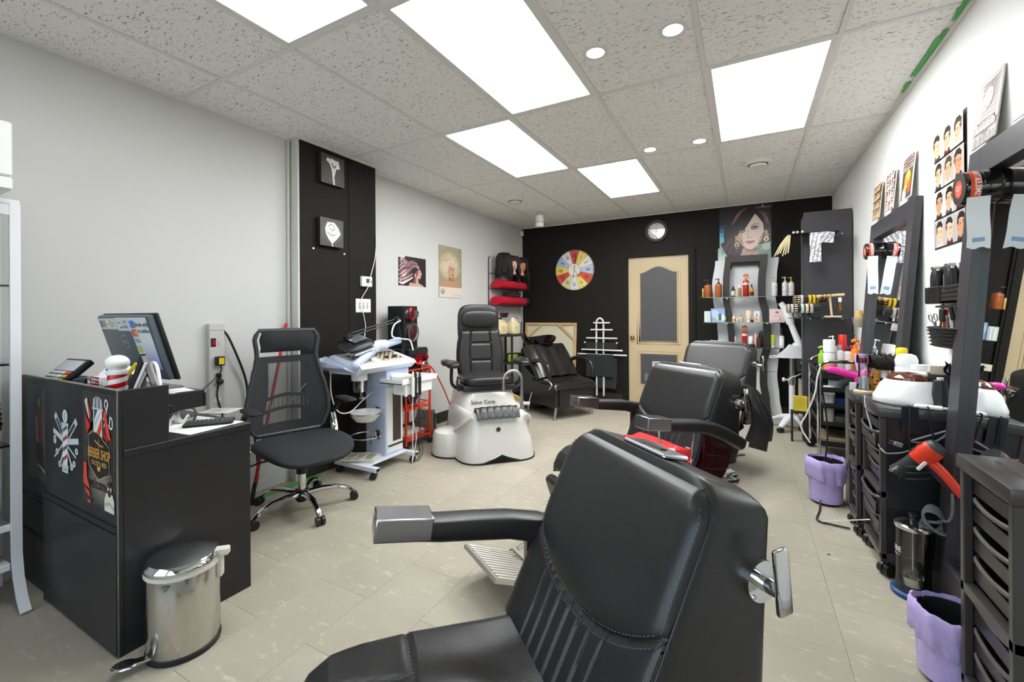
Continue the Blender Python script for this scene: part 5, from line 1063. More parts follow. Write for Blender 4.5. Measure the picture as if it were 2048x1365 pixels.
    for i in range(n_):
        f = (i+.6)/n_; p = P4[0]+(P4[1]-P4[0])*f; q = P4[3]+(P4[2]-P4[3])*f; b.cyl(p+(q-p)*.04+nn*.001, p+(q-p)*.96+nn*.001, .006, n=6)
    o = b.obj('footrest_ribs', ALU, pl_); o['kind'] = 'stuff'
    b = B(); b.cyl(R(.65, -.175, .045), R(.65, .175, .045), .014, n=12); b.obj('footrest_hinge', CHR, pl_)
    return t
barber_chair('black leather barber chair filling the foreground, chrome recline lever facing the viewer', (-.529, .757, 0), -2.30, 0., (-1,))
CH2 = barber_chair('middle black barber chair with red patterned cloth on its seat', (-.566, 2.397, 0), -2.206, .08)
for ch in CH2.children:
    n_ = ch.name.split('.')[0]
    if n_ not in ('base', 'pump_lever', 'footrest_arm', 'footrest_plate', 'column'): ch.location.z += .03+(.028 if n_ in ('seat', 'seat_stitching') else 0)
CH3 = dup(CH2, (-.36, 3.66, 0), -1.93, 'farthest barber chair, with a black cape over its arm')
for ch in CH3.children:
    n_ = ch.name.split('.')[0]
    if n_ in ('backrest', 'back_cushion', 'stitching', 'piping', 'headrest_plate', 'headrest_slot', 'recline_boss'): ch.location.z += .06
# red cloth with white stars on the middle chair's seat
m = mat('red_star_cloth', '#c81420', .75, bump=.15, scale=200)
b = B()
def clothf(u, v):
    x = -.21+.17*u; s_ = v; dz = .006*math.sin(PI*u)
    if s_ < .66: y = -.12+.34*s_/.66; z = .505+dz+.006*math.sin(9*u+7*s_)
    else: k = (s_-.66)/.34; y = .22+.030*math.sin(min(1, k*2.5)*PI/2)+.006*math.sin(11*u)*k; z = .505+dz-.15*max(0, k-.05)+.004*math.sin(14*u)
    return (x+.01*math.sin(6*s_), y, z)
b.grid(clothf, 28, 40, .012); o = b.obj('seat_cloth', m, None, angle=70); tag(o, 'red cloth with white star flowers spread over the middle barber chair seat', 'cloth', loc=(CH2.location.x, CH2.location.y, .035), rot=CH2.rotation_euler.z)
wm = mat('white_star_print', '#f0dfe0', .7)
def star(uc, vc, r):
    b = B(); P = []
    p0 = Vector(clothf(uc, vc)); du = (Vector(clothf(uc+.02, vc))-p0).normalized(); dv = (Vector(clothf(uc, vc+.02))-p0).normalized(); n_ = du.cross(dv).normalized(); off = n_*.0016
    for i in range(8):
        rr = r if i % 2 == 0 else r*.22; a = PI/4*i; P.append(p0+du*rr*math.cos(a)+dv*rr*math.sin(a)+off)
    b.add([p0+off]+P+[p-n_*.0006 for p in P], [(0, i+1, (i+1) % 8+1) for i in range(8)]+[(i+1, i+9, (i+1) % 8+9, (i+1) % 8+1) for i in range(8)]); return b
for (u, v, r_) in ((.2, .80, .026), (.45, .90, .026), (.7, .80, .026), (.9, .92, .026), (.3, .96, .02), (.6, .62, .026), (.3, .55, .026), (.85, .6, .026), (.1, .66, .02), (.08, .92, .022)): star(u, v, r_).obj('star_print', wm, o)
# black cape over the far chair's arm
CAPE = mat('black_nylon', '#232324', .38, bump=.05, scale=40)
b = B()
def armz(x):
    A = [(-.55, .53), (-.49, .555), (-.37, .62), (-.29, .655), (-.20, .678), (-.10, .69), (.0, .70), (.2, .72)]
    for (x0, z0), (x1, z1) in zip(A, A[1:]):
        if x <= x1: return lerp(z0, z1, (x-x0)/(x1-x0))
    return .72
def capef(u, v):
    x = -.43+.30*u; k = v*2-1; top = armz(x)+.008
    if abs(k) < .16: return (x, .287+k/.16*.052, top+.008*math.cos(k/.16*PI/2))
    d = (abs(k)-.16)/.84; sg = 1 if k > 0 else -1; q = min(1, d*2.2)
    fold = (.034*math.sin(u*15+1.6*v)+.018*math.sin(u*29-3*v))*q; L_ = (.36+.13*math.sin(PI*u)**2+.03*math.sin(9*u)) if sg > 0 else .10
    return (x+(.10*(u-.45))*d*(1 if sg > 0 else 0)-.03*d*d, .287+sg*(.052+.012*d)+((fold+.05*math.sin(PI*d)*.8) if sg > 0 else 0), top-.004-L_*d)
b.grid(capef, 50, 64, .003); tag(b.obj('barber_cape', CAPE, None, angle=75), 'black barber cape hanging over the arm of the farthest barber chair', 'cape', loc=(-.36, 3.66, 0), rot=-1.93)
# ================================================================ pedicure spa chair
t = thing('pedicure_chair', 'white based pedicure spa chair with tufted black leather seat and faucet', 'pedicure chair', (-2.1415, 3.493, 0), math.atan2(-.70, .71))
FIB = mat('white_fibreglass', '#d4d2cb', .18, coat=.3)
NR = 72
def sring(z, xf, xb, w, pw=.45, arch=0.):
    ring = []
    for j in range(NR):
        a = 2*PI*j/NR; c, s_ = math.copysign(abs(math.cos(a))**pw, math.cos(a)), math.copysign(abs(math.sin(a))**pw, math.sin(a))
        x = lerp(xb, xf, (c+1)/2); y = s_*w*(1-.10*max(0, c)); zz = z
        if arch and c > .6: zz = z+arch*math.exp(-(y/.10)**4)
        ring.append(Vector((x, y, zz)))
    return ring
b = B(); b.loft([sring(.0, .475, -.50, .385, .42, .062), sring(.012, .475, -.50, .385, .42, .062)], cap=True)
b.obj('kick_strip', RUB, t)
R_ = [sring(.012, .47, -.50, .378, .42, .06), sring(.05, .466, -.50, .374, .42, .04), sring(.10, .455, -.50, .368, .42, .012), sring(.18, .45, -.50, .352, .42), sring(.205, .44, -.49, .338, .42), sring(.30, .425, -.48, .325, .42), sring(.37, .41, -.47, .315, .42), sring(.40, .395, -.46, .302, .45), sring(.41, .375, -.45, .285, .45), sring(.408, .355, -.40, .262, .45), sring(.39, .335, -.30, .24, .45), sring(.30, .31, -.1, .21, .5), sring(.22, .27, .0, .17, .5)]
b = B(); b.loft(R_); b.obj('tub_shell', FIB, t, angle=50)
def seatring(z, xf, xb, w): return sring(z, xf, xb, w, .4)
b = B(); b.loft([seatring(.12, .12, -.49, .345), seatring(.36, .115, -.485, .315), seatring(.40, .11, -.48, .30), seatring(.50, .06, -.475, .275), seatring(.535, .04, -.47, .262)]); b.obj('seat_pedestal', FIB, t, angle=50)
b = B(); b.lathe([(.172, .0), (.175, .03), (.165, .16), (.152, .195), (.12, .21), (.001, .212)], (.06, -.36, .012), n=40); b.obj('side_step', FIB, t); b = B(); b.lathe([(.178, 0), (.178, .013), (.001, .013)], (.06, -.36, 0), n=40); b.obj('step_kick', RUB, t)
for s_ in (1, -1):
    b = B(); b.tube([(.40, s_*.235, .385), (.33, s_*.30, .33), (.2, s_*.335, .26), (.12, s_*.35, .2), (.05, s_*.36, .12)], .016, 8, smooth=5); b.obj('shell_swoop', FIB, t)
p = Print(.24, .05); p.text('Salon Corp.', .5, .15, .050, '#27272a'); o = p.obj('lettering', PRINT, t); o.rotation_euler = Euler((-.48, 0, PI/2)); o.location = (.1058, -.185, .425)
b = B(); b.lathe([(.018, 0), (.02, .003), (.012, .004), (.001, .004)], (.4315, -.02, .275), n=20, axis='x'); b.obj('jet_emblem', mat('dark_chrome', '#5a5a5c', .2, 1.), t)
# foot pillow over the front rim
b = B()
def pil(u, v):
    y = -.205+.37*u; a = v*PI*.80-.10; r = .062*(1-.10*abs(2*u-1)**4); w_ = .005*math.sin(u*38+v*3)*math.exp(-((v-.75)/.25)**2)
    return (.375-.062*math.cos(a)*1.0+.02*v, y, .382+r*math.sin(a)-.055*max(0, v-.55)*2.2+w_)
b.grid(pil, 50, 26, .02); b.obj('foot_pillow', LEA, t, angle=70)
b = B(); P = [(.30, .235, .40), (.30, .235, .62)]+[(.30-.0*math.sin(a), .235-.085+.085*math.cos(a), .665+.085*math.sin(a)) for a in [PI*i/12 for i in range(13)]]+[(.30, .066, .60)]
P = [(x-.0, y, z) for x, y, z in P]; b.tube(P, .0125, 12, smooth=2); b.cyl((.30, .066, .63), (.30, .066, .57), .015, n=14); b.obj('faucet_spout', STEEL, t)
b = B(); b.cyl((.30, .235, .385), (.30, .235, .48), .021, n=18); b.cyl((.30, .235, .455), (.33, .30, .455), .017, n=14); b.cyl((.325, .29, .455), (.34, .315, .555), .005, n=8); b.lathe([(.03, 0), (.03, .01), (.022, .012)], (.30, .235, .40), n=18); b.obj('faucet_mixer', STEEL, t)
b = B(); b.lathe([(.022, 0), (.022, .008), (.001, .012)], (.34, -.15, .405), n=14); b.obj('jet_button', BLK, t)
# seat and back
b = B(); b.bx(-.36, .07, -.25, .25, .535, .60, .02, seg=2); b.obj('seat_box', LEA, t)
b = B(); b.ell((-.13, 0, .635), (.245, .245, .05), 40, 14, e1=.6, e2=.45); b.obj('seat_cushion', LEA, t, angle=80)
BT = .14
def backx(z): return -.30-.16*(z-.63)
def backf(u, v):
    z = .60+.50*v; w = .245*(1-.16*max(0, v-.75)*4*.5)*(.92+.08*math.sin(PI*min(1, v*1.2))); y = (2*u-1)*w; e = max(0, 1-min(u, 1-u)/.10); ev = max(0, 1-min(v, 1-v)/.08)
    h = .055*(1-.8*max(e, ev)**2)
    for k in (.27, .73): h -= .016*math.exp(-((u-k)/.018)**2)
    if .27 < u < .73:
        for k in (.38, .72): h -= .014*math.exp(-((v-k)/.018)**2)
    return (backx(z)+h, y, z)
b = B(); b.grid(backf, 64, 56, .09); b.obj('backrest', LEA, t, angle=75)
for u in (.27, .73):
    for v in (.38, .72): p = Vector(backf(u, v)); b = B(); b.ell(p+Vector((.006, 0, 0)), (.008, .012, .012), 12, 8); b.obj('tuft_button', LEA, t)
b = B(); b.ell((backx(1.0)-.05, 0, 1.14), (.05, .215, .215), 36, 16, e1=.5, e2=.5); b.obj('back_shell', LEA, t, angle=75)
b = B(); b.ell((backx(1.2)+.03, -.0, 1.205), (.05, .19, .088), 36, 14, e1=.6, e2=.45); b.obj('head_pillow', LEA, t, angle=80)
for s_ in (1, -1):
    y0 = s_*.335
    b = B(); b.ell((-.03, y0, .79), (.16, .062, .032), 28, 12, e1=.7, e2=.6); b.obj('armrest', LEA, t, angle=80)
    b = B(); b.ell((-.10, y0+s_*.045, .80), (.10, .045, .03), 24, 10, e1=.7, e2=.6); b.obj('arm_pad', LEA, t, angle=80)
    b = B(); b.tube([(-.05, y0, .77), (-.06, y0, .62), (-.10, s_*.29, .56), (-.2, s_*.25, .55)], .016, 8, smooth=4); b.obj('arm_post', BLKM, t)
b = B(); b.bx(-.02, .03, -.295, -.265, .545, .68, .006); rm = b.obj('remote', BLK, t); b = B(); b.bx(.03, .032, -.29, -.27, .61, .66, .001); b.obj('remote_keys', GRY, rm)
b = B(); b.bx(-.52, -.3, -.1, .1, .5, .56, .01); b.obj('slide_rail', BLKM, t)
# ================================================================ shampoo chair and basin
t = thing('shampoo_chair', 'black reclining shampoo chair with a black wash basin by the back wall', 'shampoo chair', (-1.80, 4.946, 0), math.atan2(-.5, .86))
VIN = mat('black_vinyl', '#1f1e1c', .26, bump=.04, scale=30, spec=.6)
b = B(); b.prism([(-.02, .15), (-.02, .40), (-.30, .40), (-.70, .58), (-.78, .56), (-.72, .12)], -.295, .295, 'xz'); b.obj('body', VIN, t)
b = B(); b.bx(-.02, .0, -.24, .24, .13, .37, .004); b.obj('front_panel', VIN, t)
b = B()
def shs(u, v): 
    y = (2*v-1)*.315; e = max(0, abs(2*v-1)-.86)/.14; x = lerp(-.48, .02, u); z = .405+.055*math.sin(PI*min(1, .25+.75*u*1.0))**.5-.02*e**2-.045*max(0, (u-.9)/.1)**2+.004*math.sin(14*u+3*v)
    return (x, y, z)
b.grid(shs, 36, 36, .075); b.obj('seat', VIN, t, angle=75)
b = B()
def shb(u, v):
    y = (2*v-1)*.27; x = lerp(-.36, -.66, u); z = lerp(.43, .80, u)+.02*math.sin(PI*u); e = max(0, abs(2*v-1)-.8)/.2; nk = .05*max(0, (u-.8)/.2)**2*(1-min(1, abs(2*v-1)/.55)**2)
    return (x-.03*e**2+.0, y, z-.03*e**2-nk+.006*math.cos(6*PI*v))
b.grid(shb, 32, 36, .09); b.obj('backrest', VIN, t, angle=75)
b = B()
def bowl(u, v):
    a = 2*PI*v; r = lerp(.04, 1., u); z = .15*u**2.0+.05*abs(math.sin(a))**2*u**3-.05*max(0, math.cos(a))**4*u**3
    return (-.78+.21*r*math.cos(a)*1.1, .245*r*math.sin(a), .755+z+.02*max(0, -math.cos(a))*u)
b.grid(bowl, 22, 48, -.014); b.obj('wash_basin', mat('black_ceramic', '#0c0c0d', .08, coat=.5), t, angle=75)
b = B(); b.bx(-1.0, -.66, -.15, .15, 0, .78, .02); b.obj('basin_pedestal', VIN, t)
for s_ in (1, -1):
    b = B(); b.tube([(-.52, s_*.29, .60), (-.42, s_*.315, .665), (-.26, s_*.33, .685), (-.14, s_*.335, .655), (-.08, s_*.335, .58), (-.065, s_*.33, .46)], [.022, .026, .026, .024, .022, .02], 10, smooth=6); b.obj('armrest', VIN, t, angle=70)
    for x in (-.06, -.62):
        b = B(); b.cyl((x, s_*.25, .15), (x+.02, s_*.29, .012), .016, .013, 12); b.lathe([(.024, 0), (.024, .008), (.014, .014)], (x+.02, s_*.29, 0), n=14); b.obj('leg', STEEL, t)
b = B(); b.tube([(-.08, -.34, .36), (-.02, -.345, .42), (-.06, -.35, .46), (-.16, -.35, .47)], .008, 8, smooth=5); b.ell((-.02, -.345, .42), (.014, .012, .014), 10, 6); b.cyl((-.16, -.345, .47), (-.16, -.29, .47), .007, n=8); b.obj('recline_lever', CHR, t)
# ================================================================ back wall: clocks, canvas, towel stand, poster, curved shelf
def ring_tube(bm_, c, r, t_, axis='y', n=40):
    bm_.tube([Vector((c[0]+r*math.cos(2*PI*i/n), c[1], c[2]+r*math.sin(2*PI*i/n))) for i in range(n)], t_, 8, closed=True); return bm_
t = thing('roman_clock', 'round multicoloured wall clock with roman numerals on the black wall', 'clock', (-2.25, YB, 1.905))
R0 = .305
b = B(); b.lathe([(.001, 0), (R0, 0), (R0, -.018), (R0-.006, -.022), (.001, -.022)], n=60, axis='y'); b.obj('plate', mat('clock_edge', '#6b6259', .5), t)
p = Print(1, 1); cols = ['#c9524a', '#e3cf6a', '#e9e4df', '#b9c8dc', '#d9583f', '#e6d77a', '#e4dfe4', '#d2d79a', '#cf4d40', '#e2cf5a', '#a9bad6', '#e2dcd8']
RN = ['XII', 'I', 'II', 'III', 'IV', 'V', 'VI', 'VII', 'VIII', 'IX', 'X', 'XI']
for k in range(12):
    a0, a1 = math.radians(90-30*k+14.6), math.radians(90-30*k-14.6); P = []
    for i in range(9): a = a0+(a1-a0)*i/8; P.append((.295*math.cos(a), .295*math.sin(a)))
    for i in range(5): a = a1+(a0-a1)*i/4; P.append((.095*math.cos(a), .095*math.sin(a)))
    p.poly(P[::-1], cols[k])
for k in range(12):
    a = math.radians(90-30*k); p.text(RN[k], .185*math.cos(a)-.0*math.sin(a), .185*math.sin(a), .085, '#2a2730', rot=a-PI/2, xs=.62)
for k in range(60):
    a = 2*PI*k/60; p.oval(.28*math.cos(a), .28*math.sin(a), .0045 if k % 5 else .008, .0045 if k % 5 else .008, '#55504c', n=6)
p.oval(0, 0, .098, .098, '#8a817a', n=32); p.oval(0, 0, .092, .092, '#ebe4dc', n=32)
for y_, w_ in ((.05, .06), (.035, .09)): p.rect(-w_/2, y_, w_/2, y_+.006, '#b6aca4')
o = p.obj('dial_face', PRINT, t); o.location = (0, -.0222, .0)
for a, L_, nm in ((83, .17, 'minute_hand'), (-52, .12, 'hour_hand'), (-97, .10, 'second_hand')):
    c, s_ = math.cos(math.radians(a)), math.sin(math.radians(a)); b = B(); b.tube([(-c*.02, -.028, -s_*.02), (c*L_*.8, -.028, s_*L_*.8), (c*L_*.83, -.028, s_*L_*.83), (c*L_*1.15, -.028, s_*L_*1.15)], [.003, .003, .009, .001], 6, flat=1); b.obj(nm, BLK, t)
t = thing('wall_clock', 'small round wall clock with dark rim above the door', 'clock', (-1.067, YB, 2.375))
b = B(); ring_tube(b, (0, -.02, 0), .132, .022); b.obj('rim', mat('dark_grey_rim', '#46433f', .4), t)
b = B(); b.lathe([(.001, -.002), (.13, -.002), (.13, -.016), (.001, -.016)], n=40, axis='y'); b.obj('dial', mat('dial_white', '#e6dfd8', .5), t)
p = Print(1, 1)
for k in range(12): a = math.radians(90-30*k); p.text(str(k or 12), .09*math.cos(a), .09*math.sin(a)-.012, .032, '#4a4542')
p.text('QUARTZ', 0, .03, .016, '#6b6561'); o = p.obj('numerals', PRINT, t); o.location = (0, -.0162, 0)
for a, L_, nm in ((172, .095, 'minute_hand'), (262, .06, 'hour_hand')):
    c, s_ = math.cos(math.radians(a)), math.sin(math.radians(a)); b = B(); b.tube([(-c*.02, -.021, -s_*.02), (c*L_, -.021, s_*L_)], [.004, .002], 6); b.obj(nm, BLK, t)
b = B(); b.lathe([(.001, -.03), (.12, -.03), (.12, -.028), (.001, -.028)], n=40, axis='y'); b.obj('clock_glass', glass('clear_glass', '#fbfcfc', tint=-.02), t)
# big fashion poster above the curved shelf
p = Print(.57, .72); p.rect(0, 0, 1, 1, '#28252c')
for i in range(8): p.rect(0, .62-.07*i, .3, .69-.07*i, ('#2b3a52', '#2f6d8f', '#4a9fc0', '#6fb7cc', '#7fbfc4', '#86b9b5', '#9cc4bd', '#b0cfc6')[i])
for i in range(6): p.oval(.16, .25-.04*i, .2, .08, ('#8fb5ae', '#9dbfb6', '#a9c9be', '#b3cfc6', '#bed7cd', '#c8ddd4')[i])
p.oval(.46, .60, .36, .36, '#2a2126'); p.oval(.3, .5, .22, .3, '#302529'); p.oval(.82, .58, .16, .38, '#33272d'); p.poly([(.02, .34), (.2, .46), (.46, .4), (.42, .1), (.16, .12)], '#46373b'); p.poly([(.8, .5), (.98, .6), (.98, .3), (.82, .3)], '#3d3034')
p.poly([(.72, .30), (.98, .34), (1., .06), (.7, .04), (.6, .16)], '#7fa08e'); p.poly([(.82, .3), (.98, .33), (.98, .22), (.86, .2)], '#b7cdbc'); p.stroke([(.8, .22), (.9, .3), (1., .33)], .008, '#c9d9cb'); p.poly([(.3, .0), (.7, .04), (.66, .2), (.46, .2)], '#8fa79a')
p.poly([(.42, .12), (.46, .26), (.72, .24), (.78, .12), (.6, .02)], '#c4a08a'); p.poly([(.5, .27), (.62, .21), (.74, .27), (.72, .2), (.54, .2)], '#94705f')
face = [(.36, .48), (.38, .38), (.46, .29), (.56, .235), (.64, .235), (.74, .29), (.82, .38), (.86, .52), (.85, .66), (.74, .80), (.66, .86), (.56, .76), (.46, .62)]
p.poly(face, '#ead1c2'); p.poly([(.36, .48), (.38, .38), (.46, .29), (.5, .27), (.46, .4), (.44, .52)], '#cba592'); p.poly([(.74, .29), (.82, .38), (.86, .52), (.8, .46), (.76, .36)], '#c9a08d')
p.poly([(.34, .58), (.40, .54), (.48, .56), (.62, .74), (.72, .87), (.6, .96), (.4, .9), (.3, .74)], '#241b20'); p.poly([(.66, .86), (.76, .8), (.86, .64), (.92, .7), (.84, .9), (.72, .94)], '#2d2126')
for i in range(10): f = i/9; p.stroke([(.24+.12*f, .66+.12*f), (.34+.1*f, .84+.06*f), (.46+.1*f, .93+.02*f)], (.016, .004), ('#5d3a4a', '#8a5a68', '#a37483', '#6d4655')[i % 4])
for i in range(8): f = i/7; p.stroke([(.76+.12*f, .9-.05*f), (.86+.06*f, .78-.04*f), (.9+.05*f, .66-.02*f)], (.014, .004), ('#6b4656', '#8d6472', '#4d323d')[i % 3])
for k, (u, v) in enumerate(((.44, .555), (.69, .60))):
    p.oval(u, v, .075, .032, '#3d3436', .12); p.oval(u+.01, v-.005, .05, .017, '#cfc2bd', .12); p.oval(u+.012, v-.003, .017, .018, '#39404a')
p.stroke([(.60, .615), (.68, .66), (.79, .655)], (.008, .003), '#33262a'); p.stroke([(.37, .60), (.44, .595), (.5, .57)], (.008, .003), '#33262a')
p.stroke([(.58, .58), (.555, .47), (.57, .44)], .006, '#b48d7d'); p.stroke([(.54, .435), (.6, .43), (.65, .445)], .007, '#a67d6e'); p.poly([(.50, .365), (.57, .385), (.61, .378), (.65, .386), (.70, .37), (.64, .33), (.57, .325)], '#b9747a'); p.stroke([(.5, .365), (.6, .362), (.7, .37)], .003, '#8a4a52')
for cx_, cy_ in ((.34, .40), (.9, .47)):
    for i, (du, dv, rr_) in enumerate(((0, .05, .03), (.01, -.01, .04), (.005, -.08, .05), (0, -.13, .03))): p.oval(cx_+du, cy_+dv, rr_, rr_*.9, ('#d9c3a0', '#c9ad83', '#e6d6b8', '#b8996f')[i]); p.oval(cx_+du, cy_+dv, rr_*.4, rr_*.4, '#6d5340')
r = random.Random(3)
for i in range(26): p.oval(r.uniform(.44, .76), r.uniform(.03, .15), .018, .014, r.choice(['#e4d6c0', '#c2a98c', '#efe6d6', '#a88f74']))
for i in range(9): p.stroke([(.2+.03*i, .4), (.1+.03*i, .3-.02*i), (.04+.04*i, .16)], (.010, .003), ('#5b464b', '#6d565b', '#3a2d31')[i % 3])
p.stroke([(.3, .6), (.16, .5), (.1, .38), (.02, .36)], (.03, .006), '#2c2227'); p.text('SCHWARZKOPF', .86, .925, .028, '#a58b92', xs=.8); p.oval(.84, .965, .018, .018, '#c4aab0')
leanposter('fashion_poster', p, 'large poster of a dark haired woman with earrings above the curved shelf', (-.29, YB-.005, 1.875), (.0, 0, 0), .004, m=GLOSSPRINT)
# painting turned to the wall
t = thing('canvas_back', 'large canvas showing its wooden back, leaning on the black wall', 'canvas', (-2.64, 6.05, 0), (-.10, 0, 0))
WOOD = mat('pine_wood', '#c9a878', .6, bump=.1, scale=8, var=.15, stretch=(1, 1, 8)); CNV = mat('raw_canvas', '#d6cfb4', .85, bump=.1, scale=300)
b = B(); b.bx(-.42, .42, .0, .006, 0, 1.12); b.obj('linen', CNV, t)
for (x0, x1, z0, z1, nm) in ((-.425, -.39, 0, 1.12, 's'), (.39, .425, 0, 1.12, 's'), (-.39, .39, 0, .035, 's'), (-.39, .39, 1.085, 1.12, 's')):
    b = B(); b.bx(x0, x1, -.026, 0, z0, z1, .003); b.obj('stretcher_bar', WOOD, t)
for s_ in (1, -1):
    b = B(); b.box((s_*.27, -.018, .98), (.34, .014, .032), .002, rot=(0, s_*.72, 0)); b.obj('corner_brace', WOOD, t)
# towel stand
t = thing('towel_stand', 'white tubular towel stand against the black wall by the door', 'stand', (-1.85, 6.10, 0))
WMT = mat('white_enamel_tube', '#e4e4e2', .35)
for s_ in (-.052, .052):
    b = B(); b.cyl((s_, 0, .07), (s_, 0, 1.11), .013, n=12); b.obj('upright', WMT, t); b = B(); b.cyl((s_, 0, 0), (s_, 0, .07), .015, n=12); b.obj('foot', RUB, t)
b = B(); b.tube([Vector((.052*math.cos(PI*i/14), 0, 1.11+.075*math.sin(PI*i/14))) for i in range(15)], .013, 10); b.obj('arch', WMT, t)
for z, w_ in ((1.12, .12), (1.02, .16), (.90, .225), (.73, .30), (.665, .36)):
    b = B(); b.cyl((-w_+.03, -.02, z), (w_+.03, -.02, z), .011, n=10); b.obj('crossbar', WMT, t)
b = B(); b.bx(-.22, .25, -.012, -.002, .73, .84); b.obj('backing', BLKM, t)
for x in (-.22, .25): b = B(); b.ell((x, -.02, .835), (.014, .014, .014), 10, 8); b.obj('knob', WMT, t)
def hang(name, label, x0, x1, zt, zb, y, seed, loc):
    r = random.Random(seed); b = B()
    def f(u, v):
        k = (v-.5)*2; x = lerp(x0, x1, u); d = abs(k); s_ = -1 if k < 0 else 1; drop = (zt-zb) if s_ < 0 else (zt-zb)*.8
        return (x+.02*math.sin(5*u)*d*(.5 if s_ < 0 else 0)+.015*d*(u-.5), -.02+s_*(.016 if d > .04 else .016*d/.04)-(.012*d*math.sin(7*u+seed) if s_ < 0 else 0), zt+.014-drop*max(0, d-.04)-.014*min(1, d/.04)+.01*math.sin(3*u)*d)
    b.grid(f, 24, 40, .006); o = b.obj(name, TBLK, None, angle=70); return tag(o, label, 'towel', 'black towels on the white stand', loc)
hang('hanging_towel', 'front black towel hanging on the lowest bar of the white stand', -.19, .20, .666, .33, 0, 1, (-1.85, 6.10, .0))
o = hang('hanging_towel', 'rear black towel hanging lower behind the front one on the white stand', -.02, .24, .60, .16, 0, 2, (-1.85, 6.13, .0)); o.rotation_euler = (0, -.0, 0)
# shelf unit with curved frame
CWH = mat('silver_laminate', '#d4d5d8', .32); DKF = mat('dark_wenge_laminate', '#2b2426', .35, bump=.03, scale=50, var=.06)
t = thing('curved_shelf', 'product shelf with wavy dark frame on silver panels beside the door', 'shelf', (0, 5.92, 0))
def curve_interp(L, z):
    L = sorted(L, key=lambda q: q[1])
    if z <= L[0][1]: return L[0][0]
    for (x0, z0), (x1, z1) in zip(L, L[1:]):
        if z <= z1: f = (z-z0)/(z1-z0); f = f*f*(3-2*f); return x0+(x1-x0)*f
    return L[-1][0]
WR = [(.345, 1.906), (.325, 1.70), (.309, 1.455), (.335, 1.269), (.356, 1.05), (.359, .90), (.335, .713), (.322, .507), (.344, .261), (.375, 0)]
WL = [(-.332, 1.897), (-.369, 1.604), (-.36, 1.428), (-.315, 1.122), (-.302, .87), (-.33, .68), (-.345, .5), (-.325, .26), (-.29, 0)]
DLo = [(-.218, 1.94), (-.244, 1.639), (-.246, 1.424), (-.203, 1.145), (-.185, .888), (-.205, .7), (-.22, .45), (-.2, .22), (-.17, 0)]
DLi = [(x+.07, z) for x, z in DLo]; DRo = [(.232, 1.94), (.207, 1.621), (.206, 1.456), (.249, 1.208), (.261, 1.043), (.253, .838), (.22, .672), (.219, .424), (.244, .22), (.262, 0)]; DRi = [(x-.078, z) for x, z in DRo]
def band(A_, B_, z0, z1, y0, y1, n=40):
    b = B(); rings = []
    for i in range(n+1):
        z = lerp(z0, z1, i/n); a, c = curve_interp(A_, z), curve_interp(B_, z); rings.append([Vector((a, y0, z)), Vector((c, y0, z)), Vector((c, y1, z)), Vector((a, y1, z))])
    b.loft(rings); return b
band(WL, DLi, 0, 1.90, .06, .075).obj('silver_panel', CWH, t); band(DRi, WR, .0, .55, .06, .075).obj('silver_panel', CWH, t); band(DRi, WR, .555, 1.905, .06, .075).obj('silver_panel', CWH, t)
band(DLi, DRi, 0, .55, .061, .074).obj('silver_panel', CWH, t); band(DLi, DRi, .555, 1.84, .061, .074).obj('silver_panel', CWH, t)
band(DLo, DLi, 0, 1.86, -.02, .058).obj('wavy_post', DKF, t); band(DRi, DRo, 0, 1.86, -.02, .058).obj('wavy_post', DKF, t)
band(DLo, DRo, 1.86, 1.94, -.02, .058, 4).obj('top_rail', DKF, t)
b = B(); b.bx(-.155, .14, -.0, .058, 1.825, 1.86); b.obj('light_bar', BLKM, t)
SHG = glass('green_edge_glass', '#cfdcd6', tint=.06)
for z, a, c in ((1.44, -.50, .52), (1.14, -.46, .44), (.85, -.46, .40)):
    b = B(); b.bx(a, c, -.20, -.022, z-.008, z, .002); sh = b.obj('glass_shelf', SHG, t)
    for s_ in (-.2, .22): b = B(); b.cyl((s_, -.021, z-.02), (s_, .05, z-.02), .007, n=8); b.bx(s_-.01, s_+.01, -.1, .0, z-.016, z-.0085); b.obj('bracket', STEEL, sh)
for s_ in (-.155, .14): b = B(); b.cyl((s_, .02, 1.79), (s_, .02, 1.825), .01, n=8); b.obj('spot', BLKM, t)
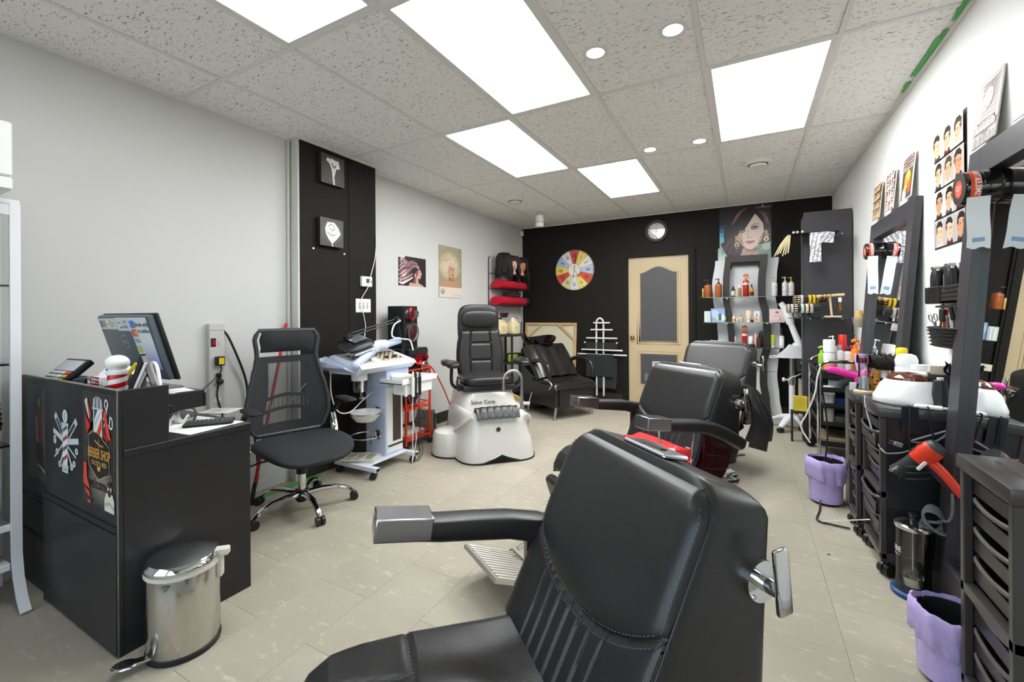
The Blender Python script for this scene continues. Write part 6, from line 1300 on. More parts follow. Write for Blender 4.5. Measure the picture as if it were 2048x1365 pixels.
# ---------------------------------------------------------------- product kit
AMB = mat('amber_plastic', '#a4572a', .18, spec=.6); PROD = {}
def bottle(loc, label, h, r, bcol, ccol, kind='cap', band=None, cat='bottle', group=None, sq=1., txt=None, shoulder=.72, mt=None, capr=.5, rot=0., rough=.3):
    nm = {'pump': 'pump_bottle', 'spray': 'spray_bottle', 'cap': 'bottle', 'tube': 'tube', 'jar': 'jar', 'dropper': 'dropper_bottle', 'can': 'spray_can'}[kind]
    t = thing(nm, label, cat, loc, rot, group); bm_ = mt or mat('plastic_'+bcol, bcol, rough); cm_ = mat('plastic_'+ccol, ccol, .35)
    if kind == 'tube':
        b = B(); rings = []
        for z, fx_, fy in ((.16*h, r*.8, r*.8), (.22*h, r*.95, r*.9), (.6*h, r, r*.6), (h*.97, r*1.05, r*.1), (h, r*1.05, r*.08)): rings.append([Vector((fx_*math.cos(2*PI*j/18), fy*math.sin(2*PI*j/18), z)) for j in range(18)])
        b.loft(rings); b.obj('body', bm_, t); b = B(); b.cyl((0, 0, 0), (0, 0, .17*h), r*.8, n=16); b.obj('cap', cm_, t); return t
    hb = h*(shoulder if kind != 'jar' else .7); b = B(); pr_ = [(r*.93, 0), (r, r*.1), (r, hb-r*.5), (r*.93, hb-r*.22), (r*.55, hb), (r*.38, hb+r*.12)] if kind != 'jar' else [(r*.95, 0), (r, r*.1), (r, hb), (r*.9, hb)]
    if kind == 'can': hb = h*.86; pr_ = [(r*.95, 0), (r, .004), (r, hb-.01), (r*.8, hb)]
    b.lathe(pr_, n=20, sy=sq); b.obj('body', bm_, t)
    if kind == 'pump':
        b = B(); b.lathe([(r*.45, hb), (r*.45, hb+h*.07), (r*.16, hb+h*.08), (r*.16, h*.95), (r*.3, h*.955), (r*.3, h), (.001, h)], n=14); b.tube([(0, 0, h*.975), (-r*.9, 0, h*.975), (-r*1.0, 0, h*.95)], r*.14, 8); b.obj('pump', cm_, t)
    elif kind == 'spray':
        b = B(); b.lathe([(r*.5, hb), (r*.5, hb+h*.07), (r*.32, hb+h*.08), (r*.32, h*.86)], n=14)
        b.tube([(r*.9, 0, h*.93), (0, 0, h*.96), (-r*.9, 0, h*.92)], [r*.34, r*.5, r*.36], 10, smooth=3); b.tube([(r*.75, 0, h*.9), (r*.95, 0, h*.84), (r*.7, 0, h*.79)], r*.13, 6, smooth=3); b.obj('trigger_head', cm_, t)
    elif kind == 'dropper':
        b = B(); b.lathe([(r*.5, hb), (r*.5, hb+h*.1), (r*.3, hb+h*.11), (r*.28, h*.97), (.001, h)], n=12); b.obj('dropper', cm_, t)
    elif kind == 'jar':
        b = B(); b.lathe([(r*1.02, hb), (r*1.02, h*.98), (r*.95, h), (.001, h)], n=20); b.obj('lid', cm_, t)
    else:
        k = capr if kind == 'cap' else .78; b = B(); b.lathe([(r*k, hb-.002), (r*k, h*.985), (r*k*.9, h), (.001, h)], n=16); b.obj('cap', cm_, t)
    if band:
        b = B(); z0, z1, c = band; b.lathe([(r*1.004, hb*z0), (r*1.006, hb*z0+.0004), (r*1.006, hb*z1-.0004), (r*1.004, hb*z1)], n=20, sy=sq, cap=False); b.obj('label_band', mat('label_'+c, c, .5), t)
    if txt:
        b = B(); vs, fs = text_mesh(txt[0]); sz = txt[1]
        b.add([(r*1.012*math.sin(x*sz/r), -r*1.012*math.cos(x*sz/r), hb*.45+y*sz) for x, y in vs], fs); b.obj('lettering', mat('ink_'+txt[2], txt[2], .6), t)
    return t
def carton(loc, label, w, d, h, col, rot=0., group=None, extra=None, cat='box'):
    b = B(); b.bx(-w/2, w/2, -d/2, d/2, 0, h, .0012); o = tag(b.obj('carton', mat('card_'+col, col, .5)), label, cat, group, loc, rot)
    if extra:
        p = Print(w, h); extra(p); q = p.obj('picture', PRINT, o); q.location = (-w/2, -d/2, 0)
    return o
ys = 5.82; z1, z2, z3 = 1.4405, 1.1405, .8505
RS = mat('red_liquid', '#b3261c', .12, spec=.6); 
bottle((-.462, 5.82, z1), 'thin gold tube at the left end of the top glass shelf', .113, .0095, '#c9a44a', '#d8c58a', 'cap', capr=.9)
bottle((-.408, 5.82, z1), 'left amber pump bottle on the top glass shelf', .218, .041, '#a4572a', '#1d1d1f', 'pump', mt=AMB)
bottle((-.288, 5.82, z1), 'right amber pump bottle on the top glass shelf, beside the wavy post', .226, .038, '#a4572a', '#1d1d1f', 'pump', mt=AMB)
bottle((-.13, 5.82, z1), 'small green black bottle with cream label on the top glass shelf', .133, .023, '#2c3226', '#191a1a', 'dropper', band=(.15, .75, '#cfcdb0'))
bottle((-.062, 5.82, z1), 'slim gold and clear spray vial on the top glass shelf', .148, .017, '#a3823f', '#dcd6c8', 'cap', capr=.85)
bottle((.003, 5.82, z1), 'red spray bottle with orange trigger on the top glass shelf', .268, .033, '#b3261c', '#d9822b', 'spray', mt=RS, band=(.72, .86, '#e6d8d2'))
bottle((.063, 5.82, z1), 'small amber oil bottle with dark label on the top glass shelf', .152, .022, '#d98a24', '#1d1d1f', 'dropper', band=(.12, .5, '#2c241c'))
for x, h, c, l in ((.292, .219, '#d9a83a', 'leftmost white floral pump bottle on the top glass shelf, gold cap'), (.394, .216, '#e9e9e6', 'middle white floral pump bottle on the top glass shelf, white cap'), (.453, .211, '#d9a83a', 'rightmost white floral pump bottle on the top glass shelf, gold cap')):
    t = bottle((x, 5.82, z1), l, h, .028, '#e6e4e2', c, 'pump', group='white floral bottles'); r = random.Random(int(x*1000)); b = B()
    for k in range(9):
        a = r.uniform(-2.6, -.5); zz = r.uniform(.02, .13); b.box((.0284*math.cos(a), .0284*math.sin(a), zz), (.007, .003, .008), .001, col=lin(r.choice(['#c45a5a', '#4a4a5e', '#7a94b8', '#d98a8a'])))
    b.obj('flower_print', print_mat('printed_flowers', .5), t)['kind'] = 'stuff'
def tubes(p):
    for i in range(5): p.rect(.04+.19*i, .05, .18+.19*i, .9, ('#c9d3d9', '#e3e6e4', '#b9c4a0', '#d6dde2', '#9fb2c4')[i])
carton((-.411, 5.82, z2), 'clear box of small vials at the left of the middle glass shelf', .073, .05, .134, '#c4ccd0', extra=tubes)
def blue(p): p.rect(0, 0, 1, 1, '#8fa6cf'); p.oval(.3, .6, .3, .3, '#b3c4e4'); p.oval(.7, .3, .35, .25, '#c4d2a8'); p.rect(.55, .1, .75, .62, '#4a5a84'); p.rect(.8, .12, .9, .6, '#dfe6ee')
carton((-.298, 5.84, z2), 'blue gift box on the middle glass shelf beside the wavy post', .153, .05, .165, '#8797bd', extra=blue)
bottle((-.124, 5.82, z2), 'small perfume bottle with orange label on the middle glass shelf', .095, .02, '#e2dccf', '#cfc7ba', 'cap', band=(.2, .6, '#d98a4a'))
bottle((-.05, 5.82, z2), 'peach jar with pointed cap on the middle glass shelf', .089, .023, '#d9b89a', '#d98a5a', 'cap')
bottle((-.085, 5.80, z2), 'tiny green jar at the front of the middle glass shelf', .045, .016, '#b8d0a0', '#e9e9e6', 'jar')
bottle((.03, 5.82, z2), 'cream coloured squeeze tube on the middle glass shelf', .138, .029, '#e3cbb0', '#efe6da', 'tube')
bottle((.063, 5.80, z2), 'tiny dark jar at the front of the middle glass shelf', .03, .018, '#3a2c26', '#5a4638', 'jar')
def flor(p): p.rect(0, 0, 1, .55, '#dfc0a4'); p.rect(0, .55, 1, 1, '#e9eaee'); p.poly([(.3, .55), (.7, .55), (.5, .9)], '#7f7f84'); p.oval(.4, .25, .25, .15, '#c98f7a')
carton((.113, 5.82, z2), 'cream and white square gift box on the middle glass shelf', .058, .05, .13, '#d9cbbd', extra=flor)
def pink(p): p.rect(0, 0, 1, 1, '#e2c9cb'); p.oval(.5, .75, .12, .08, '#c9544a'); p.rect(.1, .1, .9, .16, '#cfa9ac'); p.text('beauty', .5, .45, .02, '#b38a8c'); p.poly([(.6, .1), (.7, .5), (.8, .1)], '#b8a4b0')
carton((.314, 5.82, z2), 'pink box at the right of the middle glass shelf', .151, .06, .151, '#dcc2c4', extra=pink)
def bei(p): p.rect(0, 0, 1, 1, '#dcd2b8'); p.text('Mayr', .5, .3, .026, '#4a4234')
carton((-.384, 5.82, z3), 'beige carton with dark lettering at the left of the lowest glass shelf', .127, .06, .06, '#d6ccb2', extra=bei)
carton((-.259, 5.82, z3), 'white carton on the lowest glass shelf left of the wavy post', .088, .06, .071, '#dfe0df')
bottle((-.11, 5.82, z3), 'thin peach tube on the lowest glass shelf', .118, .010, '#e09a86', '#e0b0a0', 'cap', capr=.9)
bottle((-.013, 5.82, z3), 'red spray bottle with orange trigger on the lowest glass shelf', .25, .029, '#b3261c', '#d9682b', 'spray', mt=RS, band=(.72, .86, '#e6d8d2'))
bottle((.047, 5.83, z3), 'white squeeze tube on the lowest glass shelf', .125, .023, '#ebebea', '#d9d9d9', 'tube')
bottle((.06, 5.78, z3), 'low black jar at the front of the lowest glass shelf', .035, .03, '#232323', '#3a3a3a', 'jar')
carton((-.05, 5.76, z3), 'low yellow packet at the front of the lowest glass shelf', .09, .03, .022, '#cfc02a')
bottle((.101, 5.82, z3), 'pink bottle on the lowest glass shelf', .159, .015, '#e2a09a', '#e9b8b0', 'cap', capr=.8)
bottle((.135, 5.80, z3), 'dark brown bottle with black pump on the lowest glass shelf', .16, .026, '#4a2c1e', '#1d1d1f', 'pump')
bottle((.155, 5.86, z3), 'dark bottle with tall black cap behind the brown one on the lowest glass shelf', .19, .02, '#2c2024', '#3c3c40', 'cap', capr=.8)
bottle((.275, 5.82, z3), 'lime green tube on the lowest glass shelf', .146, .02, '#aebb3a', '#d6d6ce', 'tube')
bottle((.359, 5.82, z3), 'white bottle with black dropper at the right of the lowest glass shelf', .227, .0245, '#e4e3df', '#232323', 'dropper', shoulder=.6, band=(.2, .7, '#f2f2f0'))
# ---------------------------------------------------------------- side rack with jugs behind the pedicure chair
t = thing('side_rack', 'black metal side rack behind the pedicure chair, carrying cream jugs', 'rack', (-2.90, 5.28, 0))
for x in (-.16, .16):
    for y in (-.2, .2): b = B(); b.bx(x-.012, x+.012, y-.012, y+.012, 0, .97); b.obj('post', BLKM, t)
for z in (.2, .6, .97): b = B(); b.bx(-.17, .17, -.21, .21, z-.02, z, .002); b.obj('shelf', BLKM, t)
def jug(loc, rot, label, cap):
    t = thing('jug', label, 'jug', loc, rot, 'cream jugs on the side rack'); c = mat('cream_jug', '#e0d2a8', .45)
    b = B(); b.ell((0, 0, .085), (.062, .082, .085), 24, 14, e1=.35, e2=.45); b.loft([[Vector((.045*k*math.copysign(abs(math.cos(a))**.6, math.cos(a)), .07*k*math.copysign(abs(math.sin(a))**.6, math.sin(a))-(.02 if z > .18 else 0), z)) for a in [2*PI*j/20 for j in range(20)]] for z, k in ((.15, 1.1), (.175, .85), (.2, .42), (.212, .4))]); b.obj('body', c, t)
    b = B(); b.tube([(0, .058, .15), (0, .06, .19), (0, .025, .208), (0, -.015, .2)], .012, 8, smooth=4); b.obj('handle', c, t)
    b = B(); b.cyl((0, -.02, .21), (0, -.02, .235), .024, n=14); b.obj('cap', cap, t)
    p = Print(.1, .09); p.text('DETOX', .5, .62, .022, '#8d7a50'); p.rect(.1, .45, .9, .5, '#b39f74'); p.rect(.15, .3, .85, .35, '#b39f74'); p.rect(.2, .15, .8, .2, '#b39f74'); o = p.obj('lettering', PRINT, t); o.rotation_euler = (0, 0, PI/2); o.location = (.0625, -.05, .04)
jug((-2.83, 5.30, .9705), -.3, 'front cream jug with dark lettering on the side rack', WHM)
jug((-2.96, 5.18, .9705), -.3, 'rear cream jug on the side rack', BLK)
bottle((-2.80, 5.43, .9705), 'clear pump bottle beside the cream jugs', .24, .03, '#cfd3d2', '#dedede', 'pump', mt=glass('clear_plastic', '#e6eaea', tint=.08))
b = B(); b.lathe([(.04, 0), (.055, .02), (.065, .06), (.05, .062), (.03, .02), (.001, .015)], n=20); tag(b.obj('black_bowl', BLK), 'small black bowl on top of the cream jugs', 'bowl', loc=(-2.93, 5.21, 1.2065))
b = B(); b.bx(-.05, .05, -.06, .06, 0, .10, .01); tag(b.obj('green_sponge', mat('lime_plastic', '#8fc422', .5)), 'lime green item on the middle shelf of the side rack', 'sponge', loc=(-2.80, 5.22, .6005))
b = B(); b.lathe([(.10, 0), (.13, .05), (.14, .10), (.13, .10), (.1, .02), (.001, .015)], n=24, sx=.7); tag(b.obj('black_tub', BLK), 'black tub on the middle shelf of the side rack', 'tub', loc=(-2.87, 5.38, .6005))
t = thing('wooden_board', 'thin pine board leaning beside the pedicure chair base', 'board', (-2.16, 4.05, 0), (0, 0, -.72))
b = B(); b.bx(-.18, .22, .0, .012, 0, .40, .002); b.obj('sheet', WOOD, t); b = B(); b.bx(-.18, .22, -.004, 0, .385, .40, .001); b.obj('yellow_edge', mat('yellow_edge', '#d6b62a', .5), t)
# ================================================================ right wall: leaning station mirrors
MIR = mat('mirror_glass', '#e9ecec', .01, 1.)
def station_mirror(y0, y1, x0, tilt, H, label):
    t = thing('station_mirror', label, 'mirror', (x0, y0, .004), (0, tilt, 0), None); w = y1-y0; fw_, D = .105, .036
    for nm, a, c, z0, z1 in (('frame_side', 0, fw_, 0, H), ('frame_side', w-fw_, w, 0, H), ('frame_top', fw_, w-fw_, H-.115, H), ('frame_bottom', fw_, w-fw_, 0, .20)):
        b = B(); b.bx(0, D, a, c, z0, z1, .0015); b.obj(nm, CHARC, t)
    b = B(); b.bx(.028, .032, fw_-.004, w-fw_+.004, .195, H-.11); b.obj('mirror_pane', MIR, t)
    b = B(); b.bx(.032, .036, fw_, w-fw_, .2, H-.115); b.obj('backing', BLKM, t)
    b = B(); b.bx(-.012, .03, fw_+.02, w-fw_-.02, .12, .2, .002); b.obj('foot_ledge', CHARC, t)
    return t
station_mirror(1.60, 2.585, .722, .068, 1.925, 'near station mirror in a dark frame at the right photo edge')
station_mirror(3.25, 4.235, .705, .075, 1.91, 'far station mirror in a dark frame, three small posters on top')
# paper rolls on the mirror faces
ROLL = mat('shiny_black_film', '#111112', .12, coat=.5)
def strip_roll(y, z, xg, r, label, drop, L_):
    t = thing('neck_strip_roll', label, 'roll', (xg, y, z), 0, 'neck strip rolls on the mirrors')
    b = B(); b.lathe([(r*.55, -L_), (r*.93, -L_), (r, -L_+.006), (r, -L_*.55), (r*.985, -L_*.54), (r*.985, -L_*.5), (r, -L_*.49), (r, -.004), (r*.97, 0), (.001, 0)], n=40, axis='x', cap=False); b.obj('roll', ROLL, t)
    b = B(); b.lathe([(.001, -L_-.0006), (r*.95, -L_-.0006), (r*.95, -L_+.002), (.001, -L_+.002)], n=36, axis='x'); b.obj('end_face', mat('roll_end_brown', '#2e2926', .4), t)
    b = B(); b.lathe([(.001, -L_-.0014), (r*.52, -L_-.0014), (r*.52, -L_), (.001, -L_)], n=30, axis='x'); dsc = b.obj('orange_disc', mat('logo_orange', '#dd4a22', .4), t)
    b = B()
    for k in range(3):
        a = 2*PI*k/3+.5; b.lathe([(r*.10, 0), (r*.15, 0), (r*.15, -.0005), (r*.10, -.0005)], (-L_-.0014, r*.2*math.cos(a), r*.2*math.sin(a)), n=14, axis='x', cap=False)
    b.obj('disc_emblem', mat('logo_pale', '#efd9cf', .4), dsc)
    b = B(); b.lathe([(r*1.004, -L_*.86), (r*1.008, -L_*.855), (r*1.008, -L_*.585), (r*1.004, -L_*.58)], n=40, axis='x', cap=False); bd = b.obj('orange_band', mat('logo_orange', '#dd4a22', .4), t)
    vs, fs = text_mesh('SMILE&TINAIL', 'CENTER'); sz = L_*.24
    b = B(); b.add([(-L_*.62-yy*sz*.85 if False else -L_*.665+(-yy)*sz*.0+(-(.35-yy))*0-(sz*.0)+((0.36-yy)*-sz), r*1.013*math.sin(-PI*.36+(xx*sz*.9)/r), r*1.013*math.cos(-PI*.36+(xx*sz*.9)/r)) for xx, yy in vs], fs); b.obj('band_lettering', mat('logo_white', '#f2efec', .4), bd)
    b = B(); b.cyl((-L_*.5, 0, 0), (.02, 0, 0), r*.3, n=16); b.obj('spindle', BLK, t)
    def st(u, v):
        return (-L_*.93+L_*.62*u, -r*.75+.010*v+.006*math.sin(6*v), -r*.66-drop*v+.004*math.sin(9*u+2)*v**4)
    b = B(); b.grid(st, 12, 20, .001); sp_ = b.obj('hanging_strip', mat('strip_white', '#e4e7ea', .5), t)
    b = B(); p0, p1, p2, p3 = [Vector(st(u, v))+Vector((0, -.0012, 0)) for u, v in ((.22, .88), (.75, .88), (.75, .80), (.22, .80))]; b.add([p0, p1, p2, p3]+[p+Vector((0, -.0005, 0)) for p in (p0, p1, p2, p3)], [(0, 1, 2, 3), (7, 6, 5, 4), (0, 4, 5, 1), (1, 5, 6, 2), (2, 6, 7, 3), (3, 7, 4, 0)]); b.obj('blue_mark', mat('strip_blue', '#86a9cf', .5), sp_)
    return t
strip_roll(2.40, 1.742, .868, .066, 'large black roll with orange band on the near mirror, white strip hanging', .20, .108)
strip_roll(4.00, 1.69, .862, .058, 'smaller looking black roll with orange band on the far mirror', .27, .096)
# posters leaning on the mirrors
def wposter(nm, pr_, label, y0, z0, m=None, tilt=0., x=None, back='#d9d6d0', th=.003):
    return leanposter(nm, pr_, label, (x or XR-.002, y0, z0), (-tilt, 0, -PI/2), th, m, back)
def face_tile(p, u0, v0, u1, v1, r, bgc, hair='#2a201c', skin=None, side=1, deco=True):
    U = lambda a: u0+(u1-u0)*a; V = lambda a: v0+(v1-v0)*a; du, dv = u1-u0, v1-v0
    p.rect(u0, v0, u1, v1, bgc); sk = skin or r.choice(['#d9a886', '#e2b796', '#c99472', '#dcb090']); tl = r.uniform(-.25, .25)
    p.poly([(U(.2), V(0)), (U(.85), V(0)), (U(.78), V(.16)), (U(.3), V(.18))], r.choice(['#2b2a2e', '#5a1f28', '#c9c5c2', '#3a3f4a']))
    p.poly([(U(.38), V(.1)), (U(.64), V(.1)), (U(.66), V(.34)), (U(.36), V(.34))], sk)
    p.oval(U(.5), V(.48), .30*du, .32*dv, sk, tl*.3); p.oval(U(.5+.10*side), V(.5), .20*du, .30*dv, tuple(min(1, c*1.06) for c in lin(sk)[:3])+(1,))
    hx = .5-.05*side
    p.poly([(U(hx-.34), V(.56)), (U(hx-.32), V(.78)), (U(hx-.12), V(.93)), (U(hx+.18), V(.93)), (U(hx+.36), V(.78)), (U(hx+.30), V(.66)), (U(hx+.1), V(.74)), (U(hx-.14), V(.70)), (U(hx-.22), V(.58))], hair)
    p.oval(U(hx-.26*side), V(.60), .09*du, .14*dv, '#6b5548')
    if deco: p.stroke([(U(hx-.25), V(.66)), (U(hx), V(.73)), (U(hx+.3), V(.64))], .0025, '#e9cdb4')
    p.stroke([(U(.36+.1*side), V(.56)), (U(.46+.1*side), V(.57))], .003, '#3a2a24'); p.stroke([(U(.56+.1*side), V(.57)), (U(.66+.08*side), V(.56))], .003, '#3a2a24'); p.oval(U(.42+.1*side), V(.525), .045*du, .014*dv, '#2c211d'); p.oval(U(.60+.09*side), V(.525), .045*du, .014*dv, '#2c211d')
    p.stroke([(U(.52+.1*side), V(.52)), (U(.54+.1*side), V(.44)), (U(.5+.1*side), V(.43))], .002, '#a87556'); p.oval(U(.51+.09*side), V(.345), .08*du, .014*dv, '#b3685c'); p.oval(U(.5-.3*side), V(.48), .045*du, .07*dv, '#c28d6c')
r = random.Random(12)
p = Print(.385, .60); p.rect(0, 0, 1, 1, '#221d20')
for i in range(4):
    for j in range(3):
        face_tile(p, .02+.325*j, .015+.246*i, .335+.325*j, .25+.246*i, r, r.choice(['#cfc9c2', '#e2dcd4', '#c9b9ab', '#b8b2ae', '#d9d4ce']), hair=r.choice(['#241c1a', '#33271f', '#1d1a1c', '#4a3324']), side=r.choice([-1, 1])); p.oval(.05+.325*j, .235+.246*i, .014, .009, '#e9e4de', n=8)
wposter('haircut_poster', p, 'poster grid of twelve boys haircuts pinned on the right wall', 3.085, 1.575, m=GLOSSPRINT, th=.0015)
p = Print(.20, .26); p.rect(0, 0, 1, 1, '#c9b48f')
for i in range(4):
    for j in range(3): face_tile(p, .04+.31*j, .03+.24*i, .33+.31*j, .24+.24*i, r, '#d9c39a', side=1, deco=False)
for i in range(1, 4): p.rect(0, .02+.24*i, 1, .035+.24*i, '#3a2c22')
wposter('haircut_card', p, 'leftmost small tan haircut card standing on the far mirror', 4.20, 1.935, tilt=.09, x=.848)
p = Print(.20, .26); p.rect(0, 0, 1, 1, '#d6d0d0')
for i in range(4):
    for j in range(3): face_tile(p, .03+.32*j, .02+.245*i, .32+.32*j, .25+.245*i, r, r.choice(['#dcd6d6', '#b9b2b4', '#e6dede']), hair='#2c2020', side=1)
wposter('haircut_card', p, 'middle small grey haircut card standing on the far mirror', 3.87, 1.93, tilt=.09, x=.848)
p = Print(.215, .27); p.rect(0, 0, 1, 1, '#e6d9c9'); p.rect(.06, .03, .94, .68, '#4d473f'); p.rect(.05, .70, .95, .96, '#3a2a28')
for i in range(3): p.rect(.10, .725+.08*i, .90, .775+.08*i, '#b9a39b'); 
p.text('MODERN', .5, .905, .026, '#3a2a28'); p.text('HAIR STYLE', .5, .825, .026, '#3a2a28'); p.text('BARBER', .5, .745, .026, '#3a2a28')
p.oval(.55, .46, .26, .2, '#d9912f'); p.oval(.55, .55, .15, .09, '#e6b44a'); p.poly([(.2, .04), (.2, .24), (.38, .36), (.5, .3), (.5, .04)], '#e2c9a0'); p.oval(.36, .22, .11, .09, '#e0a243'); p.poly([(.6, .38), (.86, .36), (.84, .16), (.62, .12)], '#d9562a'); p.oval(.36, .12, .16, .08, '#e9dfcf')
wposter('haircut_card', p, 'rightmost small orange picture card with dark title on the far mirror', 3.535, 1.925, tilt=.09, x=.848)
p = Print(.20, .27); p.rect(0, 0, 1, 1, '#9c928c'); p.rect(.03, .02, .97, .98, '#b3a8a1')
for i in range(26):
    a = i/25; p.stroke([(.1+.2*math.sin(3*a), .35+.6*a), (.4+.15*math.sin(7*a), .38+.55*a), (.7+.15*math.cos(5*a), .36+.58*a), (.92, .4+.55*a)], (.0035, .001), ('#7f756f', '#cfc5bd', '#938981')[i % 3])
p.oval(.5, .68, .2, .16, '#bfb4ad'); p.stroke([(.36, .6), (.5, .55), (.64, .6)], .004, '#7f756f'); p.stroke([(.36, .74), (.46, .75)], .003, '#7f756f'); p.stroke([(.54, .75), (.64, .74)], .003, '#7f756f')
p.rect(.05, .205, .95, .30, '#9d938d'); p.text('TRUST ME I AM', .5, .315, .022, '#6d645f'); p.text('BARBER', .5, .22, .046, '#e2d9d2', xs=.95); p.rect(.05, .19, .95, .196, '#6d645f'); p.rect(.05, .30, .95, .305, '#6d645f'); p.text('SINCE', .5, .155, .02, '#6d645f')
for i in range(9): p.stroke([(.08+.1*i, .02), (.1+.1*i, .08), (.06+.1*i, .14)], .004, ('#e0d7d0', '#7f756f')[i % 2])
wposter('barber_plaque', p, 'grey embossed plaque reading BARBER on top of the near mirror', 2.56, 1.932, tilt=.11, x=.850, th=.004)
p = Print(.2, .26); p.rect(0, 0, 1, 1, '#cfcac6'); p.rect(.05, .05, .95, .95, '#dad6d2')
wposter('pale_plaque', p, 'pale plaque cut by the right photo edge on the near mirror', 2.235, 1.932, tilt=.11, x=.850)
# clipper holder on the wall
t = thing('clipper_holder', 'black wall holder for clippers and combs on the right wall', 'holder', (XR, 2.82, 1.375))
b = B(); b.bx(-.008, 0, -.10, .19, -.06, .105, .004); b.obj('back_plate', BLKM, t)
b = B(); b.bx(-.055, -.008, -.21, .21, -.085, -.065, .002); b.bx(-.055, -.05, -.21, .21, -.085, .0, .001); b.obj('trough', BLK, t)
for k in range(7): b = B(); b.bx(-.062, -.05, .01+.029*k, .026+.029*k, -.082, .0, .003); b.obj('comb_tooth', BLK, t)
for k in range(4): b = B(); b.bx(-.062, -.05, -.2, -.01, -.075+.02*k, -.064+.02*k, .002); b.obj('ridge', BLK, t)
b = B(); b.bx(-.05, 0, -.2, .1, -.105, -.095, .002); b.obj('lower_rail', BLK, t)
def clipper(y, m_, label):
    t = thing('hair_clipper', label, 'clipper', (XR-.036, y, 1.317), 0, None)
    b = B(); b.loft([[Vector((.022*k*math.copysign(abs(math.cos(a))**.7, math.cos(a)), .034*k*math.copysign(abs(math.sin(a))**.7, math.sin(a)), z)) for a in [2*PI*j/18 for j in range(18)]] for z, k in ((0, .6), (.02, .85), (.07, 1.0), (.12, 1.0), (.145, .75))]); b.obj('body', BLK, t)
    b = B(); b.bx(-.02, .02, .012, .034, .02, .12, .008); b.obj('side_panel', m_, t)
    b = B(); b.box((-.004, 0, .153), (.03, .05, .016), .003); b.obj('blade', STEEL, t); b = B(); b.box((-.004, -.03, .14), (.012, .016, .008), .002, rot=(.6, 0, 0)); b.obj('blade_lever', STEEL, t)
clipper(2.94, mat('maroon_plastic', '#6a1626', .3), 'black and maroon hair clipper in the left slot of the wall holder')
clipper(2.77, mat('silver_paint', '#b7babd', .3, .7), 'black and silver hair clipper in the right slot of the wall holder')
b = B(); b.lathe([(.001, 0), (.028, 0), (.028, .004), (.001, .004)], n=24, axis='x'); tag(b.obj('wall_disc', WHT), 'white disc on the clipper holder plate', 'disc', loc=(XR-.012, 2.79, 1.455))
t = thing('tool_basket', 'black woven plastic basket full of combs and scissors on the right wall', 'basket', (XR, 2.72, 1.085))
def bk(u, v, k=0.):
    a = PI*u; z = .085*v+.035*v*(1-u)*0; w = .19+.012*v; d = .095+.014*v
    return (-(d)*math.sin(a)**.5+k, w*math.cos(a), z+.02*v*(1-2*u)*0+.03*v*math.cos(a)**2*0)
b = B(); b.grid(lambda u, v: bk(u, v), 36, 4, .004); b.obj('basket_wall', BLK, t); b = B(); b.prism([(-.09*math.sin(PI*i/12)**.5, .185*math.cos(PI*i/12)) for i in range(13)], 0, .004, 'xy'); b.obj('basket_floor', BLK, t)
for j in range(5):
    b = B()
    for i in range(20):
        u = (i+.5)/20; p0, p1 = Vector(bk(u-.018, (j+.35+.3*(i % 2)*0)/5)), Vector(bk(u+.018, (j+.35)/5)); n_ = Vector((-math.sin(PI*u), math.cos(PI*u), 0)); b.tube([p0+n_*.001, (p0+p1)/2+n_*(.005 if (i+j) % 2 else .0015), p1+n_*.001], .006, 6, flat=.5)
    o = b.obj('weave_band', mat('basket_weave', '#2d2d30', .4), t); o['kind'] = 'stuff'
b = B(); P = [Vector(bk(i/30, 1.03)) for i in range(31)]; b.tube(P, .006, 6); b.obj('rim', BLK, t)
r = random.Random(6)
TOOLS = [('comb', '#1b1b1d', .2, 'black comb standing tallest in the wall basket'), ('scissors', '#b9bcc0', .15, 'steel scissors in the middle of the wall basket'), ('scissors', '#d9b63a', .14, 'gold coloured scissors in the wall basket'), ('brush', '#b3202a', .17, 'red handled brush at the right of the wall basket'), ('comb', '#e2b9c4', .13, 'pink comb tipping out at the left of the wall basket'), ('razor', '#8a8d91', .14, 'steel razor in the wall basket'), ('comb', '#5a2a22', .15, 'brown comb in the wall basket'), ('scissors', '#7d8085', .15, 'dull steel scissors at the left of the wall basket'), ('comb', '#2d2d30', .16, 'dark comb beside the tall comb in the wall basket'), ('brush', '#26262a', .18, 'black brush at the right of the wall basket'), ('razor', '#c9cbce', .13, 'bright steel razor near the red brush in the wall basket')]
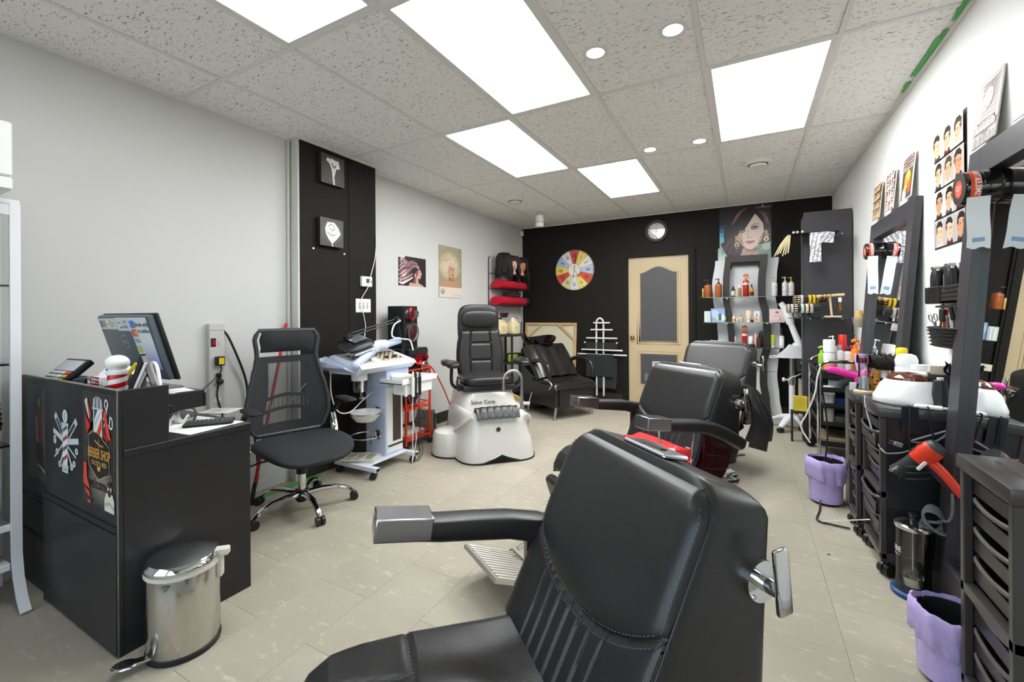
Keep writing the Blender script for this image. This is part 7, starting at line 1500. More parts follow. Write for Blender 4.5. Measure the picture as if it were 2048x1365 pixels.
for k, (nm, c, L_, l) in enumerate(TOOLS):
    y = .15-.03*k; m_ = mat('tool_'+c, c, .3, .8 if nm in ('scissors', 'razor') else 0)
    t = thing(nm, l, nm, (XR-.055, 2.72+y, 1.092), (r.uniform(-.25, .25), r.uniform(-.15, .1), r.uniform(-.5, .5)), 'hair tools in the wall basket')
    if nm == 'comb':
        b = B(); b.bx(-.002, .002, -.014, .0, 0, L_, .001); b.obj('spine', m_, t)
        b = B()
        for q in range(14): b.bx(-.0015, .0015, 0, .016, L_*.3+L_*.048*q, L_*.3+L_*.048*q+.002)
        o = b.obj('teeth', m_, t); o['kind'] = 'stuff'
    elif nm == 'scissors':
        for s_ in (1, -1):
            b = B(); b.tube([(0, s_*.004, 0), (0, -s_*.003, L_*.6), (0, -s_*.012, L_*.75)], [.002, .005, .004], 6); 
            b.tube([Vector((0, -s_*.022+.014*math.cos(2*PI*i/14), L_*.88+.018*math.sin(2*PI*i/14))) for i in range(14)], .003, 6, closed=True); b.obj('blade', m_, t)
    elif nm == 'brush':
        b = B(); b.tube([(0, 0, 0), (0, 0, L_*.5), (0, 0, L_)], [.006, .009, .016], 10, flat=.6); b.obj('handle', m_, t); b = B(); b.box((-.012, 0, L_*.85), (.014, .03, L_*.35), .004); b.obj('bristles', BLKM, t)
    else:
        b = B(); b.bx(-.004, .004, -.008, .008, 0, L_, .003); b.obj('handle', m_, t); b = B(); b.bx(-.001, .001, .006, .02, L_*.6, L_, .0004); b.obj('blade', STEEL, t)
# ================================================================ tower display and jewellery
t = thing('display_tower', 'tall dark panel display tower against the right wall near the back corner', 'display', (.69, 5.11, 0))
b = B(); b.bx(-.19, .185, -.06, -.04, 0, 2.22, .002); b.obj('front_panel', CHARC, t)
b = B(); b.bx(-.205, -.19, -.055, .05, 0, 2.16, .002); b.obj('side_post', CHARC, t)
b = B(); b.bx(-.19, .185, .03, .05, 0, 2.2, .002); b.obj('back_panel', CHARC, t)
for z in (0, .42, 1.12, 1.52, 2.12): b = B(); b.bx(-.19, .18, -.04, .03, z, z+.03, .001); b.obj('rung', CHARC, t)
b = B(); b.bx(-.33, .11, -.28, -.062, 1.195, 1.203, .002); b.obj('glass_shelf', SHG, t)
b = B(); b.bx(-.36, .06, -.27, -.062, 1.985, 1.991, .002); b.obj('glass_shelf', SHG, t)
for z in (1.19, 1.98):
    for x in (-.15, .1): b = B(); b.cyl((x, -.06, z), (x, -.12, z), .006, n=8); b.obj('bracket', STEEL, t)
FOIL = mat('crinkled_foil', '#c9c9d2', .18, .85, bump=.9, scale=45)
def pouch(w, h, loc, label, rot=0.):
    b = B(); b.grid(lambda u, v: ((u-.5)*w, .003*math.sin(17*u+9*v)+.002*math.sin(31*v-8*u), -h*v), 14, 20, .004); t = tag(b.obj('foil_pouch', FOIL), label, 'pouch', 'foil pouches on the tower', loc, (0, rot, 0)); return t
o = pouch(.085, .27, (.565, 4.82, 1.983), 'long narrow foil pouch hanging on the dark tower')
b = B(); b.lathe([(.02, 0), (.024, 0), (.024, -.001), (.02, -.001)], (0, -.006, -.15), n=20, axis='y', cap=False); b.obj('ring_print', BLK, o)
pouch(.10, .10, (.66, 4.82, 1.983), 'short wide foil pouch hanging beside the long one', .1)
t = thing('tassel_earrings', 'cream tassel earrings hanging at the left end of the upper tower shelf', 'jewellery', (.345, 4.86, 1.984)); TAS = mat('cream_tassel', '#dccfa4', .7)
for k in range(6): b = B(); b.tube([(.03-.004*k, 0, 0), (.02-.014*k, .004*(k % 2), -.09), (.01-.022*k, .006*(k % 3), -.17-.012*(k % 3))], [.004, .006, .005], 6, smooth=3); b.obj('tassel', TAS, t)
for k, x in enumerate((.40, .43, .47)): b = B(); b.ell((0, 0, .012), (.012, .01, .012), 10, 8); tag(b.obj('shell_earring', mat('pearl', '#dcdad2', .3)), ('left small pearl stud on the upper tower shelf', 'middle small pearl stud on the upper tower shelf', 'right small pearl stud on the upper tower shelf')[k], 'jewellery', loc=(x, 4.85, 1.9915))
VEL = mat('black_velvet', '#141316', .9, sheen=.4)
def bangle_bar(y, z, x0, x1, label, cols):
    t = thing('bangle_stand', label, 'jewellery stand', ((x0+x1)/2, y, 1.2035))
    c_ = (x0+x1)/2; b = B(); b.cyl((x0-c_, 0, z-1.2035), (x1-c_, 0, z-1.2035), .034, n=20); b.obj('velvet_bar', VEL, t)
    b = B(); b.cyl((0, 0, .01), (0, 0, z-1.2035), .012, n=10); b.cyl((0, 0, 0), (0, 0, .012), .05, n=20); b.obj('foot', VEL, t)
    return t
def bangles(y, z, xs, cols, w):
    for k, (x, c) in enumerate(zip(xs, cols)):
        b = B(); n = 22
        for i in range(n): a = 2*PI*i/n; b.ell((0, .0395*math.cos(a), .0395*math.sin(a)), (w/2, .006, .006), 7, 5, col=lin(c[i % len(c)]))
        tag(b.obj('bangle', BEAD), BL[len(BDONE)], 'bangle', 'bangles on the black velvet bars', (x, y, z)); BDONE.append(1)
BDONE = []; BL = ['dark and gold bangle at the left end of the upper velvet bar', 'black striped bangle second from the left on the upper velvet bar', 'pale pink bangle third on the upper velvet bar', 'broad yellow bangle on the upper velvet bar', 'second yellow bangle on the upper velvet bar', 'gold and black bangle at the right of the upper velvet bar', 'beige beaded bangle at the left end of the lower velvet bar', 'grey beaded bangle on the lower velvet bar', 'black zigzag bangle on the lower velvet bar', 'turquoise bangle on the lower velvet bar', 'cream pearl bangle on the lower velvet bar', 'coral bangle at the right of the lower velvet bar']
bangle_bar(4.93, 1.372, .40, .66, 'upper black velvet bar of bangles on the tower shelf', 0)
bangle_bar(4.86, 1.287, .34, .60, 'lower black velvet bar of bangles on the tower shelf', 0)
bangles(4.93, 1.372, (.415, .442, .468, .53, .562, .592), (('#2b241c', '#c9a24a'), ('#1d1c1e', '#d9d2c0'), ('#e2cfc9', '#cdb9b4'), ('#dcb81c', '#e6c832'), ('#d6b018', '#e0c030'), ('#b8923a', '#2b241c')), .026)
bangles(4.86, 1.287, (.355, .385, .415, .465, .50, .535), (('#c9bda4', '#8f8572'), ('#a7a29a', '#dcd7cb'), ('#1d1c1e', '#e4dccb'), ('#9fc4c2', '#dfe6dc'), ('#e6dccb', '#c9b79a'), ('#d9a08a', '#9fc4c2')), .028)
t = thing('t_bar_stand', 'wooden T shaped jewellery stand on the tower shelf', 'jewellery stand', (.70, 4.90, 1.2035)); LW_ = mat('light_wood', '#d9c29a', .5)
b = B(); b.box((0, 0, .008), (.13, .08, .016), .003); b.obj('base', LW_, t); b = B(); b.cyl((-.005, 0, .016), (-.02, 0, .20), .009, n=10); b.obj('post', LW_, t); b = B(); b.cyl((-.12, 0, .195), (.09, 0, .208), .013, n=12); b.obj('bar', LW_, t)
GOLD = mat('gold_metal', '#d2a23e', .22, 1.)
for k, (x, l) in enumerate(((-.09, 'left gold bracelet looped on the wooden T stand'), (-.06, 'second gold bracelet looped on the wooden T stand'), (-.03, 'third gold bracelet looped on the wooden T stand'))):
    b = B(); b.tube([Vector((.018*math.sin(2*PI*i/20), .034*math.cos(2*PI*i/20), -.016+.034*math.sin(2*PI*i/20))) for i in range(20)], .004, 6, closed=True); tag(b.obj('bracelet', GOLD), l, 'bracelet', 'gold bracelets on the T stand', (.70+x, 4.90, 1.2035+.196))
t = thing('gold_tassel', 'gold chain tassel hanging from the right end of the wooden T stand', 'jewellery', (.755, 4.90, 1.395))
for k in range(5): b = B(); b.cyl((.0, .0, 0), (-.008+.004*k, .004*(k % 2), -.12-.006*(k % 3)), .003, .004, 6); b.obj('chain', GOLD, t)
b = B(); b.box((.0, -.006, -.03), (.025, .002, .04), .001); b.obj('white_tag', PAPER, t)
b = B(); b.bx(-.04, .04, -.03, .03, 0, .07, .002); tag(b.obj('bead_box', mat('clear_bead_box', '#b9aaa4', .3, var=.5, scale=200)), 'small box of charms under the lower velvet bar', 'box', loc=(.45, 4.95, 1.2035))
# ================================================================ facial steamer on wheels
t = thing('facial_steamer', 'white facial steamer on a wheeled stand beside the curved shelf', 'steamer', (.43, 5.50, 0)); WG = mat('white_grey_plastic', '#dfe0e4', .35)
for k, a in enumerate((-2.1, -.5, 1.05, 2.6)):
    c, s_ = math.cos(a), math.sin(a); b = B(); L_ = .235 if k != 1 else .10
    rings = [[Vector((c*f, s_*f, z))+Vector((-s_, c, 0))*w*math.cos(2*PI*j/10)+Vector((0, 0, 1))*h*math.sin(2*PI*j/10) for j in range(10)] for f, z, w, h in ((0, .135, .045, .035), (L_*.5, .12, .036, .028), (L_*.9, .075, .028, .02), (L_, .06, .016, .012))]
    b.loft(rings); lg = b.obj('leg', WG, t); b = B(); caster(b, c*L_, s_*L_, .026, .026, a+1.2); b.cyl((c*L_, s_*L_, .03), (c*L_, s_*L_, .06), .008, n=8); b.obj('caster', BLK, lg)
b = B(); b.cyl((0, 0, .13), (0, 0, .50), .028, n=18); b.obj('lower_column', WG, t); b = B(); b.cyl((0, 0, .50), (0, 0, .78), .022, n=18); b.obj('upper_column', STEEL, t); b = B(); b.cyl((0, 0, .48), (0, 0, .56), .033, n=18); b.obj('collar', STEEL, t)
b = B(); b.cyl((-.02, -.0, .53), (-.065, 0, .53), .008, n=8); b.ell((-.075, 0, .53), (.016, .024, .024), 12, 8); b.obj('lock_knob', WG, t)
b = B(); b.prism([(-.145, .77), (.15, .77), (.16, .86), (.11, .90), (-.02, .905), (-.05, .86)], -.10, .10, 'xz'); b.obj('head_unit', WG, t)
b = B(); b.lathe([(.055, .90), (.05, .925), (.035, .93), (.001, .93)], (.06, 0, 0), n=20); b.obj('head_dome', WG, t)
b = B(); b.tube([(-.14, -.1, .775), (-.19, -.1, .77), (-.2, 0, .77), (-.19, .1, .77), (-.14, .1, .775)], .006, 8, smooth=4); b.obj('handle', WG, t)
b = B(); b.tube([(.065, 0, .92), (.03, 0, 1.02), (-.01, 0, 1.14)], [.032, .03, .028], 14); b.obj('steam_arm', WG, t); b = B(); b.tube([(-.008, 0, 1.13), (-.035, 0, 1.23)], [.036, .045], 16); b.obj('swivel', WG, t); b = B(); b.tube([(-.035, 0, 1.22), (-.06, 0, 1.30), (-.10, -.01, 1.355)], [.036, .034, .026], 14); b.obj('nozzle', WG, t)
b = B(); b.lathe([(.05, .63), (.052, .64), (.052, .755), (.045, .77)], (.085, 0, 0), n=18); b.obj('water_jar', glass('jar_glass', '#e3e6e8', tint=.08), t); b = B(); b.cyl((.085, 0, .60), (.085, 0, .63), .01, n=8); b.obj('jar_valve', BLK, t)
b = B(); b.tube([(.08, 0, .60), (.04, -.03, .58), (-.02, -.035, .55), (-.03, -.02, .50)], .006, 6, smooth=5); b.obj('drain_hose', WG, t)
b = B(); b.bx(-.04, .05, -.07, .05, 0, .52, .008); tag(b.obj('cream_carton', mat('cream_carton', '#d3c9a6', .6)), 'tall cream box behind the facial steamer column', 'box', loc=(.55, 5.72, 0))
# ================================================================ chrome trolley with bottles
t = thing('service_trolley', 'black and chrome service trolley crowded with bottles beside the tower', 'trolley', (.69, 4.62, 0))
for y in (-.29, .27):
    b = B(); b.tube([(-.165, y, .05), (-.165, y, .74), (-.155, y, .81), (-.11, y, .845), (-.05, y, .85), (.1, y, .85), (.14, y, .84), (.155, y, .8), (.155, y, .05)], .014, 10, smooth=3); b.obj('chrome_hoop', CHR, t)
    for x in (-.165, .155): b = B(); caster(b, x, y, .035, .022, .3); b.cyl((x, y, .035), (x, y, .07), .01, n=8); b.obj('caster', BLK, t)
for z in (.78, .64, .51, .36, .20): b = B(); b.bx(-.16, .15, -.29, .27, z-.04, z-.034); b.bx(-.16, .15, -.29, -.285, z-.04, z); b.bx(-.16, .15, .265, .27, z-.04, z); b.bx(-.16, -.155, -.285, .265, z-.04, z); b.bx(.145, .15, -.285, .265, z-.04, z); b.obj('shelf_tray', BLK, t)
TZ = .7465
b = B(); b.bx(-.14, .13, -.1, .25, 0, .055, .006); tag(b.obj('cardboard_tray', mat('cardboard', '#8a7a58', .8)), 'brown cardboard tray on the lowest trolley shelf', 'tray', loc=(.69, 4.45, .1665))
S_ = 1.07
bottle((.56, 4.47, TZ), 'green spray bottle at the left end of the trolley top', .22, .022, '#8cc43a', '#8cc43a', 'spray')
bottle((.613, 4.46, TZ), 'white and orange tub with wide white lid on the trolley top', .275, .044, '#dfe0e2', '#f0f0ef', 'cap', band=(.02, .4, '#e2862a'), shoulder=.64, capr=.97, txt=('CLIPPERCIDE', .013, '#3a4f9a'))
bottle((.69, 4.50, TZ), 'white aerosol bottle with grey cap on the trolley top', .23, .033, '#e6e6ea', '#9aa0a2', 'cap', shoulder=.8)
bottle((.750, 4.50, TZ), 'white and orange bottle with dark cap on the trolley top', .21, .028, '#ece6e0', '#2b2628', 'can', band=(.1, .9, '#e6e2dd'))
bottle((.665, 4.64, TZ), 'tall white pump bottle at the back of the trolley top', .30, .028, '#ececea', '#f4f4f2', 'pump')
bottle((.735, 4.66, TZ), 'red bottle with rounded red cap at the back of the trolley top', .31, .036, '#c91f20', '#d42a24', 'cap', shoulder=.72, capr=.8)
bottle((.785, 4.50, TZ), 'red bottle with black pump on the trolley top', .32, .030, '#c81c1c', '#1d1d1f', 'pump')
bottle((.775, 4.38, TZ), 'orange spray bottle with big orange trigger on the trolley top', .29, .028, '#e8862a', '#e97e1c', 'spray')
bottle((.815, 4.42, TZ), 'pink bottle at the right end of the trolley top', .25, .024, '#e79ab4', '#efb0c4', 'cap', capr=.8, shoulder=.8)
t = thing('tumbler', 'clear mesh tumbler with white lid on a trolley shelf', 'tumbler', (.60, 4.40, .3265)); b = B(); b.lathe([(.035, .02), (.042, .24), (.042, .26)], n=24); b.obj('cup', mat('mesh_grey', '#a7a39c', .3, var=.2, scale=300), t); b = B(); b.lathe([(.044, .25), (.044, .285), (.036, .315), (.001, .32)], n=24); b.obj('lid', WHT, t); b = B(); b.lathe([(.035, 0), (.037, .02), (.001, .02)], n=24); b.obj('base', WHT, t)
carton((.66, 4.50, .4765), 'blue box on the third trolley shelf', .20, .10, .06, '#2f5fb0')
carton((.70, 4.52, .6065), 'white box on the second trolley shelf', .16, .10, .07, '#d5d9de')
b = B(); b.grid(lambda u, v: ((u-.5)*.24, (v-.5)*.16, .03+.02*math.sin(9*u+5*v)*math.cos(7*v)), 14, 10, .002); tag(b.obj('plastic_bag', mat('silvery_plastic_bag', '#a7a9ac', .2, .3)), 'crumpled silvery plastic bag on a low trolley shelf', 'bag', loc=(.68, 4.45, .2265-.06))
b = B(); b.lathe([(.05, 0), (.075, .04), (.075, .07), (.07, .07), (.045, .01), (.001, .008)], n=24); tag(b.obj('plastic_bowl', mat('smoked_plastic', '#6d6b68', .2)), 'smoked plastic bowl on a trolley shelf beside the tumbler', 'bowl', loc=(.68, 4.46, .3265))
cable('white_flex', [(.52, 4.2, .82), (.50, 4.22, .72), (.49, 4.25, .6), (.44, 4.3, .42), (.40, 4.32, .30), (.46, 4.3, .18)], .006, WHT, 'white flex looping beside the chrome trolley')
b = B(); b.bx(-.05, .06, -.03, .03, 0, .14, .002); tag(b.obj('napkin_box', mat('yellow_box', '#d2b93a', .5, var=.3, scale=60)), 'yellow patterned box between the steamer and the trolley', 'box', loc=(.455, 5.02, .30))
t = thing('low_stand', 'dark low stand under the yellow patterned box', 'stand', (.45, 5.02, 0)); b = B(); b.bx(-.07, .07, -.05, .05, .28, .299, .002); b.obj('top', BLK, t)
for x in (-.06, .06): b = B(); b.bx(x-.008, x+.008, -.04, .04, 0, .28); b.obj('leg', BLK, t)
# ================================================================ drawer carts
DRW = mat('black_drawer_plastic', '#1f2024', .3, spec=.6); CART = mat('dark_cart_plastic', '#3f3b3a', .3, bump=.02, scale=60)
def drawer_cart(loc, w, d, label, open_=(), top=.80):
    t = thing('drawer_cart', label, 'cart', loc, 0, None)   # x: depth from front (0) to wall (w); y: 0..d
    for x in (.012, w-.012):
        for y in (.012, d-.012): b = B(); b.bx(x-.012, x+.012, y-.012, y+.012, .085, top-.045, .003); b.obj('post', CART, t)
    for x in (.03, w-.03):
        for y in (.03, d-.03): b = B(); caster(b, x, y, .030, .028, .5+x); b.cyl((x, y, .03), (x, y, .09), .009, n=8); b.obj('caster', BLK, t)
    b = B(); b.bx(0, w, 0, d, .075, .115, .004); b.obj('bottom_tray', CART, t)
    b = B(); b.bx(-.008, w+.004, -.008, d+.008, top-.045, top, .006, seg=2); tp = b.obj('top_tray', CART, t)
    b = B(); b.bx(.06, w-.05, .05, d-.05, top-.002, top+.0015, .001); b.obj('top_recess', BLKM, tp)
    b = B(); b.bx(.0, .03, 0, d, .375, .405, .002); b.obj('mid_rail', CART, t)
    n = 6; zs = [.125, .20, .285, .42, .51, .60, .685]
    for k, z in enumerate(zs):
        h = .075 if k not in (2,) else .08; pull = open_[k] if k < len(open_) else 0
        b = B(); x0 = .02-pull; x1 = w-.03-pull; y0, y1 = .03, d-.03
        b.bx(x0, x1, y0, y1, z, z+.004); b.bx(x0, x0+.004, y0, y1, z, z+h*.62); b.bx(x1-.004, x1, y0, y1, z, z+h); b.bx(x0, x1, y0, y0+.004, z, z+h); b.bx(x0, x1, y1-.004, y1, z, z+h); dr = b.obj('drawer', DRW, t)
        P = [(x1-.01, y0-.006, z+h), (x0+.03, y0-.006, z+h), (x0+.004, y0+.012, z+h), (x0-.004, y0+.04, z+h-.004), (x0-.008, (y0+y1)/2, z+h-.008), (x0-.004, y1-.04, z+h-.004), (x0+.004, y1-.012, z+h), (x0+.03, y1+.006, z+h), (x1-.01, y1+.006, z+h)]
        b = B(); b.tube(P, .006, 6, smooth=3, flat=1.4); b.obj('drawer_lip', mat('reflect_brown_lip', '#4d4640', .32), dr)  # brownish light reflected on the lips is put into their colour
    for s_ in (0, 1):
        b = B()
        for z in (.25, .335, .455, .55, .64):
            b.bx(.024, w-.024, (.002 if s_ == 0 else d-.010), (.010 if s_ == 0 else d-.002), z, z+.012, .001)
        b.bx(.024, w-.024, (.006 if s_ == 0 else d-.010), (.010 if s_ == 0 else d-.006), .115, top-.045)
        pn = b.obj('side_panel', DRW, t)
    return t
drawer_cart((.555, 2.625, 0), .30, .35, 'nearer of the two middle drawer carts, wax warmer on top', (.0, .02, .03, .0, .012, .03, .02))
drawer_cart((.535, 3.02, 0), .30, .225, 'farther drawer cart behind the wax warmer cart, glass vase on top', (.0, .0, .01, .0, .02, .01, .0), .79)
drawer_cart((.595, 1.575, 0), .122, .31, 'big looking drawer cart cut by the right photo edge, below the near mirror', (.0, .0, .0, .0, .0, .0, .0), .80)
b = B(); b.tube([(0, 0, 0), (.04, -.01, .005), (.1, -.02, .0)], .008, 8); tag(b.obj('red_handle_tool', RED), 'red handle lying in the cut off right drawer cart', 'tool', loc=(.63, 1.62, .299))
# ---- on top of the carts
CT = .8015
t = thing('wax_warmer', 'white wax warmer with a brown see through lid on the nearer cart', 'warmer', (.70, 2.80, CT), -.25)
b = B(); prof = [(.128, 0), (.135, .012), (.135, .03), (.128, .045), (.105, .095), (.085, .115), (.078, .118), (.001, .118)]; b.lathe(prof, n=44, sx=1.0, sy=.9); b.obj('body', WHT, t)
b = B(); b.lathe([(.083, .112), (.080, .128), (.062, .143), (.03, .152), (.001, .154)], n=40, sx=1.0, sy=.9); b.obj('lid', mat('smoked_brown_lid', '#5b2f20', .1, spec=.7, coat=.4), t)
b = B(); b.box((-.132, .0, .03), (.006, .03, .012), .002); b.obj('switch', mat('pale_green_switch', '#b9c9bb', .4), t)
b = B(); b.lathe([(.137, .004), (.139, .008), (.137, .012)], n=44, sx=1., sy=.9, cap=False); b.obj('base_seam', mat('seam_grey', '#9da1a6', .4), t)
b = B(); b.box((0, 0, .012), (.10, .035, .018), .006); b.cyl((.05, 0, .012), (.09, .01, .008), .006, n=8); o = tag(b.obj('white_plug_block', WHT), 'white plug block lying at the front edge of the wax warmer cart', 'plug', loc=(.735, 2.652, CT), rot=-.25)
t = thing('glass_vase', 'clear flared glass vase on a wooden base, on the farther cart', 'vase', (.588, 3.12, .7915))
b = B(); b.lathe([(.036, .018), (.030, .06), (.024, .12), (.025, .17), (.034, .215), (.032, .215), (.022, .17), (.021, .12), (.027, .06), (.032, .024)], n=28, cap=False); b.obj('vase_glass', glass('vase_glass', '#f6f7f7', tint=.02), t); b = B(); b.lathe([(.046, 0), (.047, .012), (.04, .018), (.001, .018)], n=28); b.obj('wood_base', LW_, t)
b = B(); b.lathe([(.0325, .15+.02), (.0335, .2), (.033, .2), (.031, .17)], n=28, cap=False); b.obj('pink_tint', glass('pink_tint', '#f6ccd5', tint=.0), t); b = B(); b.lathe([(.024, .024), (.029, .06), (.025, .09), (.001, .09)], n=20); b.obj('silver_insert', mat('grey_insert', '#b9bbbc', .4), t)
FUR = mat('black_bristle', '#1a1412', .8, bump=1., scale=90)
t = thing('neck_duster', 'fluffy black neck duster brush lying across the spray cans', 'brush', (.683, 3.15, .966), (0, .08, -.25)); r = random.Random(9)
b = B(); b.ell((0, 0, 0), (.088, .055, .044), 30, 14, e2=.8); b.obj('core', FUR, t)
b = B()
for i in range(300):
    a = r.uniform(0, 2*PI); ph = r.uniform(-.9, 1.3); d = Vector((math.cos(a)*math.cos(ph), math.sin(a)*math.cos(ph), math.sin(ph))); p0 = Vector((d.x*.078, d.y*.05, d.z*.04)); q = p0+Vector((d.x*.022, d.y*.018, d.z*.018))+Vector((r.uniform(-.008, .008), r.uniform(-.008, .008), r.uniform(-.006, .006))); b.tube([p0, q], [.0026, .0006], 4)
o = b.obj('bristles', FUR, t); o['kind'] = 'stuff'
can_leo = mat('leopard_print', '#d68a2a', .35); nt = can_leo.node_tree; v = nt.nodes.new('ShaderNodeTexVoronoi'); v.inputs['Scale'].default_value = 55; rr = nt.nodes.new('ShaderNodeValToRGB'); rr.color_ramp.interpolation = 'CONSTANT'; rr.color_ramp.elements[0].color = lin('#2b1c10'); rr.color_ramp.elements[1].position = .38; rr.color_ramp.elements[1].color = lin('#d68a2a'); tcx = nt.nodes.new('ShaderNodeTexCoord'); nt.links.new(tcx.outputs['Object'], v.inputs[0]); nt.links.new(v.outputs[0], rr.inputs[0]); nt.links.new(rr.outputs[0], nt.nodes['Principled BSDF'].inputs['Base Color'])
can_cow = mat('cow_print', '#e6e8ea', .35); nt = can_cow.node_tree; v = nt.nodes.new('ShaderNodeTexNoise'); v.inputs['Scale'].default_value = 26; rr = nt.nodes.new('ShaderNodeValToRGB'); rr.color_ramp.interpolation = 'CONSTANT'; rr.color_ramp.elements[0].color = lin('#e6e8ea'); rr.color_ramp.elements[1].position = .55; rr.color_ramp.elements[1].color = lin('#1f1d20'); tcx = nt.nodes.new('ShaderNodeTexCoord'); nt.links.new(tcx.outputs['Object'], v.inputs[0]); nt.links.new(v.outputs[0], rr.inputs[0]); nt.links.new(rr.outputs[0], nt.nodes['Principled BSDF'].inputs['Base Color'])
bottle((.645, 3.15, .7915), 'leopard print spray can under the neck duster', .13, .023, '#d68a2a', '#c9a24a', 'can', mt=can_leo)
bottle((.690, 3.16, .7915), 'black and white cow print spray can under the neck duster', .13, .024, '#e6e8ea', '#d9d9d9', 'can', mt=can_cow)
bottle((.738, 3.165, .7915), 'olive grey can under the right end of the neck duster', .13, .026, '#8b8a72', '#a3a28c', 'can')
bottle((.620, 3.20, .7915), 'pink slim bottle beside the glass vase', .15, .014, '#e29aa8', '#efb0bd', 'cap', capr=.8)
b = B(); b.box((0, 0, .018), (.05, .035, .036), .008); tag(b.obj('gold_trimmer', GOLD), 'small gold trimmer lying by the leopard can', 'trimmer', loc=(.652, 3.09, .7915), rot=.6)
b = B(); b.lathe([(.04, .003), (.05, .06), (.052, .11), (.046, .11), (.042, .06), (.001, .012)], n=24); tag(b.obj('lilac_cup', mat('lilac_plastic', '#c3b2e2', .4)), 'lilac plastic cup standing behind the neck duster', 'cup', loc=(.665, 3.50, .87))
t = thing('cup_stand', 'dark narrow rack carrying the lilac cup between the carts', 'stand', (.665, 3.52, 0)); b = B(); b.bx(-.09, .07, -.07, .07, .85, .869, .003); b.obj('top', CART, t)
for x in (-.08, .02): b = B(); b.bx(x-.008, x+.008, -.06, .06, 0, .85); b.obj('leg', CART, t)
t = thing('white_jug', 'white jug with a yellow cap by the right wall behind the wax warmer', 'jug', (.775, 3.205, .7915))
b = B(); b.lathe([(.042, 0), (.047, .01), (.047, .15), (.040, .195), (.025, .215), (.023, .225)], n=24, sx=.9); b.obj('body', WHM, t); b = B(); b.lathe([(.026, .215), (.026, .245), (.02, .256), (.001, .258)], n=20); b.obj('cap', mat('yellow_cap', '#e3d11f', .4), t)
t = thing('powder_bottle', 'white bottle with a domed lid and blue label behind the wax warmer', 'bottle', (.765, 3.085, .7915)); b = B(); b.lathe([(.038, 0), (.041, .01), (.041, .13), (.036, .145)], n=24); b.obj('body', WHM, t); b = B(); b.lathe([(.040, .14), (.041, .165), (.034, .185), (.02, .192), (.001, .193)], n=24); b.obj('lid', WHT, t); b = B(); b.lathe([(.0412, .06), (.0418, .061), (.0418, .085), (.0412, .086)], n=24, cap=False); b.obj('blue_stripe', mat('label_blue', '#7f9cc9', .5), t); t.scale = (1.2, 1.2, 1.2)
t = thing('wide_jar', 'wide white plastic jar with white screw cap behind the black container', 'jar', (.80, 3.00, .7915)); b = B(); b.lathe([(.045, 0), (.05, .01), (.05, .10), (.044, .118), (.03, .128), (.028, .135)], n=28, sx=.85); b.obj('body', WHM, t); b = B(); b.lathe([(.031, .13), (.031, .152), (.001, .153)], n=24); b.obj('cap', WHT, t); t.scale = (1.2, 1.2, 1.2)
t = thing('stick_container', 'black square container of wooden sticks beside the near mirror', 'container', (.825, 2.805, CT), -.2)
for (x0, x1, y0, y1) in ((-.05, .05, -.04, -.036), (-.05, .05, .036, .04), (-.05, -.046, -.036, .036), (.046, .05, -.036, .036)): 
    b = B(); b.bx(x0, x1, y0, y1, 0, .15); b.obj('side', BLK, t)
b = B(); b.bx(-.048, .048, -.038, .038, 0, .004); b.obj('bottom', BLK, t)
for k in range(12):
    b = B(); w = .008; P = [(-w, .0), (w, .0), (w, .175)]+[(w*math.cos(PI*i/6), .175+w*math.sin(PI*i/6)) for i in range(1, 6)]+[(-w, .175)]; b.prism(P, -.0009, .0009, 'xz'); tag(b.obj('wooden_stick', mat('birch_stick', '#d6c7ad', .7)), 'pale wooden wax stick standing in the black container', 'stick', 'wax sticks in the black container', (.79+.0165*(k % 6)*.8+.004*(k//6), 2.795+.02*(k//6)-.002*(k % 3), CT+.0055), -.2)
t = thing('thread_cone', 'black cone of thread at the near mirror edge of the cart', 'thread', (.79, 2.705, CT)); b = B(); pr_ = [(.034, 0)]+[(.034-.010*i/24+(.0006 if i % 2 else 0), .004+.125*i/24) for i in range(25)]+[(.022, .132)]; b.lathe(pr_, n=28); b.obj('thread', mat('black_thread', '#23252a', .5), t); b = B(); b.cyl((0, 0, .13), (0, 0, .143), .012, n=14); b.obj('cone_tip', mat('cone_white', '#e2dccf', .6), t)
b = B(); b.grid(lambda u, v: ((u-.5)*.05+.008*math.sin(9*v), .012*math.sin(20*u)+.012*math.cos(7*v), .08*v-.02*v*u+.006*math.sin(25*u)), 14, 10, .002); tag(b.obj('glove_bundle', BLK), 'bunch of black gloves hanging on the wall behind the sticks', 'gloves', loc=(XR-.03, 2.78, .93))
carton((.575, 3.215, .7915), 'small white carton under the pink hair dryer', .075, .05, .045, '#dfe3e6')
t = thing('pink_hair_dryer', 'bright pink hair dryer lying at the far end of the carts', 'hair dryer', (.53, 3.225, .885), (0, 0, -.05)); PNK = mat('hot_pink_plastic', '#e3249b', .3)
b = B(); b.tube([(-.10, 0, .012), (-.07, 0, .018), (.03, 0, -.01), (.075, 0, -.02)], [.017, .021, .02, .022], 14, smooth=4); b.obj('handle', PNK, t)
b = B(); b.tube([(.055, .02, -.045), (.09, -.01, .0), (.10, -.02, .035)], [.045, .036, .012], 18); b.obj('barrel', PNK, t); b = B(); b.tube([(.03, .0, -.03), (-.02, .0, -.06), (-.03, 0, -.085)], [.02, .022, .024], 12); b.obj('nozzle', BLKM, t)
cable('dryer_lead', [(.43, 3.23, .897), (.41, 3.24, .87), (.41, 3.24, .78), (.45, 3.35, .5), (.44, 3.45, .2), (.42, 3.42, .03), (.40, 3.3, .01), (.37, 3.15, .008), (.44, 3.12, .008), (.52, 3.10, .012)], .005, BLK, 'black lead from the pink hair dryer down to the floor')
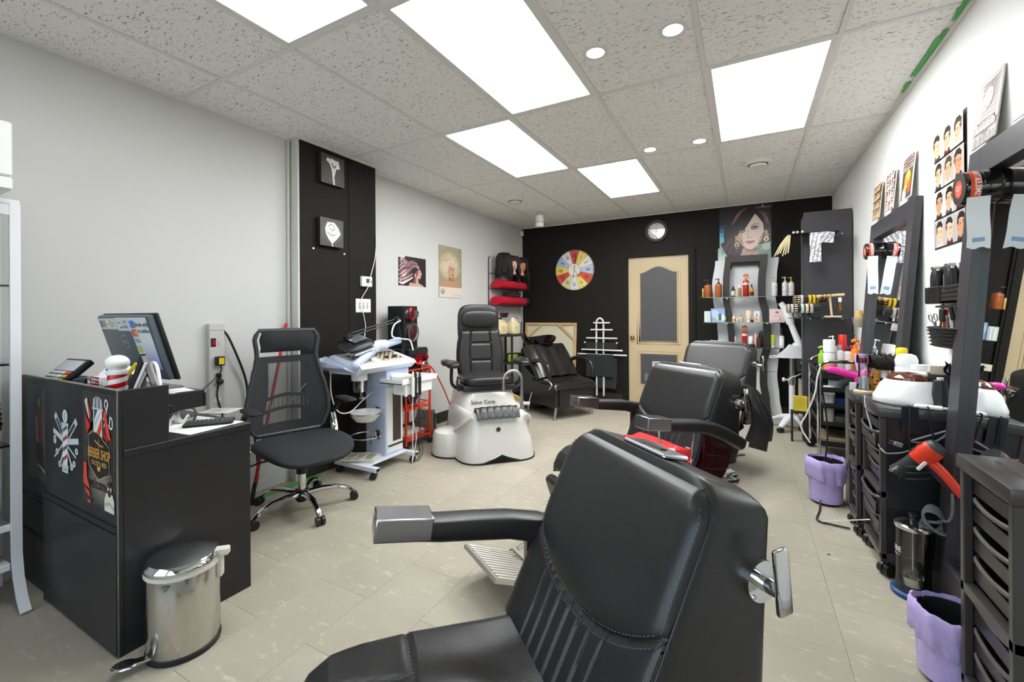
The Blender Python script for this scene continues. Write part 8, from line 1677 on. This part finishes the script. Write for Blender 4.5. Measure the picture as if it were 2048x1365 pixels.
cable('thin_flex', [(.40, 3.13, .012), (.55, 3.00, .18), (.60, 2.618, .225)], .003, mat('cream_flex', '#d9d2c2', .5), 'thin cream flex stretched from the floor to the cart side') if False else None
# ---- red hair dryer in a wire holder on the near cart
t = thing('dryer_holder', 'black wire spiral holder hooked on the near cart', 'holder', (.685, 2.60, .56))
b = B(); b.tube([(-.03, .012, .26), (-.03, -.004, .24), (-.03, -.006, .06), (.01, -.006, .02), (.05, -.006, .06), (.035, -.006, .24), (.035, .012, .26)], .004, 8, smooth=3); b.obj('hook', WIRE, t)
b = B(); P = [Vector((-.025+.062*math.cos(2*PI*i/24)-.0*i, -.075+.058*math.sin(2*PI*i/24), .045-.0011*i+.02*math.cos(2*PI*i/24))) for i in range(84)]; b.tube([(.01, -.006, .02), (.02, -.02, .035)]+P, .0035, 6); b.obj('spiral', WIRE, t)
t = thing('red_hair_dryer', 'orange red hair dryer with black nozzle in the wire holder', 'hair dryer', (.655, 2.50, .605), (0, 0, -.42)); HD = mat('orange_red_plastic', '#d93a20', .3)
ax = Vector((.66, .0, .75)).normalized()
b = B(); b.tube([ax*-.0, ax*.05, ax*.085], [.036, .044, .040], 22); b.obj('barrel', HD, t); b = B(); b.cyl(ax*.085, ax*.10, .040, .034, 22); b.cyl(ax*.095, ax*.103, .034, .03, 22); b.obj('rear_grille', mat('grille_grey', '#3a3b3e', .4), t)
b = B(); b.tube([ax*.002, ax*-.05, ax*-.10], [.036, .032, .037], 20); b.obj('nozzle', BLKM, t)
for k in range(4): a = -1.2+.5*k; u_ = Vector((-.6, 0, .8)); w_ = Vector((0, -1, 0)); b = B(); d = u_*math.cos(a)+w_*math.sin(a); b.tube([ax*.01+d*.040, ax*.06+d*.0445], .003, 6); b.obj('barrel_rib', BLKM, t)
b = B(); b.tube([ax*.045+Vector((.0, 0, -.02)), ax*.05+Vector((.05, -.005, -.075)), ax*.05+Vector((.105, -.01, -.15))], [.022, .020, .018], 14, smooth=4); b.obj('handle', HD, t); b = B(); b.tube([ax*.045+Vector((-.012, -.0, -.03)), ax*.05+Vector((.032, -.005, -.09)), ax*.05+Vector((.09, -.01, -.155))], [.014, .014, .012], 10, smooth=4); b.obj('handle_back', BLKM, t)
b = B(); b.box((.02, -.042, -.012), (.014, .01, .05), .004, rot=(0, .6, 0)); b.obj('hang_tag', mat('pale_tag', '#d5d8d6', .5), t)
p = Print(.06, .02); p.text('Onyx', .5, .2, .018, '#d9dadb'); o = p.obj('lettering', PRINT, t); o.location = (-.085, -.0385, -.078); o.rotation_euler = (0, -.85, 0)
GC = mat('grey_cord', '#6d6f74', .4)
cable('grey_lead', [(.745, 2.43, .50), (.748, 2.44, .42), (.745, 2.47, .37), (.735, 2.50, .36)], .005, GC, 'grey cord dropping from the red hair dryer handle')
t = thing('coiled_cord', 'bundled grey cord of the red hair dryer hanging by the near mirror', 'cord bundle', (.715, 2.545, .345))
for k in range(5): b = B(); b.tube([Vector((.042*math.sin(a)*(.8+.05*k), -.012*k+.006*math.cos(2*a+k), .055*math.cos(a+.15*k)*(1-.04*k))) for a in [2*PI*i/22 for i in range(22)]], .005, 6, closed=True); b.obj('coil', GC, t)
b = B(); b.tube([(-.045, -.02, -.01), (0, -.045, .0), (.045, -.02, .012)], .006, 6, smooth=4); b.obj('wrap', GC, t)
LF = mat('light_flex', '#8f9196', .4)
cable('warmer_cord', [(.835, 2.72, .81), (.80, 2.64, .80), (.785, 2.60, .72), (.73, 2.60, .665), (.66, 2.60, .66), (.69, 2.595, .68), (.80, 2.60, .735), (.83, 2.61, .77)], .0045, LF, 'grey cord twisted over the near cart side above the red dryer')
cable('warmer_cord', [(.553, 2.90, .81), (.545, 2.86, .77), (.55, 2.74, .66), (.562, 2.612, .60), (.60, 2.606, .595), (.65, 2.60, .615), (.70, 2.60, .66)], .0035, LF, 'thin grey cord running round the corner of the near cart')
t = thing('loose_plug', 'clear two pin plug hanging on the near cart side', 'plug', (.615, 2.603, .64), (0, .3, 0)); b = B(); b.box((0, 0, 0), (.035, .018, .022), .005); b.obj('body', mat('clear_grey_plug', '#7d8084', .25), t)
for z in (-.006, .006): b = B(); b.box((-.026, 0, z), (.018, .002, .005)); b.obj('pin', STEEL, t)
b = B(); b.bx(-.03, .03, -.003, .0, -.07, .05, .001); tag(b.obj('tape_patch', mat('dark_tape', '#23272d', .2)), 'dark shiny tape patch folded over the near cart top edge', 'tape', loc=(.66, 2.6165, .765))
# ---- disinfectant jar and bins
t = thing('disinfectant_jar', 'tall glass disinfectant jar with chrome lid and blue base on the floor', 'jar', (.645, 2.525, 0))
b = B(); b.lathe([(.075, 0), (.078, .006), (.078, .018), (.07, .024), (.001, .024)], n=40); b.obj('blue_base', mat('blue_rubber', '#1f4a86', .4), t)
b = B(); b.lathe([(.066, .024), (.06, .05), (.059, .09), (.059, .30)], n=40, cap=False); b.lathe([(.056, .30), (.056, .09), (.056, .04)], n=40, cap=False); b.obj('glass_body', glass('jar_thick_glass', '#eff1ee', tint=.03), t)
b = B(); b.lathe([(.063, .296), (.065, .302), (.065, .312), (.05, .322), (.046, .322), (.03, .332), (.001, .334)], n=40); b.obj('lid', CHR, t); b = B(); b.lathe([(.012, .33), (.010, .345), (.016, .352), (.016, .36), (.001, .362)], n=18); b.obj('lid_knob', BLK, t)
b = B(); b.cyl((0, 0, .05), (0, 0, .33), .0035, n=8); b.lathe([(.045, .05), (.048, .052), (.048, .085), (.045, .087)], n=24, cap=False); b.lathe([(.001, .05), (.046, .05), (.046, .053), (.001, .053)], n=24); b.obj('lift_basket', CHR, t)
b = B(); vs, fs = text_mesh('MARIBE', 'RIGHT'); sz = .032; rr_ = .0598; b.add([(rr_*math.sin(x*sz/rr_-.95), -rr_*math.cos(x*sz/rr_-.95), .19+y*sz) for x, y in vs], fs); vs, fs = text_mesh('CLEAN +', 'RIGHT'); sz = .013; b.add([(rr_*math.sin(x*sz/rr_-1.05), -rr_*math.cos(x*sz/rr_-1.05), .172+y*sz) for x, y in vs], fs); b.obj('white_lettering', mat('ink_white', '#e6e8ea', .5), t)
LIL = mat('lilac_bag', '#bba9de', .38, bump=.6, scale=22, var=.08)
def bin_(loc, label, r0, r1, h, seed, s_=1.):
    t = thing('waste_bin', label, 'bin', loc, 0, 'black bins with lilac liners')
    b = B(); b.lathe([(r0, 0), (r0+.003, .004), (r1, h), (r1-.004, h), (r0-.002, .008), (.001, .008)], n=32); b.obj('bucket', BLK, t)
    rn = random.Random(seed); ph = [rn.uniform(0, 6) for _ in range(5)]; n = 64; rings = []
    prof = [(r1*.90, .06*h, 0), (r1*.93, .4*h, .3), (r1*.98, h*.9, .5), (r1*1.02, h+.02, .8), (r1*1.10, h+.012, .7), (r1*1.12, h*.88, 1.0), (r1*1.08, h*.74, 1.2), (r1*1.09, h*.62, 1.5), (r1*1.03, h*.57, 1.6)]
    for rr_, z, k in prof: rings.append([Vector(((rr_+k*.0042*(math.sin(5*a+ph[0])+.7*math.sin(13*a+ph[1]+z*9)+.6*math.sin(23*a+ph[2]+z*30)))*math.cos(a), (rr_+k*.0042*(math.sin(5*a+ph[0])+.7*math.sin(13*a+ph[1]+z*9)+.6*math.sin(23*a+ph[2]+z*30)))*math.sin(a), z+k*.008*math.sin(2*a+ph[3])+k*.003*math.sin(9*a+ph[4]))) for a in [2*PI*j/n for j in range(n)]])
    b = B(); b.loft(rings, cap=False); b.obj('lilac_liner', LIL, t, angle=75); return t
bin_((.608, 2.0, 0), 'near bin with lilac liner at the bottom right of the photo', .075, .096, .225, 1)
bin_((.46, 3.50, 0), 'far bin with lilac liner between the trolley and the carts', .075, .10, .27, 2)
b = B(); b.box((0, 0, .003), (.012, .005, .004), .001); tag(b.obj('hair_clip', BLK), 'tiny black clip lying on the floor by the near cart', 'clip', loc=(.37, 2.74, 0), rot=.3)
carton((.555, 3.10, .117), 'white and blue box standing in the lower part of the farther cart', .04, .10, .09, '#cfd6e2') if False else None

b = B(); b.cyl((.385, 3.14, .006), (.55, 2.80, .196), .003, n=8); tag(b.obj('thin_rod', mat('cream_flex', '#d9d2c2', .5)), 'thin cream rod leaning from the floor into the near cart', 'rod')
t = thing('small_basket', 'small grey wire basket hooked on the far side of the far mirror', 'basket', (.79, 4.33, 1.13)); b = B()
for k in range(7): b.lathe([(.034+.002*k, .012*k), (.037+.002*k, .012*k+.003), (.034+.002*k, .012*k+.006)], n=20, cap=False)
o = b.obj('wire_rings', mat('silver_paint', '#b7babd', .3, .7), t); o['kind'] = 'stuff'; b = B(); b.lathe([(.001, 0), (.036, 0), (.036, .004), (.001, .004)], n=20); b.obj('base', mat('silver_paint', '#b7babd', .3, .7), t)
b = B(); b.lathe([(.028, 0), (.03, .02), (.027, .09), (.02, .13), (.001, .135)], n=18); tag(b.obj('gold_sponge', mat('gold_sponge', '#c9a95f', .7, bump=.5, scale=120)), 'gold coloured sponge standing in the small grey basket', 'sponge', loc=(.79, 4.33, 1.1345))
